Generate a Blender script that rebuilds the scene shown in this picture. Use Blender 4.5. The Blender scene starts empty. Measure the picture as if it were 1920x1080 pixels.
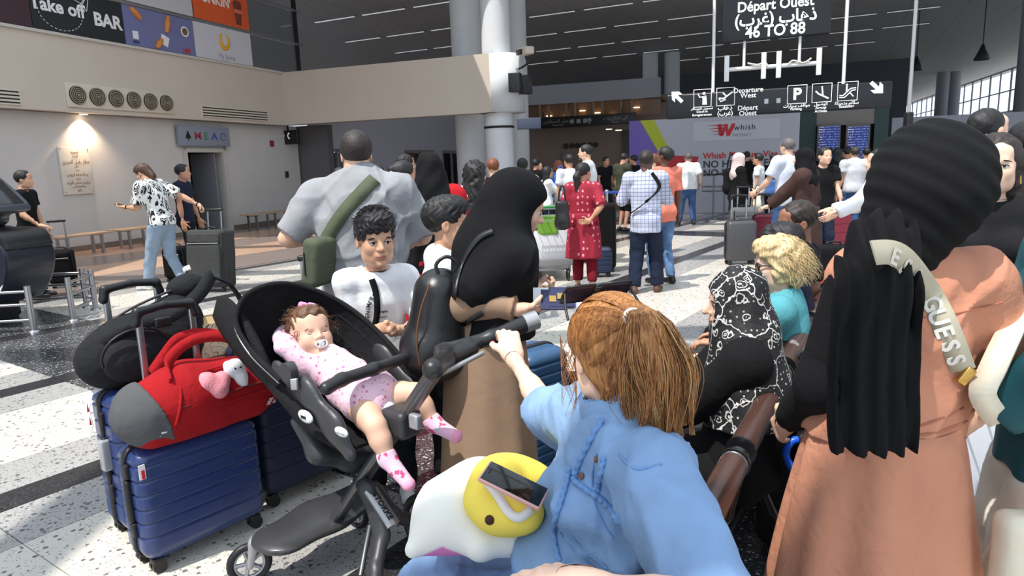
import bpy, bmesh, math, random
import numpy as np
from mathutils import Matrix, Vector
rnd = random.Random(7)
R_ = math.radians
SC = bpy.context.scene
COL = SC.collection
# ------------------------------------------------------------------ camera, world, sun, exposure
EYE = np.array([0., 0., 1.6]); FPX = 1280.; PITCH = R_(10.3); ROLL = R_(2.0)
cam_d = bpy.data.cameras.new('camera'); cam_d.sensor_width = 36; cam_d.lens = 36*FPX/1920; cam_d.clip_end = 400
cam = bpy.data.objects.new('camera', cam_d); COL.objects.link(cam); SC.camera = cam
fwd = np.array([0, math.cos(PITCH), -math.sin(PITCH)]); _r0 = np.array([1., 0, 0]); _u0 = np.cross(_r0, fwd)
cr = _r0*math.cos(ROLL)-_u0*math.sin(ROLL); cu = _u0*math.cos(ROLL)+_r0*math.sin(ROLL)
cam.matrix_world = Matrix(((cr[0], cu[0], -fwd[0], EYE[0]), (cr[1], cu[1], -fwd[1], EYE[1]), (cr[2], cu[2], -fwd[2], EYE[2]), (0, 0, 0, 1)))
world = bpy.data.worlds.new('world'); SC.world = world; world.use_nodes = True
bgn = world.node_tree.nodes['Background']; bgn.inputs[0].default_value = (0.74, 0.86, 1.0, 1); bgn.inputs[1].default_value = 2.1
sun_d = bpy.data.lights.new('sun', 'SUN'); sun_d.energy = 6.6; sun_d.angle = R_(0.7); sun_d.color = (1, .955, .89)
sun = bpy.data.objects.new('sun', sun_d); COL.objects.link(sun)
SUNDIR = Vector((0.33, 0.30, -0.9)).normalized()
sun.rotation_euler = SUNDIR.to_track_quat('-Z', 'Y').to_euler(); sun.location = (-5, -5, 14)
SC.view_settings.view_transform = 'Standard'; SC.view_settings.look = 'None'; SC.view_settings.gamma = 1
SC.view_settings.exposure = -0.38; SC.view_settings.use_curve_mapping = False

def ray(x, y): return fwd+cr*(x-960)/FPX-cu*(y-540)/FPX
def fl(x, y, z=0.):
    d = ray(x, y); return EYE+d*(z-1.6)/d[2]
def at(x, y, Y):
    d = ray(x, y); return EYE+d*Y/d[1]
def pl(x, y, P, N):
    d = ray(x, y); return EYE+d*((P-EYE)@N)/(d@N)
def V3(*a): return np.array(a, float)
def nrm(v): v = np.asarray(v, float); return v/(np.linalg.norm(v)+1e-9)
# ------------------------------------------------------------------ object helpers
def tag(o, label=None, cat=None, group=None, kind=None):
    if label: o['label'] = label
    if cat: o['category'] = cat
    if group: o['group'] = group
    if kind: o['kind'] = kind
    return o
def empty(name, loc=(0, 0, 0), rz=0., label=None, cat=None, group=None, mw=None):
    o = bpy.data.objects.new(name, None); COL.objects.link(o); o.empty_display_size = .1
    if mw is not None: o.matrix_world = mw
    else: o.location = loc; o.rotation_euler = (0, 0, rz)
    return tag(o, label, cat, group)
def link(name, me, m, parent=None):
    o = bpy.data.objects.new(name, me); COL.objects.link(o)
    if m is not None:
        for q in (m if isinstance(m, (list, tuple)) else [m]): me.materials.append(q)
    if parent is not None: o.parent = parent
    return o
def mesh_np(name, v, f, smooth=True):
    me = bpy.data.meshes.new(name); v = np.asarray(v, np.float32); f = np.asarray(f, np.int32)
    me.vertices.add(len(v)); me.vertices.foreach_set('co', v.ravel())
    n = f.shape[1]; me.loops.add(f.size); me.loops.foreach_set('vertex_index', f.ravel())
    me.polygons.add(len(f)); me.polygons.foreach_set('loop_start', np.arange(0, f.size, n, dtype=np.int32))
    try: me.polygons.foreach_set('loop_total', np.full(len(f), n, np.int32))
    except Exception: pass
    me.update(calc_edges=True)
    if smooth: me.polygons.foreach_set('use_smooth', np.ones(len(f), bool))
    return me
class MB:
    """collects boxes, tubes, lofts into one bmesh"""
    def __init__(s): s.v = []; s.f = []; s.sm = []
    def add(s, v, f, smooth=True):
        b = len(s.v); s.v += [tuple(map(float, p)) for p in v]; s.f += [[i+b for i in q] for q in f]; s.sm += [smooth]*len(f); return s
    def box(s, c, h, M=None, bev=0.):
        c = np.array(c, float); h = np.array(h, float)
        if bev <= 0:
            P = [c+h*np.array(q) for q in ((-1, -1, -1), (1, -1, -1), (1, 1, -1), (-1, 1, -1), (-1, -1, 1), (1, -1, 1), (1, 1, 1), (-1, 1, 1))]
            F = [(0, 3, 2, 1), (4, 5, 6, 7), (0, 1, 5, 4), (1, 2, 6, 5), (2, 3, 7, 6), (3, 0, 4, 7)]
            if M is not None: P = [c+np.array(M)@(p-c) for p in P]
            return s.add(P, F, False)
        bm = bmesh.new(); bmesh.ops.create_cube(bm, size=1)
        for v in bm.verts: v.co = Vector((v.co.x*2*h[0], v.co.y*2*h[1], v.co.z*2*h[2]))
        bmesh.ops.bevel(bm, geom=bm.edges[:], offset=min(bev, min(h)*.98), segments=3, affect='EDGES', profile=.5)
        bm.verts.index_update(); P = [np.array(v.co) for v in bm.verts]
        if M is not None: P = [np.array(M)@p for p in P]
        s.add([c+p for p in P], [[v.index for v in f.verts] for f in bm.faces], True); bm.free(); return s
    def tube(s, pts, r, n=10, closed=False, cap=True):
        pts = [np.array(p, float) for p in pts]; N = len(pts)
        rs = r if isinstance(r, (list, tuple, np.ndarray)) else [r]*N
        up = None; rings = []
        for i, p in enumerate(pts):
            if closed: t = nrm(pts[(i+1) % N]-pts[i-1])
            else: t = nrm(pts[min(i+1, N-1)]-pts[max(i-1, 0)])
            if up is None: up = nrm(np.cross(t, [0, 0, 1] if abs(t[2]) < .9 else [1, 0, 0]))
            up = nrm(up-t*(up@t)); w = np.cross(t, up)
            rings.append([p+(up*math.cos(a)+w*math.sin(a))*rs[i] for a in [2*math.pi*k/n for k in range(n)]])
        return s.rings(rings, closed, cap)
    def rings(s, rings, closed=False, cap=True, smooth=True):
        n = len(rings[0]); N = len(rings); v = [p for q in rings for p in q]; f = []
        for i in range(N if closed else N-1):
            a = i*n; b = ((i+1) % N)*n
            for k in range(n): f.append((a+k, a+(k+1) % n, b+(k+1) % n, b+k))
        s.add(v, f, smooth)
        if cap and not closed:
            s.add(rings[0], [list(range(n))[::-1]], False); s.add(rings[-1], [list(range(n))], False)
        return s
    def strip(s, pts, wd, w, th):
        """flat strap: pts, width direction per point, width, thickness"""
        pts = [np.array(p, float) for p in pts]; N = len(pts); R = []
        for i, p in enumerate(pts):
            t = nrm(pts[min(i+1, N-1)]-pts[max(i-1, 0)]); d = wd[i] if isinstance(wd, list) else wd
            d = nrm(np.array(d, float)-t*(np.array(d, float)@t)); q = np.cross(t, d)
            R.append([p+d*w/2+q*th/2, p-d*w/2+q*th/2, p-d*w/2-q*th/2, p+d*w/2-q*th/2])
        return s.rings(R, False, True)
    def disc(s, c, nrm_, r, th, n=20):
        c = np.array(c, float); a = nrm(nrm_); return s.tube([c-a*th/2, c+a*th/2], r, n)
    def poly(s, pts2, y0, y1):
        """prism from outline in XZ, thickness along y"""
        n = len(pts2); v = [(x, y0, z) for x, z in pts2]+[(x, y1, z) for x, z in pts2]
        f = [list(range(n)), list(range(n, 2*n))[::-1]]+[(k, k+n, (k+1) % n+n, (k+1) % n) for k in range(n)]
        return s.add(v, f, False)
    def build(s, name, m, parent=None, fix=True):
        me = bpy.data.meshes.new(name); me.from_pydata(s.v, [], s.f)
        me.polygons.foreach_set('use_smooth', s.sm)
        if fix:
            bm = bmesh.new(); bm.from_mesh(me); bmesh.ops.recalc_face_normals(bm, faces=bm.faces[:]); bm.to_mesh(me); bm.free()
        me.update(); return link(name, me, m, parent)
def lathe(prof, n=24, c=(0, 0, 0)):
    return [[(c[0]+r*math.cos(2*math.pi*k/n), c[1]+r*math.sin(2*math.pi*k/n), c[2]+z) for k in range(n)] for r, z in prof]
def spline(P, n=8, closed=False):
    P = [np.array(p, float) for p in P]; out = []; N = len(P)
    for i in range(N if closed else N-1):
        if closed: a, b, c, d = P[i-1], P[i], P[(i+1) % N], P[(i+2) % N]
        else: a, b, c, d = P[max(i-1, 0)], P[i], P[i+1], P[min(i+2, N-1)]
        for k in range(n):
            t = k/n; out.append(.5*((2*b)+(-a+c)*t+(2*a-5*b+4*c-d)*t*t+(-a+3*b-3*c+d)*t**3))
    if not closed: out.append(P[-1])
    return out
def copy_tree(o, parent=None):
    c = o.copy(); COL.objects.link(c); c.parent = parent
    for ch in list(o.children): copy_tree(ch, c)
    return c
# ------------------------------------------------------------------ materials
def srgb(*c): return tuple(((x/255)/12.92 if x/255 <= .04045 else ((x/255+.055)/1.055)**2.4) for x in c)+(1.,)
class NT:
    def __init__(s, m): s.t = m.node_tree; s.n = s.t.nodes; s.bsdf = s.n['Principled BSDF']
    def node(s, ty, **k):
        x = s.n.new(ty)
        for a, b in k.items(): setattr(x, a, b)
        return x
    def put(s, sock, v):
        if hasattr(v, 'is_output') or isinstance(v, bpy.types.NodeSocket): s.t.links.new(v, sock)
        elif v is not None: sock.default_value = v
    def math(s, op, a, b=None, c=None, clamp=False):
        x = s.node('ShaderNodeMath', operation=op, use_clamp=clamp)
        for i, q in enumerate((a, b, c)):
            if q is not None: s.put(x.inputs[i], q)
        return x.outputs[0]
    def coord(s, kind='Object', scale=None, rot=None):
        c = s.node('ShaderNodeTexCoord').outputs[kind]
        if scale is not None or rot is not None:
            m = s.node('ShaderNodeMapping'); s.put(m.inputs[0], c)
            if scale is not None: m.inputs['Scale'].default_value = scale
            if rot is not None: m.inputs['Rotation'].default_value = rot
            c = m.outputs[0]
        return c
    def noise(s, scale, detail=3, vec=None, rough=.5, dist=0.):
        x = s.node('ShaderNodeTexNoise'); x.inputs['Scale'].default_value = scale; x.inputs['Detail'].default_value = detail
        x.inputs['Roughness'].default_value = rough; x.inputs['Distortion'].default_value = dist
        s.put(x.inputs['Vector'], vec if vec is not None else s.coord()); return x.outputs[0]
    def vor(s, scale, feature='F1', vec=None, out='Distance', rnd_=1.):
        x = s.node('ShaderNodeTexVoronoi', feature=feature); x.inputs['Scale'].default_value = scale; x.inputs['Randomness'].default_value = rnd_
        s.put(x.inputs['Vector'], vec if vec is not None else s.coord()); return x.outputs[out]
    def mix(s, f, a, b):
        x = s.node('ShaderNodeMix', data_type='RGBA'); s.put(x.inputs[0], f); s.put(x.inputs[6], a); s.put(x.inputs[7], b); return x.outputs[2]
    def sep(s, v):
        x = s.node('ShaderNodeSeparateXYZ'); s.put(x.inputs[0], v); return x.outputs
    def ramp(s, f, lo, hi):
        return s.math('DIVIDE', s.math('SUBTRACT', f, lo), hi-lo, clamp=True)
    def bump(s, h, strength=.3, dist=.01):
        b = s.node('ShaderNodeBump'); b.inputs['Strength'].default_value = strength; b.inputs['Distance'].default_value = dist
        s.put(b.inputs['Height'], h); s.put(s.bsdf.inputs['Normal'], b.outputs[0])
MATS = {}
def mat(name, col=(200, 200, 200), rough=.7, metal=0., bump=None, vary=0., pattern=None, vscale=6., **kw):
    if name in MATS: return MATS[name]
    m = bpy.data.materials.new(name); m.use_nodes = True; t = NT(m); b = t.bsdf
    c = srgb(*col); b.inputs['Base Color'].default_value = c; b.inputs['Roughness'].default_value = rough; b.inputs['Metallic'].default_value = metal
    for k, v in kw.items(): b.inputs[k.replace('_', ' ')].default_value = v
    if pattern: t.put(b.inputs['Base Color'], pattern(t, c))
    elif vary > 0:
        n = t.noise(vscale, 4); d = tuple(x*(1-vary) for x in c[:3])+(1,); l = tuple(min(1, x*(1+vary)) for x in c[:3])+(1,)
        t.put(b.inputs['Base Color'], t.mix(t.ramp(n, .3, .7), d, l))
    if bump: t.bump(t.noise(bump[0], 4, dist=bump[3] if len(bump) > 3 else 0.), bump[1], bump[2] if len(bump) > 2 else .01)
    MATS[name] = m; return m
def fabric(name, col, vary=.08, b=.5, rough=.9, scale=14., **kw):
    return mat(name, col, rough, bump=(scale, b*.8, .02, .35), vary=vary, vscale=9., **dict(dict(Specular_IOR_Level=.22), **kw))
# ------------------------------------------------------------------ text
FORMS = dict(zip('ابتثجحخدذرزسشصضطظعغفقكلمنهويةى', [0xFE8D, 0xFE8F, 0xFE95, 0xFE99, 0xFE9D, 0xFEA1, 0xFEA5, 0xFEA9, 0xFEAB, 0xFEAD, 0xFEAF, 0xFEB1, 0xFEB5, 0xFEB9, 0xFEBD, 0xFEC1, 0xFEC5, 0xFEC9, 0xFECD, 0xFED1, 0xFED5, 0xFED9, 0xFEDD, 0xFEE1, 0xFEE5, 0xFEE9, 0xFEED, 0xFEF1, 0xFE93, 0xFEEF]))
def arab(s):
    out = ''
    for i, ch in enumerate(s):
        if ch not in FORMS: out += {'(': ')', ')': '('}.get(ch, ch); continue
        p = i > 0 and s[i-1] in FORMS and s[i-1] not in 'ادذرزوةى'
        n = i < len(s)-1 and s[i+1] in FORMS and ch not in 'ادذرزوةى'
        out += chr(FORMS[ch]+(3 if p and n else 1 if p else 2 if n else 0))
    return out[::-1]
def text_mesh(body, size, bold=0., ex=.002, sx=1., align='CENTER', shear=0., space=1.):
    c = bpy.data.curves.new('text', 'FONT'); c.body = body; c.size = size; c.align_x = align; c.align_y = 'CENTER'
    c.offset = bold*size; c.extrude = ex; c.shear = shear; c.space_character = space; c.resolution_u = 3
    o = bpy.data.objects.new('text', c); COL.objects.link(o); bpy.context.view_layer.update()
    me = bpy.data.meshes.new_from_object(o.evaluated_get(bpy.context.evaluated_depsgraph_get()))
    bpy.data.objects.remove(o); bpy.data.curves.remove(c)
    me.materials.clear()
    for v in me.vertices: v.co = (v.co.x*sx, -v.co.z, v.co.y)
    return me
def txt(body, size, x, z, y, m, parent, **k):
    me = text_mesh(body, size, **k)
    o = link('lettering', me, m, parent); o.location = (x, y-.004, z); return o
def frame(o, xd):
    """matrix: local X along xd (horizontal), Z up, -Y towards the viewer"""
    xd = nrm([xd[0], xd[1], 0]); y = np.cross([0, 0, 1], xd)
    return Matrix(((xd[0], y[0], 0, o[0]), (xd[1], y[1], 0, o[1]), (0, 0, 1, o[2]), (0, 0, 0, 1)))
# ------------------------------------------------------------------ signed-distance modelling
class SDF:
    def __init__(s): s.p = []
    def cap(s, a, b, ra, rb=None, k=.02, flat=None, cut='', neg=False):
        """tapered capsule; flat=(dir,f): section squashed to f along dir; cut 'b' / 'a': flat end"""
        s.p.append(('c', np.array(a, float), np.array(b, float), ra, ra if rb is None else rb, k, flat, cut, neg)); return s
    def ell(s, c, r, M=None, k=.02, neg=False):
        s.p.append(('e', np.array(c, float), np.array(r, float), np.eye(3) if M is None else np.array(M, float), k, neg)); return s
    def box(s, c, h, M=None, rad=.01, k=.01, neg=False):
        s.p.append(('b', np.array(c, float), np.array(h, float), np.eye(3) if M is None else np.array(M, float), rad, k, neg)); return s
    def chain(s, pts, rs, k=.02, **kw):
        for i in range(len(pts)-1): s.cap(pts[i], pts[i+1], rs[i], rs[i+1], k, **kw)
        return s
    def fn(s, f, lo, hi, k=.02, neg=False):
        s.p.append(('f', f, np.array(lo, float), np.array(hi, float), k, neg)); return s
    def bb(s, p):
        if p[0] == 'c':
            m = max(p[3], p[4]); lo = np.minimum(p[1]-m, p[2]-m); hi = np.maximum(p[1]+m, p[2]+m)
            return lo, hi
        if p[0] == 'f': return p[2], p[3]
        m = np.abs(p[3]) @ p[2]
        return p[1]-m, p[1]+m
    def bounds(s):
        B = [s.bb(p) for p in s.p if not p[-1]]
        return np.min([b[0] for b in B], 0), np.max([b[1] for b in B], 0)
    def dist(s, p, P):
        P = [q.astype(np.float32) for q in P]
        if p[0] == 'c':
            a, b, ra, rb, k, flat, cut, _ = p[1:]
            X = [P[i]-a[i] for i in range(3)]; ab = b-a; f = 1.
            if flat is not None:
                w = nrm(flat[0]); f = flat[1]; g = 1/f-1; d = X[0]*w[0]+X[1]*w[1]+X[2]*w[2]
                X = [X[i]+g*d*w[i] for i in range(3)]; ab = ab+g*(ab@w)*w
            L2 = ab@ab+1e-12; t0 = (X[0]*ab[0]+X[1]*ab[1]+X[2]*ab[2])/L2; t = np.clip(t0, 0, 1)
            d = np.sqrt((X[0]-t*ab[0])**2+(X[1]-t*ab[1])**2+(X[2]-t*ab[2])**2)-(ra+(rb-ra)*t)
            L = math.sqrt(L2)
            if 'b' in cut: d = np.maximum(d, (t0-1)*L)
            if 'a' in cut: d = np.maximum(d, -t0*L)
            return d*(f if flat is not None else 1.)
        if p[0] == 'e':
            c, r, M = p[1:4]; X = [P[i]-c[i] for i in range(3)]
            Y = [X[0]*M[0, j]+X[1]*M[1, j]+X[2]*M[2, j] for j in range(3)]
            k0 = np.sqrt(sum((Y[i]/r[i])**2 for i in range(3))); k1 = np.sqrt(sum((Y[i]/r[i]**2)**2 for i in range(3)))+1e-9
            return k0*(k0-1)/k1
        if p[0] == 'b':
            c, h, M, rad = p[1:5]; X = [P[i]-c[i] for i in range(3)]
            Y = [np.abs(X[0]*M[0, j]+X[1]*M[1, j]+X[2]*M[2, j])-h[j]+rad for j in range(3)]
            return np.sqrt(sum(np.maximum(q, 0)**2 for q in Y))+np.minimum(np.maximum(np.maximum(Y[0], Y[1]), Y[2]), 0)-rad
        return p[1](*P)
    def grid(s, lo, hi, res, disp=None):
        n = np.maximum(np.ceil((hi-lo)/res).astype(int)+1, 3)
        ax = [lo[i]+res*np.arange(n[i]) for i in range(3)]
        D = np.full(n, 9., np.float32)
        for p in s.p:
            k = p[-3] if p[0] == 'x' else (p[5] if p[0] == 'c' else p[-2]); neg = p[-1]
            a, b = s.bb(p); m = max(k, .012)+3*res
            i0 = [int(np.clip(math.floor((a[i]-m-lo[i])/res), 0, n[i])) for i in range(3)]
            i1 = [int(np.clip(math.ceil((b[i]+m-lo[i])/res)+1, 0, n[i])) for i in range(3)]
            if any(i1[i] <= i0[i] for i in range(3)): continue
            sl = tuple(slice(i0[i], i1[i]) for i in range(3))
            P = (ax[0][sl[0]][:, None, None], ax[1][sl[1]][None, :, None], ax[2][sl[2]][None, None, :])
            d = s.dist(p, P).astype(np.float32); A = D[sl]
            if neg:
                h = np.maximum(k-np.abs(A+d), 0)/max(k, 1e-6); D[sl] = np.maximum(A, -d)+h*h*k*.25
            else:
                h = np.maximum(k-np.abs(A-d), 0)/max(k, 1e-6); D[sl] = np.minimum(A, d)-h*h*k*.25
        if disp is not None:
            I = np.nonzero(np.abs(D) < .05)
            P = np.stack([ax[i][I[i]] for i in range(3)], 1); D[I] += disp(P).astype(np.float32)
        return D, ax, n
    def nets(s, lo, hi, res, disp=None, excl=()):
        D, ax, n = s.grid(lo, hi, res, disp); S = D < 0
        C = [(i, j, k) for i in (0, 1) for j in (0, 1) for k in (0, 1)]
        sub = lambda A, c: A[c[0]:n[0]-1+c[0], c[1]:n[1]-1+c[1], c[2]:n[2]-1+c[2]]
        cnt = sum(sub(S, c).astype(np.int8) for c in C); act = (cnt > 0) & (cnt < 8)
        for (a, b) in excl:
            m = [((ax[i][:-1] > a[i]-.2*res) & (ax[i][:-1]+res < b[i]+.2*res)) for i in range(3)]
            act &= ~(m[0][:, None, None] & m[1][None, :, None] & m[2][None, None, :])
        I = np.nonzero(act); N = len(I[0])
        if N == 0: return np.zeros((0, 3)), np.zeros((0, 4), int)
        idx = -np.ones(act.shape, np.int32); idx[I] = np.arange(N)
        vals = np.stack([D[I[0]+c[0], I[1]+c[1], I[2]+c[2]] for c in C], 1); acc = np.zeros((N, 3)); w = np.zeros(N)
        for a in range(8):
            for b in range(a+1, 8):
                if sum(abs(C[a][i]-C[b][i]) for i in range(3)) != 1: continue
                va, vb = vals[:, a], vals[:, b]; m = (va < 0) != (vb < 0); t = np.where(m, va/np.where(m, va-vb, 1), 0)
                pa = np.array(C[a], float); pb = np.array(C[b], float)
                acc += m[:, None]*(pa+(pb-pa)*t[:, None]); w += m
        v = (np.stack(I, 1)+acc/np.maximum(w, 1)[:, None])*res+lo
        F = []
        for axis in range(3):
            o1, o2 = [i for i in range(3) if i != axis]
            a = [slice(1, n[i]-1) for i in range(3)]; a[axis] = slice(0, n[axis]-1); b = list(a); b[axis] = slice(1, n[axis])
            sa, sb = S[tuple(a)], S[tuple(b)]; E = np.nonzero(sa != sb); g = [E[i]+(a[i].start) for i in range(3)]
            fl_ = sa[E]
            def cell(d1, d2):
                q = [x.copy() for x in g]; q[o1] = q[o1]-d1; q[o2] = q[o2]-d2; return idx[tuple(q)]
            q = np.stack([cell(1, 1), cell(0, 1), cell(0, 0), cell(1, 0)], 1)
            ok = (q >= 0).all(1); q = q[ok]; fl2 = fl_[ok] ^ (axis == 1)
            q[~fl2] = q[~fl2][:, ::-1]; F.append(q)
        return v, np.concatenate(F)
    def mesh(s, name, res, disp=None, fine=()):
        """fine: list of (lo, hi, res) boxes meshed finer"""
        res = res*1.18 if res >= .0045 else res; lo, hi = s.bounds(); m = .03+res; lo = lo-m; hi = hi+m; Vv = []; Ff = []; b = 0
        for (a, c, r) in fine:
            v, f = s.nets(np.array(a), np.array(c), r, disp); Vv.append(v); Ff.append(f+b); b += len(v)
        v, f = s.nets(lo, hi, res, disp, [(np.array(a), np.array(c)) for a, c, r in fine]); Vv.append(v); Ff.append(f+b)
        return mesh_np(name, np.concatenate(Vv), np.concatenate(Ff))
def rotz(a): c, s = math.cos(a), math.sin(a); return np.array([[c, -s, 0], [s, c, 0], [0, 0, 1.]])
def rotx(a): c, s = math.cos(a), math.sin(a); return np.array([[1, 0, 0], [0, c, -s], [0, s, c]])
def roty(a): c, s = math.cos(a), math.sin(a); return np.array([[c, 0, s], [0, 1, 0], [-s, 0, c]])
def creases(amp, f=18., seed=0, n=5, vert=.8, sharp=3):
    """sharper wrinkles: thin ridges wandering over the cloth"""
    r = random.Random(seed); K = [(nrm([r.gauss(0, 1), r.gauss(0, 1), r.gauss(0, vert)])*f*r.uniform(.6, 1.4), r.uniform(0, 6), nrm([r.gauss(0, 1) for _ in range(3)])*f*.45, r.uniform(0, 6)) for _ in range(n)]
    def g(P):
        o = 0
        for k, p, q, p2 in K: o = o+(1-np.abs(np.sin(P@k+p+1.6*np.sin(P@q+p2))))**sharp*(.5+.5*np.sin(P@q*.8+p))
        return -amp*o
    return g
def folds(amp, f=40., seed=0, vert=.25):
    """cloth relief: soft ridges, mostly along z when vert is small"""
    r = random.Random(seed); K = []
    for i in range(4):
        a = r.uniform(0, 2*math.pi); q = f*r.uniform(.5, 1.2)
        K.append((math.cos(a)*q, math.sin(a)*q, r.uniform(-1, 1)*q*vert, r.uniform(0, 6), r.uniform(4, 9), r.uniform(0, 6)))
    def g(P):
        o = 0
        for kx, ky, kz, ph, wz, p2 in K: o = o+np.sin(P[:, 0]*kx+P[:, 1]*ky+P[:, 2]*kz+ph+1.5*np.sin(P[:, 2]*wz+p2+P[:, 0]*5))
        return amp*o*.4
    return g
# ------------------------------------------------------------------ setting
HA = R_(19.8); TA = V3(math.sin(HA), math.cos(HA), 0); NA = V3(math.cos(HA), -math.sin(HA), 0); W0 = V3(-8.02, 19.95, 0)
def PA(x, y, off=.35):
    p = pl(x, y, W0+NA*off, NA); return float((p-W0)@TA), float(p[2])
plaster = mat('wall_plaster', (204, 199, 194), .8, bump=(30, .1, .004), vary=.03, vscale=1.5)
plaster2 = mat('wall_plaster_cool', (206, 204, 214), .8, vary=.03, vscale=1.)
parap = mat('parapet_paint', (204, 192, 178), .75, bump=(12, .08, .004), vary=.03, vscale=.8)
white_p = mat('white_column_paint', (224, 226, 228), .45, vary=.02)
dark_m = mat('dark_metal', (38, 38, 42), .45, .3)
blk = mat('black_plastic', (22, 22, 24), .45)
steel = mat('brushed_steel', (170, 170, 172), .3, .9)
chrome = mat('chrome', (200, 200, 205), .15, 1.)
grayp = mat('gray_paint', (128, 130, 136), .6)
wht = mat('white_paint', (232, 232, 232), .5)
emit_w = mat('white_sign_print', (250, 250, 250), .5, Emission_Color=(1, 1, 1, 1), Emission_Strength=.35)
signblk = mat('sign_face_black', (20, 21, 26), .35)
glass = mat('rail_glass', (150, 165, 170), .05, Transmission_Weight=.9, IOR=1.1, Alpha=.45)
def plate(col, **k): return mat('print_%d_%d_%d' % col, col, k.pop('rough', .45), **k)

# floor: base plane + terrazzo slabs in bands
FH = R_(35); FU = V3(math.sin(FH), math.cos(FH), 0); FV = V3(math.cos(FH), -math.sin(FH), 0)
def terr(name, base, chip, chip2, dens=.30, sc=42., rough=.22):
    def pat(t, c):
        P = t.coord('Object'); o = t.node('ShaderNodeObjectInfo').outputs['Location']
        a = t.node('ShaderNodeVectorMath', operation='ADD'); t.put(a.inputs[0], P); t.put(a.inputs[1], o)
        P = a.outputs[0]
        wp = t.node('ShaderNodeMixRGB', blend_type='ADD'); wp.inputs[0].default_value = .03
        t.put(wp.inputs[1], P); t.put(wp.inputs[2], t.node('ShaderNodeTexNoise').outputs['Color']); P = wp.outputs[0]
        v = t.vor(sc, vec=P); col = t.sep(t.vor(sc, vec=P, out='Color'))
        m = t.math('MULTIPLY', t.math('LESS_THAN', v, t.math('MULTIPLY', col[1], .55)), t.math('LESS_THAN', col[0], dens))
        v2 = t.vor(sc*2.3, vec=P); c2 = t.sep(t.vor(sc*2.3, vec=P, out='Color'))
        m2 = t.math('MULTIPLY', t.math('LESS_THAN', v2, .45), t.math('LESS_THAN', c2[0], dens*.8))
        n = t.noise(1.3, 3, vec=P); bb = t.mix(t.ramp(n, .3, .7), tuple(x*.93 for x in c[:3])+(1,), tuple(min(1, x*1.05) for x in c[:3])+(1,))
        x = t.mix(m2, bb, srgb(*chip2)); return t.mix(m, x, srgb(*chip))
    return mat(name, base, rough, pattern=pat, Specular_IOR_Level=.4)
T = dict(cream=terr('terrazzo_cream', (212, 206, 195), (120, 112, 104), (168, 160, 150), .26),
         gray=terr('terrazzo_gray', (168, 166, 163), (98, 96, 95), (126, 124, 123), .40),
         black=terr('terrazzo_black', (48, 47, 48), (30, 30, 32), (74, 74, 76), .3),
         dark=terr('terrazzo_dark_speckled', (58, 59, 62), (190, 190, 190), (128, 128, 128), .36, 60.),
         tan=terr('terrazzo_tan', (196, 160, 132), (150, 120, 100), (180, 150, 128), .25),
         brown=terr('terrazzo_brown', (138, 122, 114), (100, 86, 80), (120, 106, 100), .3))
P0 = -4.0; PER = 2.12
BND = [(-.12, .12, 'black'), (.12, .55, 'gray'), (.55, 1.57, 'cream'), (1.57, 2.0, 'gray')]
# far floor: one plane, band pattern in its own coordinates (x = across the bands, y = along)
def farpat(t, c):
    X, Y, Z = t.sep(t.coord('Object'))
    r = t.math('WRAP', t.math('SUBTRACT', X, P0), PER-.12, -.12)
    isb = t.math('LESS_THAN', r, .12); isw = t.math('MULTIPLY', t.math('GREATER_THAN', r, .55), t.math('LESS_THAN', r, 1.57))
    col = t.mix(isw, srgb(160, 158, 156), srgb(214, 208, 198)); col = t.mix(isb, col, srgb(48, 47, 48))
    cb = t.math('MULTIPLY', t.math('GREATER_THAN', Y, 13.75), t.math('LESS_THAN', Y, 14.6)); col = t.mix(cb, col, srgb(62, 62, 64))
    q = t.math('GREATER_THAN', t.math('WRAP', X, 3.1, 0), 1.55); tn = t.mix(q, srgb(196, 160, 132), srgb(138, 122, 114))
    lf = t.math('LESS_THAN', X, -10.6); lf = t.math('MULTIPLY', lf, t.math('GREATER_THAN', Y, 2.3))
    col = t.mix(lf, col, tn); n = t.noise(26, 4); 
    return t.mix(t.math('MULTIPLY', t.ramp(n, .45, .6), .25), col, srgb(120, 116, 112))
fb = MB().box((0, 50, -.11), (80, 75, .1)).build('floor', mat('terrazzo_floor', (200, 196, 190), .2, pattern=farpat, Specular_IOR_Level=.4))
fb.rotation_euler = (0, 0, -FH); fb.location = (0, 0, 0); fb['kind'] = 'structure'
def slab(w0, w1, s0, s1, m, cache={}):
    g = .0025; k = (round(w1-w0, 3), round(s1-s0, 3), m)
    if k not in cache:
        cache[k] = MB().box((0, 0, -.005), ((w1-w0)/2-g, (s1-s0)/2-g, .005)).build('terrazzo_slab', T[m], fb); o = cache[k]
    else: o = cache[k].copy(); COL.objects.link(o)
    o.location = ((w0+w1)/2, (s0+s1)/2, .0)
for kw in range(-3, 4):
    for a, b, m in BND:
        w0 = P0+kw*PER+a; w1 = P0+kw*PER+b
        if w1 < -10.6: continue
        for s0, s1, z in ((-.2, 1.03, 0), (1.03, 2.26, 0), (2.26, 3.5, 1), (3.5, 5.6, 0), (5.6, 7.7, 0), (7.7, 9.8, 0), (9.8, 11.8, 0), (11.8, 13.75, 0), (13.75, 14.6, 2)):
            slab(w0, w1, s0, s1, {0: m, 1: 'black' if m == 'black' else 'dark', 2: 'black'}[z])
w = -10.6; i = 0
while w > -17:
    for s0, s1 in ((2.3, 5), (5, 7.7), (7.7, 10.4), (10.4, 13.1), (13.1, 15.8)): slab(w-1.55, w, s0, s1, ('brown', 'tan')[i % 2])
    w -= 1.55; i += 1

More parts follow.
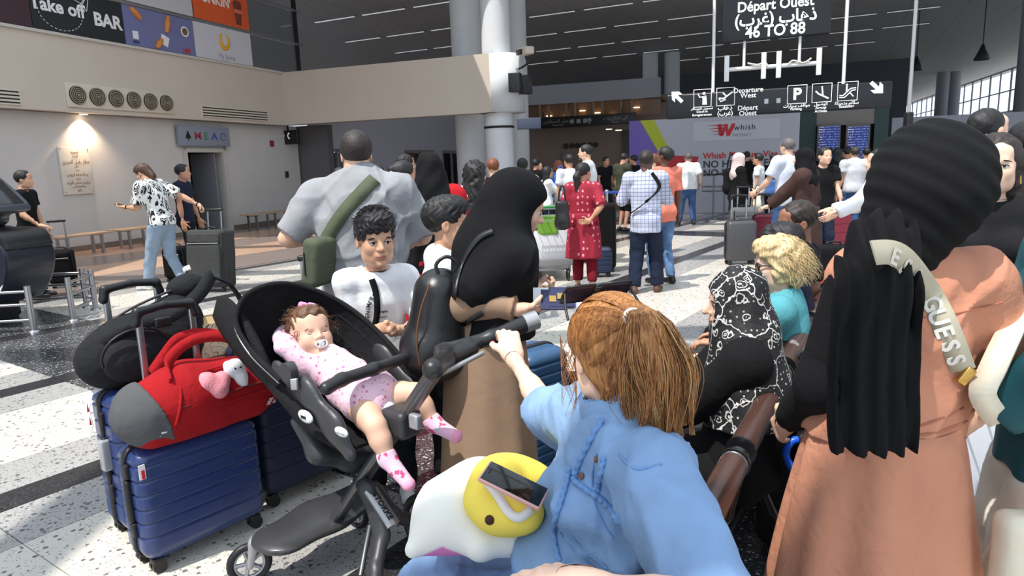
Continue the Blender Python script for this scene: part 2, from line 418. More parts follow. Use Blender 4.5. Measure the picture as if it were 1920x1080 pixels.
# left wall with door opening, parapet with overhang
def struct(mb, name, m, mw=None, parent=None):
    o = mb.build(name, m, parent)
    if mw is not None: o.matrix_world = mw
    if parent is None: o['kind'] = 'structure'
    return o
FA = frame(W0, TA)
dz = 2.2; d0, _ = PA(352, 350, 0); d1, _ = PA(424, 350, 0)
wl = MB(); H3 = 3.05
wl.box(((-24+d0)/2, .15, H3/2), ((d0+24)/2, .15, H3/2)).box(((d1+3.3)/2, .15, H3/2), ((3.3-d1)/2, .15, H3/2)).box(((d0+d1)/2, .15, (dz+H3)/2), ((d1-d0)/2, .15, (H3-dz)/2))
wall_left = struct(wl, 'wall_left', plaster, FA)
bb_ = MB().box(((-24+d0)/2, -.012, .06), ((d0+24)/2, .012, .06)).box(((d1+3.3)/2, -.012, .06), ((3.3-d1)/2, .012, .06))
struct(bb_, 'baseboard_left', mat('skirting', (120, 108, 100), .5), FA)
dr = MB()
for x in (d0, d1): dr.box((x, -.02, dz/2), (.06, .05, dz/2))
dr.box(((d0+d1)/2, -.02, dz+.05), ((d1-d0)/2+.06, .05, .05))
door1 = struct(dr, 'door_1', mat('door_frame_paint', (196, 190, 180), .5), FA)
link('door_leaf', MB().box((d1-.25, .5, dz/2), (.03, .42, dz/2-.02)).build('door_leaf', grayp).data, None, door1); bpy.data.objects.remove([o for o in bpy.data.objects if o.name.startswith('door_leaf') and o.parent is None][0])
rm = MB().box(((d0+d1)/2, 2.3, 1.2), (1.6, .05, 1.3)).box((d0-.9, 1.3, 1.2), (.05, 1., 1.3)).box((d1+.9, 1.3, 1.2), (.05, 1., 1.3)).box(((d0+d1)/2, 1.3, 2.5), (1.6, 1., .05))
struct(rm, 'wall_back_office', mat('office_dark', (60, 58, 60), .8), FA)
zb, zt = 3.03, 4.58
c0 = PA(532, 190)[0]
struct(MB().box(((-24+c0)/2, -.05, (zb+zt)/2), ((24+c0)/2, .3, (zt-zb)/2)).box(((-24+c0)/2, .8, zb+.1), ((24+c0)/2, .9, .1)), 'wall_left_parapet', parap, FA)
struct(MB().box(((-24+c0)/2, -.36, zt+.03), ((24+c0)/2+.05, .05, .03)), 'trim_1', mat('rail_cap', (196, 190, 182), .4), FA)
# upper gallery: glass rail frames and banners
PZ = [zt+.06, 5.62, 6.64]
posts = [PA(472, 100)[0], PA(560, 100)[0]]
for k, z in enumerate((5.6, 6.62)):
    r = MB().tube([(-24, -.33, z), (posts[1]+.25, -.33, z)], .03, 10).box(((-24+posts[1])/2, -.33, z+.0), ((posts[1]+24)/2, .02, .035))
    struct(r, 'trim_%d' % (k+2), steel, FA)
struct(MB().box((posts[1], -.3, 5.9), (.05, .05, 1.3)).box((posts[1]+.12, -.22, 5.9), (.08, .03, 1.3)), 'trim_4', dark_m, FA)
struct(MB().box(((-24+posts[1])/2, 3.5, 6.), ((24+posts[1])/2, .1, 2.)), 'wall_gallery', mat('gallery_wall', (112, 100, 92), .8), FA)
def banner(x0, x1, z0, z1, m, label):
    o = empty('banner', label=label, cat='banner', group='advertising banners on the gallery railing', mw=FA@Matrix.Translation(((x0+x1)/2, -.35, (z0+z1)/2)))
    MB().box((0, 0, 0), ((x1-x0)/2-.01, .008, (z1-z0)/2-.01)).build('banner_sheet', m, o); return o
bx = [PA(q, y)[0] for q, y in ((58, 30), (233, 60), (365, 85), (472, 100), (560, 110))]
z1, z2, z3 = zt+.07, 5.56, 6.58
banner(bx[0]-4.2, bx[0], z1, z2, plate((58, 34, 40)), 'dark maroon banner at the far left end of the gallery railing')
banner(bx[0]-4.2, PA(362, 30)[0], z2+.08, z3, plate((196, 194, 196)), 'pale grey banner in the upper row of the gallery railing')
b = banner(bx[0], bx[1], z1, z2, plate((28, 30, 34)), 'black banner reading Take off BAR with a paper plane outline')
W_ = bx[1]-bx[0]; txt('Take off', .37, -.36*W_+.3, .06, -.008, wht, b, bold=.03); txt('BAR', .39, .31*W_, -.03, -.008, wht, b, bold=.035)
pp = MB(); cx, cz = .0, .3
for p, q in (((-.12, .0), (.28, .2)), ((.28, .2), (.18, -.2)), ((.18, -.2), (.06, -.06)), ((.06, -.06), (-.12, 0)), ((.28, .2), (.06, -.06)), ((.28, .2), (.03, -.16)), ((.03, -.16), (.06, -.06))):
    pp.tube([(cx+p[0], -.014, cz+p[1]), (cx+q[0], -.014, cz+q[1])], .008, 4)
for k in range(16):
    a0 = math.pi+k*math.pi/16*1.02; pp.tube([(-.45+.5*math.cos(a), -.014, -.02+.38*math.sin(a)) for a in (a0, a0+.1)], .008, 4)
pp.build('paper_plane_outline', wht, b)
b = banner(bx[1], bx[2], z1, z2, plate((112, 116, 160)), 'blue violet banner printed with hot dogs and a drink carton')
org = plate((206, 132, 66)); W_ = bx[2]-bx[1]
for x, z, a, l in ((-.33*W_, .3, -.7, .34), (.1*W_, .2, 1.3, .42), (-.05*W_, -.3, .9, .3)):
    MB().tube([(x-math.cos(a)*l/2, -.015, z-math.sin(a)*l/2), (x, -.02, z), (x+math.cos(a)*l/2, -.015, z+math.sin(a)*l/2)], [.05, .085, .05], 8).build('printed_snack', org, b)
MB().box((.04*W_, -.012, -.2), (.12, .004, .12), M=roty(.35)).build('printed_carton', wht, b)
MB().disc((.36*W_, -.01, .12), (0, 1, 0), .13, .006, 24).build('printed_badge', wht, b); MB().disc((.36*W_, -.015, .12), (0, 1, 0), .09, .006, 24).build('printed_badge_center', plate((120, 90, 60)), b)
MB().box((-.36*W_, -.01, -.2), (.08, .004, .09)).build('printed_card', wht, b)
txt('HP?', .16, .36*W_, -.36, -.008, plate((190, 40, 50)), b, bold=.04); txt('BEEF', .09, -.36*W_, -.36, -.008, plate((30, 40, 90)), b, bold=.02)
b = banner(bx[2], bx[3], z1, z2, plate((206, 204, 210)), 'white banner reading Fly Juice under a yellow drop logo')
lg = MB(); lg.tube([(.16*math.cos(a), -.012, .1+.2*math.sin(a)) for a in np.linspace(.6*math.pi, 2.4*math.pi, 20)], [.01+.05*math.sin(k/19*math.pi) for k in range(20)], 8).build('yellow_logo', plate((226, 170, 40)), b)
txt('Fly Juice', .2, .05, -.32, -.008, plate((150, 150, 155)), b)
b = banner(PA(362, 20)[0], bx[3], z2+.08, z3, plate((222, 92, 40)), "orange banner reading DUNKIN' beside an iced coffee cup")
txt("DUNKIN'", .36, -.3, .12, -.008, wht, b, bold=.03, sx=.9)
MB().rings([[(.62+r*math.cos(q), -.01+.01*math.sin(q), z) for q in np.linspace(0, 2*math.pi, 13)[:-1]] for r, z in ((.1, -.38), (.14, -.1), (.17, .14), (.17, .2), (.1, .27))]).build('printed_cup', plate((120, 60, 40)), b)
MB().box((.62, -.025, -.02), (.15, .004, .05)).build('printed_cup_band', plate((230, 120, 90)), b)
for x0, x1 in ((bx[3], bx[4]),):
    for q, (za, zc) in enumerate(((z1, z2), (z2+.08, z3))):
        g = empty('glass_panel', label=('clear glass panel in the lower row beside the Fly Juice banner', 'clear glass panel in the upper row beside the orange banner')[q], cat='glass panel', mw=FA@Matrix.Translation(((x0+x1)/2, -.33, (za+zc)/2)))
        MB().box((0, 0, 0), ((x1-x0)/2-.02, .006, (zc-za)/2-.01)).build('pane', glass, g)
# round diffuser panel
x0, zc = PA(122, 175); x1, zc2 = PA(323, 195)
pz0 = PA(122, 200)[1]; pz1 = PA(122, 154)[1]
cream = mat('cream_metal', (214, 204, 186), .5)
v = empty('air_vent_panel', label='long cream wall panel with six round air diffusers', cat='air vent', mw=FA@Matrix.Translation(((x0+x1)/2, -.37, (pz0+pz1)/2)))
MB().box((0, 0, 0), ((x1-x0)/2, .03, (pz1-pz0)/2), bev=.01).build('panel', cream, v)
n6 = (x1-x0)/6; dkv = mat('diffuser_dark', (70, 62, 52), .6); lt = mat('diffuser_ring', (150, 138, 118), .5)
r0 = None
for k in range(6):
    X = -(x1-x0)/2+n6*(k+.5)
    if r0 is None:
        r0 = MB().disc((0, 0, 0), (0, 1, 0), .195, .03, 28).build('diffuser', dkv, v)
        rr = MB()
        for q in (.18, .14, .10, .06): rr.tube([(q*math.cos(a), -.03, q*math.sin(a)) for a in np.linspace(0, 2*math.pi, 25)[:-1]], .011, 6, closed=True)
        rr.disc((0, -.03, 0), (0, 1, 0), .03, .02, 12); rc = rr.build('diffuser_rings', lt, r0); o = r0
    else:
        o = r0.copy(); COL.objects.link(o); c = rc.copy(); COL.objects.link(c); c.parent = o
    o.location = (X, -.04, 0)
def slotvent(pxa, pya, pxb, pyb, label, n=4):
    a, za = PA(pxa, pya); b_, zb_ = PA(pxb, pyb); z = (za+zb_)/2
    o = empty('slot_vent', label=label, cat='air vent', mw=FA@Matrix.Translation(((a+b_)/2, -.36, z)))
    L = (b_-a)/2; MB().box((0, 0, 0), (L, .02, .15)).build('vent_frame', cream, o)
    for k in range(n): MB().box((0, -.02, -.105+.21*k/(n-1)), (L-.03, .006, .014)).build('slot', blk, o)
slotvent(377, 209, 501, 218, 'long slotted air vent to the right of the round diffusers')
slotvent(-60, 178, 37, 181, 'short slotted air vent at the left edge of the frame', 4)
# plaque
a, zA = PA(108, 275, .05); b_, zB = PA(178, 362, .05)
o = empty('stone_plaque', label='cream stone plaque with engraved arabic lines under the downlight', cat='plaque', mw=FA@Matrix.Translation(((a+b_)/2, -.03, 1.785)))
MB().box((0, 0, 0), ((b_-a)/2, .025, .52), bev=.008).build('slab', mat('cream_stone', (222, 212, 196), .5, vary=.06), o)
gold = mat('engraving', (150, 104, 58), .5)
for z, s, q in ((.4, .07, 'الجمهورية'), (.31, .07, 'اللبنانية'), (.19, .13, 'مطار رفيق الحريري'), (.09, .06, 'الدولي'), (.01, .06, 'بيروت'), (-.09, .09, 'برعاية فخامة الرئيس'), (-.18, .05, 'وبحضور'), (-.26, .1, 'رئيس مجلس الوزراء'), (-.35, .06, 'تم افتتاح هذا المبنى'), (-.43, .06, 'بتاريخ')):
    txt(arab(q), s*.95, 0, z, -.025, gold, o, sx=.72)
for q in (-1, 1):
    for u in (-1, 1): MB().disc((q*((b_-a)/2-.04), -.03, u*.47), (0, 1, 0), .012, .01, 8).build('plaque_bolt', steel, o)
# downlight with its warm lamp
a, _z = PA(183, 221, .18)
o = empty('downlight', label='round recessed downlight glowing under the overhang above the plaque', cat='lamp', mw=FA@Matrix.Translation((PA(150, 221, .2)[0]+.15, -.14, zb)))
MB().disc((0, 0, -.004), (0, 0, 1), .1, .02, 20).build('lamp_rim', wht, o)
MB().disc((0, 0, -.016), (0, 0, 1), .08, .01, 20).build('lamp_lens', mat('lamp_glow', (255, 220, 170), .5, Emission_Color=(1, .8, .55, 1), Emission_Strength=12.), o)
l = bpy.data.lights.new('downlight_beam', 'SPOT'); l.energy = 260; l.color = (1, .74, .5); l.spot_size = R_(112); l.spot_blend = .7; l.shadow_soft_size = .05
lo = bpy.data.objects.new('downlight_beam', l); COL.objects.link(lo); lo.parent = o; lo.location = (0, 0, -.04)
# MEA sign over the door
a, _ = PA(332, 255, .1); b_, _ = PA(427, 255, .1)
o = empty('door_sign', label='grey sign with cedar tree and letters MEA above the office door', cat='sign', mw=FA@Matrix.Translation(((a+b_)/2, -.12, 2.62)))
MB().box((0, 0, 0), ((b_-a)/2, .05, .26), bev=.01).build('sign_box', mat('sign_grey', (138, 144, 156), .5), o)
for q, (ch, c) in enumerate((('M', (170, 50, 70)), ('E', (60, 130, 90)), ('A', (60, 80, 160)))): txt(ch, .27, -.28+.3*q, 0, -.05, plate(c), o, bold=.02, sx=1.25)
MB().rings([[(-.62+r*math.cos(q), -.055+.01*math.sin(q), z) for q in np.linspace(0, 2*math.pi, 9)[:-1]] for r, z in ((.02, -.13), (.02, -.07), (.11, -.06), (.06, .0), (.08, .0), (.03, .07), (.04, .07), (.0, .14))]).build('cedar_tree', plate((30, 60, 44)), o)
MB().tube([(.65+.1*math.cos(q), -.055, .1*math.sin(q)) for q in np.linspace(0, 5.4, 14)], .015, 6).build('round_emblem', plate((90, 110, 160)), o)
for q in (-1, 1): MB().box((q*.72, .0, -.3), (.008, .03, .06)).build('sign_bracket', steel, o)
# fire call point, switch, sign with arrow + phone
def wallbit(px_, py_, w_, h_, d_, m, name, label, cat):
    a, z = PA(px_, py_, .05); o = empty(name, label=label, cat=cat, mw=FA@Matrix.Translation((a, -d_, z))); MB().box((0, 0, 0), (w_, d_, h_), bev=.008).build('housing', m, o); return o
o = wallbit(511, 269, .07, .09, .03, plate((120, 30, 36)), 'fire_alarm', 'small dark red fire alarm box on the left wall', 'alarm'); MB().box((0, -.035, 0), (.04, .006, .04)).build('alarm_window', plate((160, 60, 60)), o)
o = wallbit(539, 327, .06, .1, .03, plate((60, 40, 36)), 'wall_switch', 'small dark brown switch plate near the end of the left wall', 'switch'); MB().box((0, -.035, 0), (.03, .006, .05)).build('rocker', blk, o)
p = pl(552, 258, W0+TA*3.0, TA)
o = empty('arrow_sign', label='small black hanging sign with left arrow and telephone symbol', cat='sign', mw=frame(p-TA*.3, NA))
MB().box((0, 0, 0), (.38, .06, .22), bev=.01).build('sign_box', signblk, o)
def arrow(x, z, s, ang, m, parent, y=-.07):
    q = [(-.5, .11), (.02, .11), (-.17, .33), (.1, .33), (.46, 0), (.1, -.33), (-.17, -.33), (.02, -.11), (-.5, -.11)]
    c, s_ = math.cos(ang), math.sin(ang); pts = [(x+s*(a*c-b*s_), z+s*(a*s_+b*c)) for a, b in q]
    return MB().poly(pts, y-.004, y).build('arrow', m, parent)
arrow(-.2, .05, .2, math.pi, emit_w, o); MB().tube([(.08, -.066, .13), (.03, -.066, .08), (.03, -.066, 0), (.08, -.066, -.05)], [.025, .012, .012, .025], 8).build('handset', emit_w, o)
MB().box((0, 0, .5), (.02, .02, .3)).build('hanger', dark_m, o)
# wall benches
wood = mat('bench_wood', (186, 158, 130), .5, vary=.1, vscale=20)
for px0, px1, lab in ((104, 207, 'slatted tan bench against the wall under the plaque'), (226, 300, 'slatted tan bench on the wall behind the man in the patterned shirt'), (474, 560, 'slatted tan bench against the wall right of the office door')):
    a = PA(px0, 450, .9)[0]; b_ = PA(px1, 420, .9)[0]; L = b_-a
    o = empty('wall_bench', label=lab, cat='bench', mw=FA@Matrix.Translation(((a+b_)/2, -.75, 0)))
    for k in range(4): MB().box((0, -.18+.12*k, .43), (L/2, .052, .018), bev=.006).build('slat', wood, o)
    for k in (-1, 0, 1):
        if L < 2 and k == 0: continue
        for y in (-.14, .14): MB().box((k*(L/2-.25), y, .2), (.025, .025, .2)).build('leg', steel, o)
        MB().box((k*(L/2-.25), 0, .395), (.025, .2, .015)).build('crossbar', steel, o)
# recess, wall beyond, beam
pe = W0+TA*3.3
struct(MB().box((-1.0, .15, 1.53), (1.2, .15, 1.53)), 'wall_recess', mat('recess_dark', (104, 100, 100), .8), frame(W0+TA*3.4+NA*.9, NA))
pB = pl(605, 330, W0+TA*3.9, TA); pB[2] = 0
wb = MB(); doors = []
def PB(x, y):
    p = pl(x, y, pB, NA); return float((p-pB)@TA), float(p[2])
op = [PB(614, 300)[0], PB(650, 300)[0], PB(760, 300)[0], PB(812, 300)[0], PB(830, 300)[0], PB(862, 300)[0]]
xs = [-.2]+op+[34]; 
for i in range(0, len(xs)-1, 2): wb.box(((xs[i]+xs[i+1])/2, .15, 2.), ((xs[i+1]-xs[i])/2, .15, 2.))
for i in range(1, len(xs)-1, 2): wb.box(((xs[i]+xs[i+1])/2, .15, 3.15), ((xs[i+1]-xs[i])/2, .15, .85))
FBm = frame(pB, TA)
struct(wb, 'wall_far_left', plaster2, FBm)
for i in range(3):
    a, b_ = op[2*i], op[2*i+1]; f = MB()
    for x in (a, b_, (a+b_)/2): f.box((x, .0, 1.15), (.06, .04, 1.15))
    f.box(((a+b_)/2, 0, 2.27), ((b_-a)/2, .04, .06)); ob = struct(f, 'door_%d' % (i+2), mat('door_trim', (150, 146, 148), .5), FBm)
    g = MB().box(((a+b_)/2, .12, 1.1), ((b_-a)/2, .02, 1.1)).build('door_panel', mat('door_pane_%d' % i, ((120, 126, 150), (104, 84, 66), (24, 24, 28))[i], .4), ob)
    if i < 2: MB().poly([(a*.75+b_*.25+x*1.5, 1.75+z*1.3) for x, z in ((-.2, -.2), (.2, -.2), (.08, -.02), (.15, -.02), (.05, .12), (.09, .12), (0, .28), (-.09, .12), (-.05, .12), (-.15, -.02), (-.08, -.02))], .08, .1).build('tree_emblem', plate((30, 34, 36)), ob)
PC = V3(-7.09, 22.54, 0)-TA*.45; PC = W0+TA*c0+NA*.35
bl = pl(925, 150, PC, TA); L = float((bl-PC)@NA)
struct(MB().box((L/2-.3, .2, (3.04+4.62)/2), (L/2+.3, .2, .79)), 'wall_beam', parap, frame(PC, NA))
def column(name, px_, Y, r, z0=0, z1=8., m=white_p):
    p = at(px_, 300, Y); o = MB().rings(lathe([(r, z0), (r, z1)], 32)).build(name, m); o.location = (p[0], p[1], 0); o['kind'] = 'structure'; return o
k1 = column('column', 938, 20.25, .41); column('column', 972, 24, .40); column('column', 884, 22.3, .47)
p = at(938, 300, 20.25)
drum = MB().rings(lathe([(.1, 3.04), (.66, 3.04), (.66, 4.62), (.1, 4.62)], 40)).build('beam_end_drum', white_p); drum.location = (p[0]+.12, p[1], 0); drum['kind'] = 'structure'
MB().rings(lathe([(.42, 2.62), (.44, 2.62), (.44, 2.68), (.42, 2.68)], 32)).build('column_strap', dark_m, k1)
for q, Y in ((1219, 44, ), (1259, 44)): column('column', q, Y, .47)
for q in (1757, 1778, 1912): column('column', q, 60 if q < 1900 else 30, .5 if q < 1900 else .42, 0, 8, mat('column_grey', (150, 152, 158), .6))
# ceiling
def ceilpat(t, c):
    X, Y, Z = t.sep(t.coord('Object', rot=(0, 0, R_(26)))); q = t.math('WRAP', Y, .3, 0)
    big = t.math('WRAP', X, 2.3, 0)
    col = t.mix(t.math('LESS_THAN', q, .06), c, tuple(x*.6 for x in c[:3])+(1,)); return t.mix(t.math('LESS_THAN', big, .05), col, tuple(x*.7 for x in c[:3])+(1,))
cm = mat('ceiling_metal', (226, 226, 228), .6, 0., pattern=ceilpat)
cz = MB(); cq = [(-45, 19.2), (29, 19.2), (71.5, 137.5), (-45, 137.5)]; cz.add([(x, y, 8.0) for x, y in cq]+[(x, y, 8.3) for x, y in cq], [(0, 3, 2, 1), (4, 5, 6, 7), (0, 1, 5, 4), (1, 2, 6, 5), (2, 3, 7, 6), (3, 0, 4, 7)], False); cz.box((-23.6, 16.9, 8.15), (21.4, 2.3, .15)).box((13.6, 16.9, 8.15), (14.4, 2.3, .15)); struct(cz, 'ceiling', cm)  # slab has an unseen gap, shaped to let sun strike column and beam
sk = MB(); 
for y in (-6, -1.2, 3.4, 8.2, 12.2, 15): sk.box((0, y, 8.3), (16, .17, .25))  # unseen skylight bars, added to cast shadow stripes on the floor
for x in (-16, -10.5, -5.2, 3.0, 8.5, 14): sk.box((x, 5, 8.3), (.15, 12, .2))
struct(sk, 'ceiling_added_shade_bars', cm)
struct(MB().box((-19, -2, 8.15), (8.5, 19, .15)).box((22, 0, 8.15), (9, 17, .15)), 'ceiling_side', cm)
dm = V3(math.sin(R_(116)), math.cos(R_(116)), 0); dn = V3(.438, .899, 0)
lampm = mat('light_strip', (235, 235, 235), .4, Emission_Color=(1, 1, 1, 1), Emission_Strength=.55)
first = None; rc_ = {}
for r, (e, umin, umax) in enumerate(((24.6, -20, 12), (29.1, -22, 13), (33.4, -22, 16), (38., -23, 24), (42.5, -23, 9), (47.4, -10, 12))):
    u = umin
    while u < umax:
        p = dn*e+dm*u; pr = px_ok = (p[0]/p[1])
        if -.42 < pr < .62 and not (2.6 < u < 4.4):
            if first is None:
                first = empty('ceiling_light', label='slim fluorescent strip set in the dark ceiling', cat='light', group='strip lights in rows across the ceiling')
                MB().box((0, 0, 0), (1.1, .09, .03)).build('light_housing', grayp, first); MB().box((0, 0, -.02), (1.06, .06, .02)).build('diffuser', lampm, first); o = first
            else: o = copy_tree(first)
            pass
            o['label'] = 'slim ceiling light strip, %s from the left in the %s row' % (('first', 'second', 'third', 'fourth', 'fifth', 'sixth', 'seventh', 'eighth', 'ninth', 'tenth', 'eleventh', 'twelfth', 'thirteenth', 'fourteenth')[rc_.setdefault(r, 0)], ('nearest', 'second nearest', 'third nearest', 'fourth nearest', 'fifth nearest', 'farthest')[r]); rc_[r] += 1
            o.location = (p[0], p[1], 7.97); o.rotation_euler = (0, 0, -R_(26))
        u += 2.55
# right window wall
FRw = frame(V3(42, 58, 0)-TA*30, TA)
struct(MB().box((45, .2, 2.2), (60, .2, 2.2)), 'wall_right', mat('right_wall', (150, 152, 160), .8), FRw)
wm = mat('window_frame_grey', (120, 124, 134), .5)
w1_ = MB()
for k in range(0, 36): w1_.box((k*2.8, .1, 6.2), (.10 if k % 2 else .05, .05, 1.85))
for z in (4.5, 6.2, 7.95): w1_.box((50, .1, z), (52, .04, .05))
struct(w1_, 'window_1', wm, FRw)
# partition walls: advert wall, green portal with screens, grey partition
pW = at(1250, 400, 20.3); pW = V3(pW[0], pW[1], 0)
def PW(x, y, P=pW):
    p = pl(x, y, P, TA); return float((p-P)@NA), float(p[2])
xa, xb = PW(1180, 300)[0], PW(1497, 300)[0]; zt2 = 2.72
ad = empty('advert_wall', label='grey white advertising hoarding with purple, lime and red graphics', cat='hoarding', mw=frame(pW, NA))
MB().box(((xa+xb)/2, .06, zt2/2), ((xb-xa)/2, .06, zt2/2)).build('panel', plate((176, 176, 186)), ad)
MB().poly([(xa, 0), (xa, zt2), (xa+.5, zt2), (xa+1.0, 1.55), (xa+.9, .0)], -.006, 0).build('purple_print', plate((104, 84, 168)), ad)
MB().poly([(xa+.32, zt2), (xa+.72, zt2), (xa+1.35, 1.5), (xa+1.0, 1.55)], -.012, -.006).build('lime_print', plate((170, 180, 20)), ad)
MB().poly([(xa+.5, .0), (xa+.8, .9), (xa+1.1, .9), (xa+1.0, 0)], -.012, -.006).build('lime_print', plate((150, 160, 30)), ad)
MB().poly([(xa+.35, 1.75), (xa+2.0, 1.62), (xa+1.75, .7), (xa+.5, .9)], -.02, -.012).build('red_card_print', plate((178, 30, 38)), ad)
X, z = PW(1376, 244); MB().box((X+.05, -.004, z), (1.15, .006, .27)).build('logo_plate', plate((190, 190, 198)), ad)
red = plate((190, 36, 46)); dk = plate((50, 50, 58))
lg = MB(); x0, zl = PW(1345, 244)
for k in range(4): lg.poly([(x0-.28+.05*k, zl+.13-.08*k), (x0+.18, zl+.15-.08*k), (x0+.18, zl+.11-.08*k)], -.02, -.012)
lg.poly([(x0+a*.75, zl+c) for a, c in ((.0, .16), (.14, .16), (.17, -.02), (.27, .16), (.37, .16), (.4, -.02), (.52, .16), (.66, .16), (.46, -.17), (.33, -.17), (.3, .0), (.21, -.17), (.08, -.17))], -.02, -.012)
lg.build('winged_w_logo', red, ad)
X, z = PW(1395, 240); txt('whish', .22, X+.02, z+.02, -.012, dk, ad, space=1.15, bold=.005); X, z = PW(1392, 253); txt('MONEY', .13, X, z, -.012, plate((140, 140, 150)), ad, space=1.2)
for s, y, sz, m_ in (('Whish Platinum Visa Card', 293, .235, red), ('NO HIDDEN FEES', 309, .27, dk), ('NO HIDDEN CHARGES', 325, .27, dk)):
    X, z = PW(1318, y); txt(s, sz, X, z, -.006, m_, ad, align='LEFT', bold=.022, space=1.03)
for s, y in (('Available for online and in-store', 350), ('shopping & payments', 358)):
    X, z = PW(1316, y); txt(s, .085, X, z, -.006, dk, ad, align='LEFT')
green = mat('teal_cladding', (34, 62, 62), .5)
pS = at(1580, 300, 21.3); pS = V3(pS[0], pS[1], 0)
def PS(x, y): return PW(x, y, pS)
g = MB()
for a, b_ in ((1497, 1528), (1636, 1662)):
    xa_, xb_ = PS(a, 300)[0], PS(b_, 300)[0]; g.box(((xa_+xb_)/2, .2, 1.45), ((xb_-xa_)/2, .2, 1.45))
struct(g, 'wall_portal', green, frame(pS, NA))
xa_, xb_ = PS(1524, 300)[0], PS(1638, 300)[0]
struct(MB().box(((xa_+xb_)/2, .25, 2.72), ((xb_-xa_)/2, .2, .3)), 'trim_5', mat('lintel', (134, 128, 122), .6), frame(pS, NA))
struct(MB().box(((xa_+xb_)/2, .6, 1.3), ((xb_-xa_)/2, .1, 1.3)), 'wall_portal_back', mat('portal_dark', (40, 40, 46), .6), frame(pS, NA))
def scrpat(t, c):
    X, Y, Z = t.sep(t.coord('Object')); row = t.math('WRAP', Z, .075, 0); rowid = t.math('FLOOR', t.math('DIVIDE', Z, .075))
    ch = t.noise(38, 0, vec=None); on = t.math('MULTIPLY', t.math('LESS_THAN', row, .035), t.math('GREATER_THAN', ch, .52))
    lc = t.math('LESS_THAN', X, -.12); tx = t.mix(lc, srgb(120, 150, 220), srgb(225, 225, 235)); hd = t.math('GREATER_THAN', Z, .52)
    b_ = t.mix(t.math('GREATER_THAN', row, .038), srgb(22, 36, 120), srgb(14, 22, 88))
    return t.mix(hd, t.mix(t.math('MULTIPLY', on, .65), b_, tx), srgb(50, 54, 80))
ms = mat('flight_screen', (20, 30, 110), .3, pattern=scrpat); t_ = NT(ms)
bs = ms.node_tree.nodes['Principled BSDF']; lk = [l for l in ms.node_tree.links if l.to_socket == bs.inputs['Base Color']][0]
ms.node_tree.links.new(lk.from_socket, bs.inputs['Emission Color']); bs.inputs['Emission Strength'].default_value = .9
for a, b_, lab in ((1529, 1576, 'blue flight information screen, the left one of the pair'), (1582, 1631, 'blue flight information screen, the right one of the pair')):
    xa_, za_ = PS(a, 302); xb_, zb_ = PS(b_, 232)
    o = empty('flight_screen', label=lab, cat='screen', group='flight information screens', mw=frame(pS-TA*.12, NA)@Matrix.Translation(((xa_+xb_)/2, 0, (za_+zb_)/2)))
    hx, hz = (xb_-xa_)/2, (zb_-za_)/2; MB().box((0, 0, 0), (hx, .06, hz), bev=.01).build('casing', mat('screen_casing', (96, 90, 88), .4), o)
    MB().box((0, -.062, -.01), (hx-.05, .004, hz-.06)).build('display', ms, o)
    MB().box((0, .02, -hz-.45), (.05, .05, .5)).build('support', dark_m, o)
pG = at(1668, 300, 21); pG = V3(pG[0], pG[1], 0)
zg = float(pl(1800, 215, pG, TA)[2])
struct(MB().box((8, .1, zg/2), (8, .1, zg/2)), 'wall_partition', mat('partition_grey', (150, 152, 164), .7), frame(pG, NA))
# mid distance: low beam, glazed brown gallery, black sign, back wall
pM = V3(3., 32., 0)
def PM(x, y): return PW(x, y, pM)
FM = frame(pM, NA)
a0_, zt_ = PM(985, 163); a1_, _ = PM(1237, 155); zb_ = PM(1000, 197)[1]
struct(MB().box(((a0_+a1_)/2, .2, (zt_+zb_)/2), ((a1_-a0_)/2, .2, (zt_-zb_)/2)), 'wall_far_beam', mat('far_beam', (176, 178, 186), .7), FM)
brown = mat('brown_wall', (120, 92, 70), .7); 
struct(MB().box(((a0_+a1_)/2+1, 2.5, zb_/2), ((a1_-a0_)/2+2, .1, zb_/2+.3)), 'wall_far', mat('far_wall', (170, 150, 138), .8), FM)
struct(MB().box(((a0_+a1_)/2, 1.6, zb_+.02), ((a1_-a0_)/2, 1.4, .05)), 'ceiling_far', brown, FM)
zl_ = PM(1100, 220)[1]
mm = MB()
for q in (1012, 1029, 1062, 1078, 1113, 1130, 1165, 1185):
    x = PM(q, 205)[0]; mm.box((x, 0, (zb_+zl_)/2), (.04, .04, (zb_-zl_)/2))
struct(mm, 'window_2', mat('mullion', (150, 136, 122), .5), FM)
struct(MB().box(((a0_+a1_)/2, .3, (zb_+zl_)/2), ((a1_-a0_)/2, .02, (zb_-zl_)/2)), 'window_2_glazing', mat('brown_glazing', (132, 96, 66), .25), FM)
lo_ = None
for q, y in ((1027, 217), (1058, 220), (1090, 207), (1118, 211), (1147, 216), (1192, 201), (1140, 242), (1158, 244)):
    x, z = PM(q, y)
    if lo_ is None:
        lo_ = empty('ceiling_spot', label='tiny warm round spotlight under the far low ceiling', cat='lamp', group='small spotlights in the far lobby'); MB().disc((0, 0, 0), (0, 0, 1), .14, .03, 14).build('lens', mat('spot_glow', (255, 225, 180), .5, Emission_Color=(1, .85, .6, 1), Emission_Strength=3.), lo_); o = lo_
    else: o = copy_tree(lo_)
    o.matrix_world = FM@Matrix.Translation((x, .22, z)); o['label'] = 'tiny warm spotlight in the far lobby, %s' % {1027: 'leftmost above the black sign', 1058: 'second from left above the black sign', 1090: 'third from left above the black sign', 1118: 'fourth from left above the black sign', 1147: 'fifth from left above the black sign', 1192: 'rightmost above the black sign', 1140: 'left one below the black sign', 1158: 'right one below the black sign'}[q]
a_, z_ = PM(1002, 233); b_, _ = PM(1196, 228)
o = empty('far_sign', label='long black hanging sign with small white symbols in the far lobby', cat='sign', mw=FM@Matrix.Translation(((a_+b_)/2, -.5, z_)))
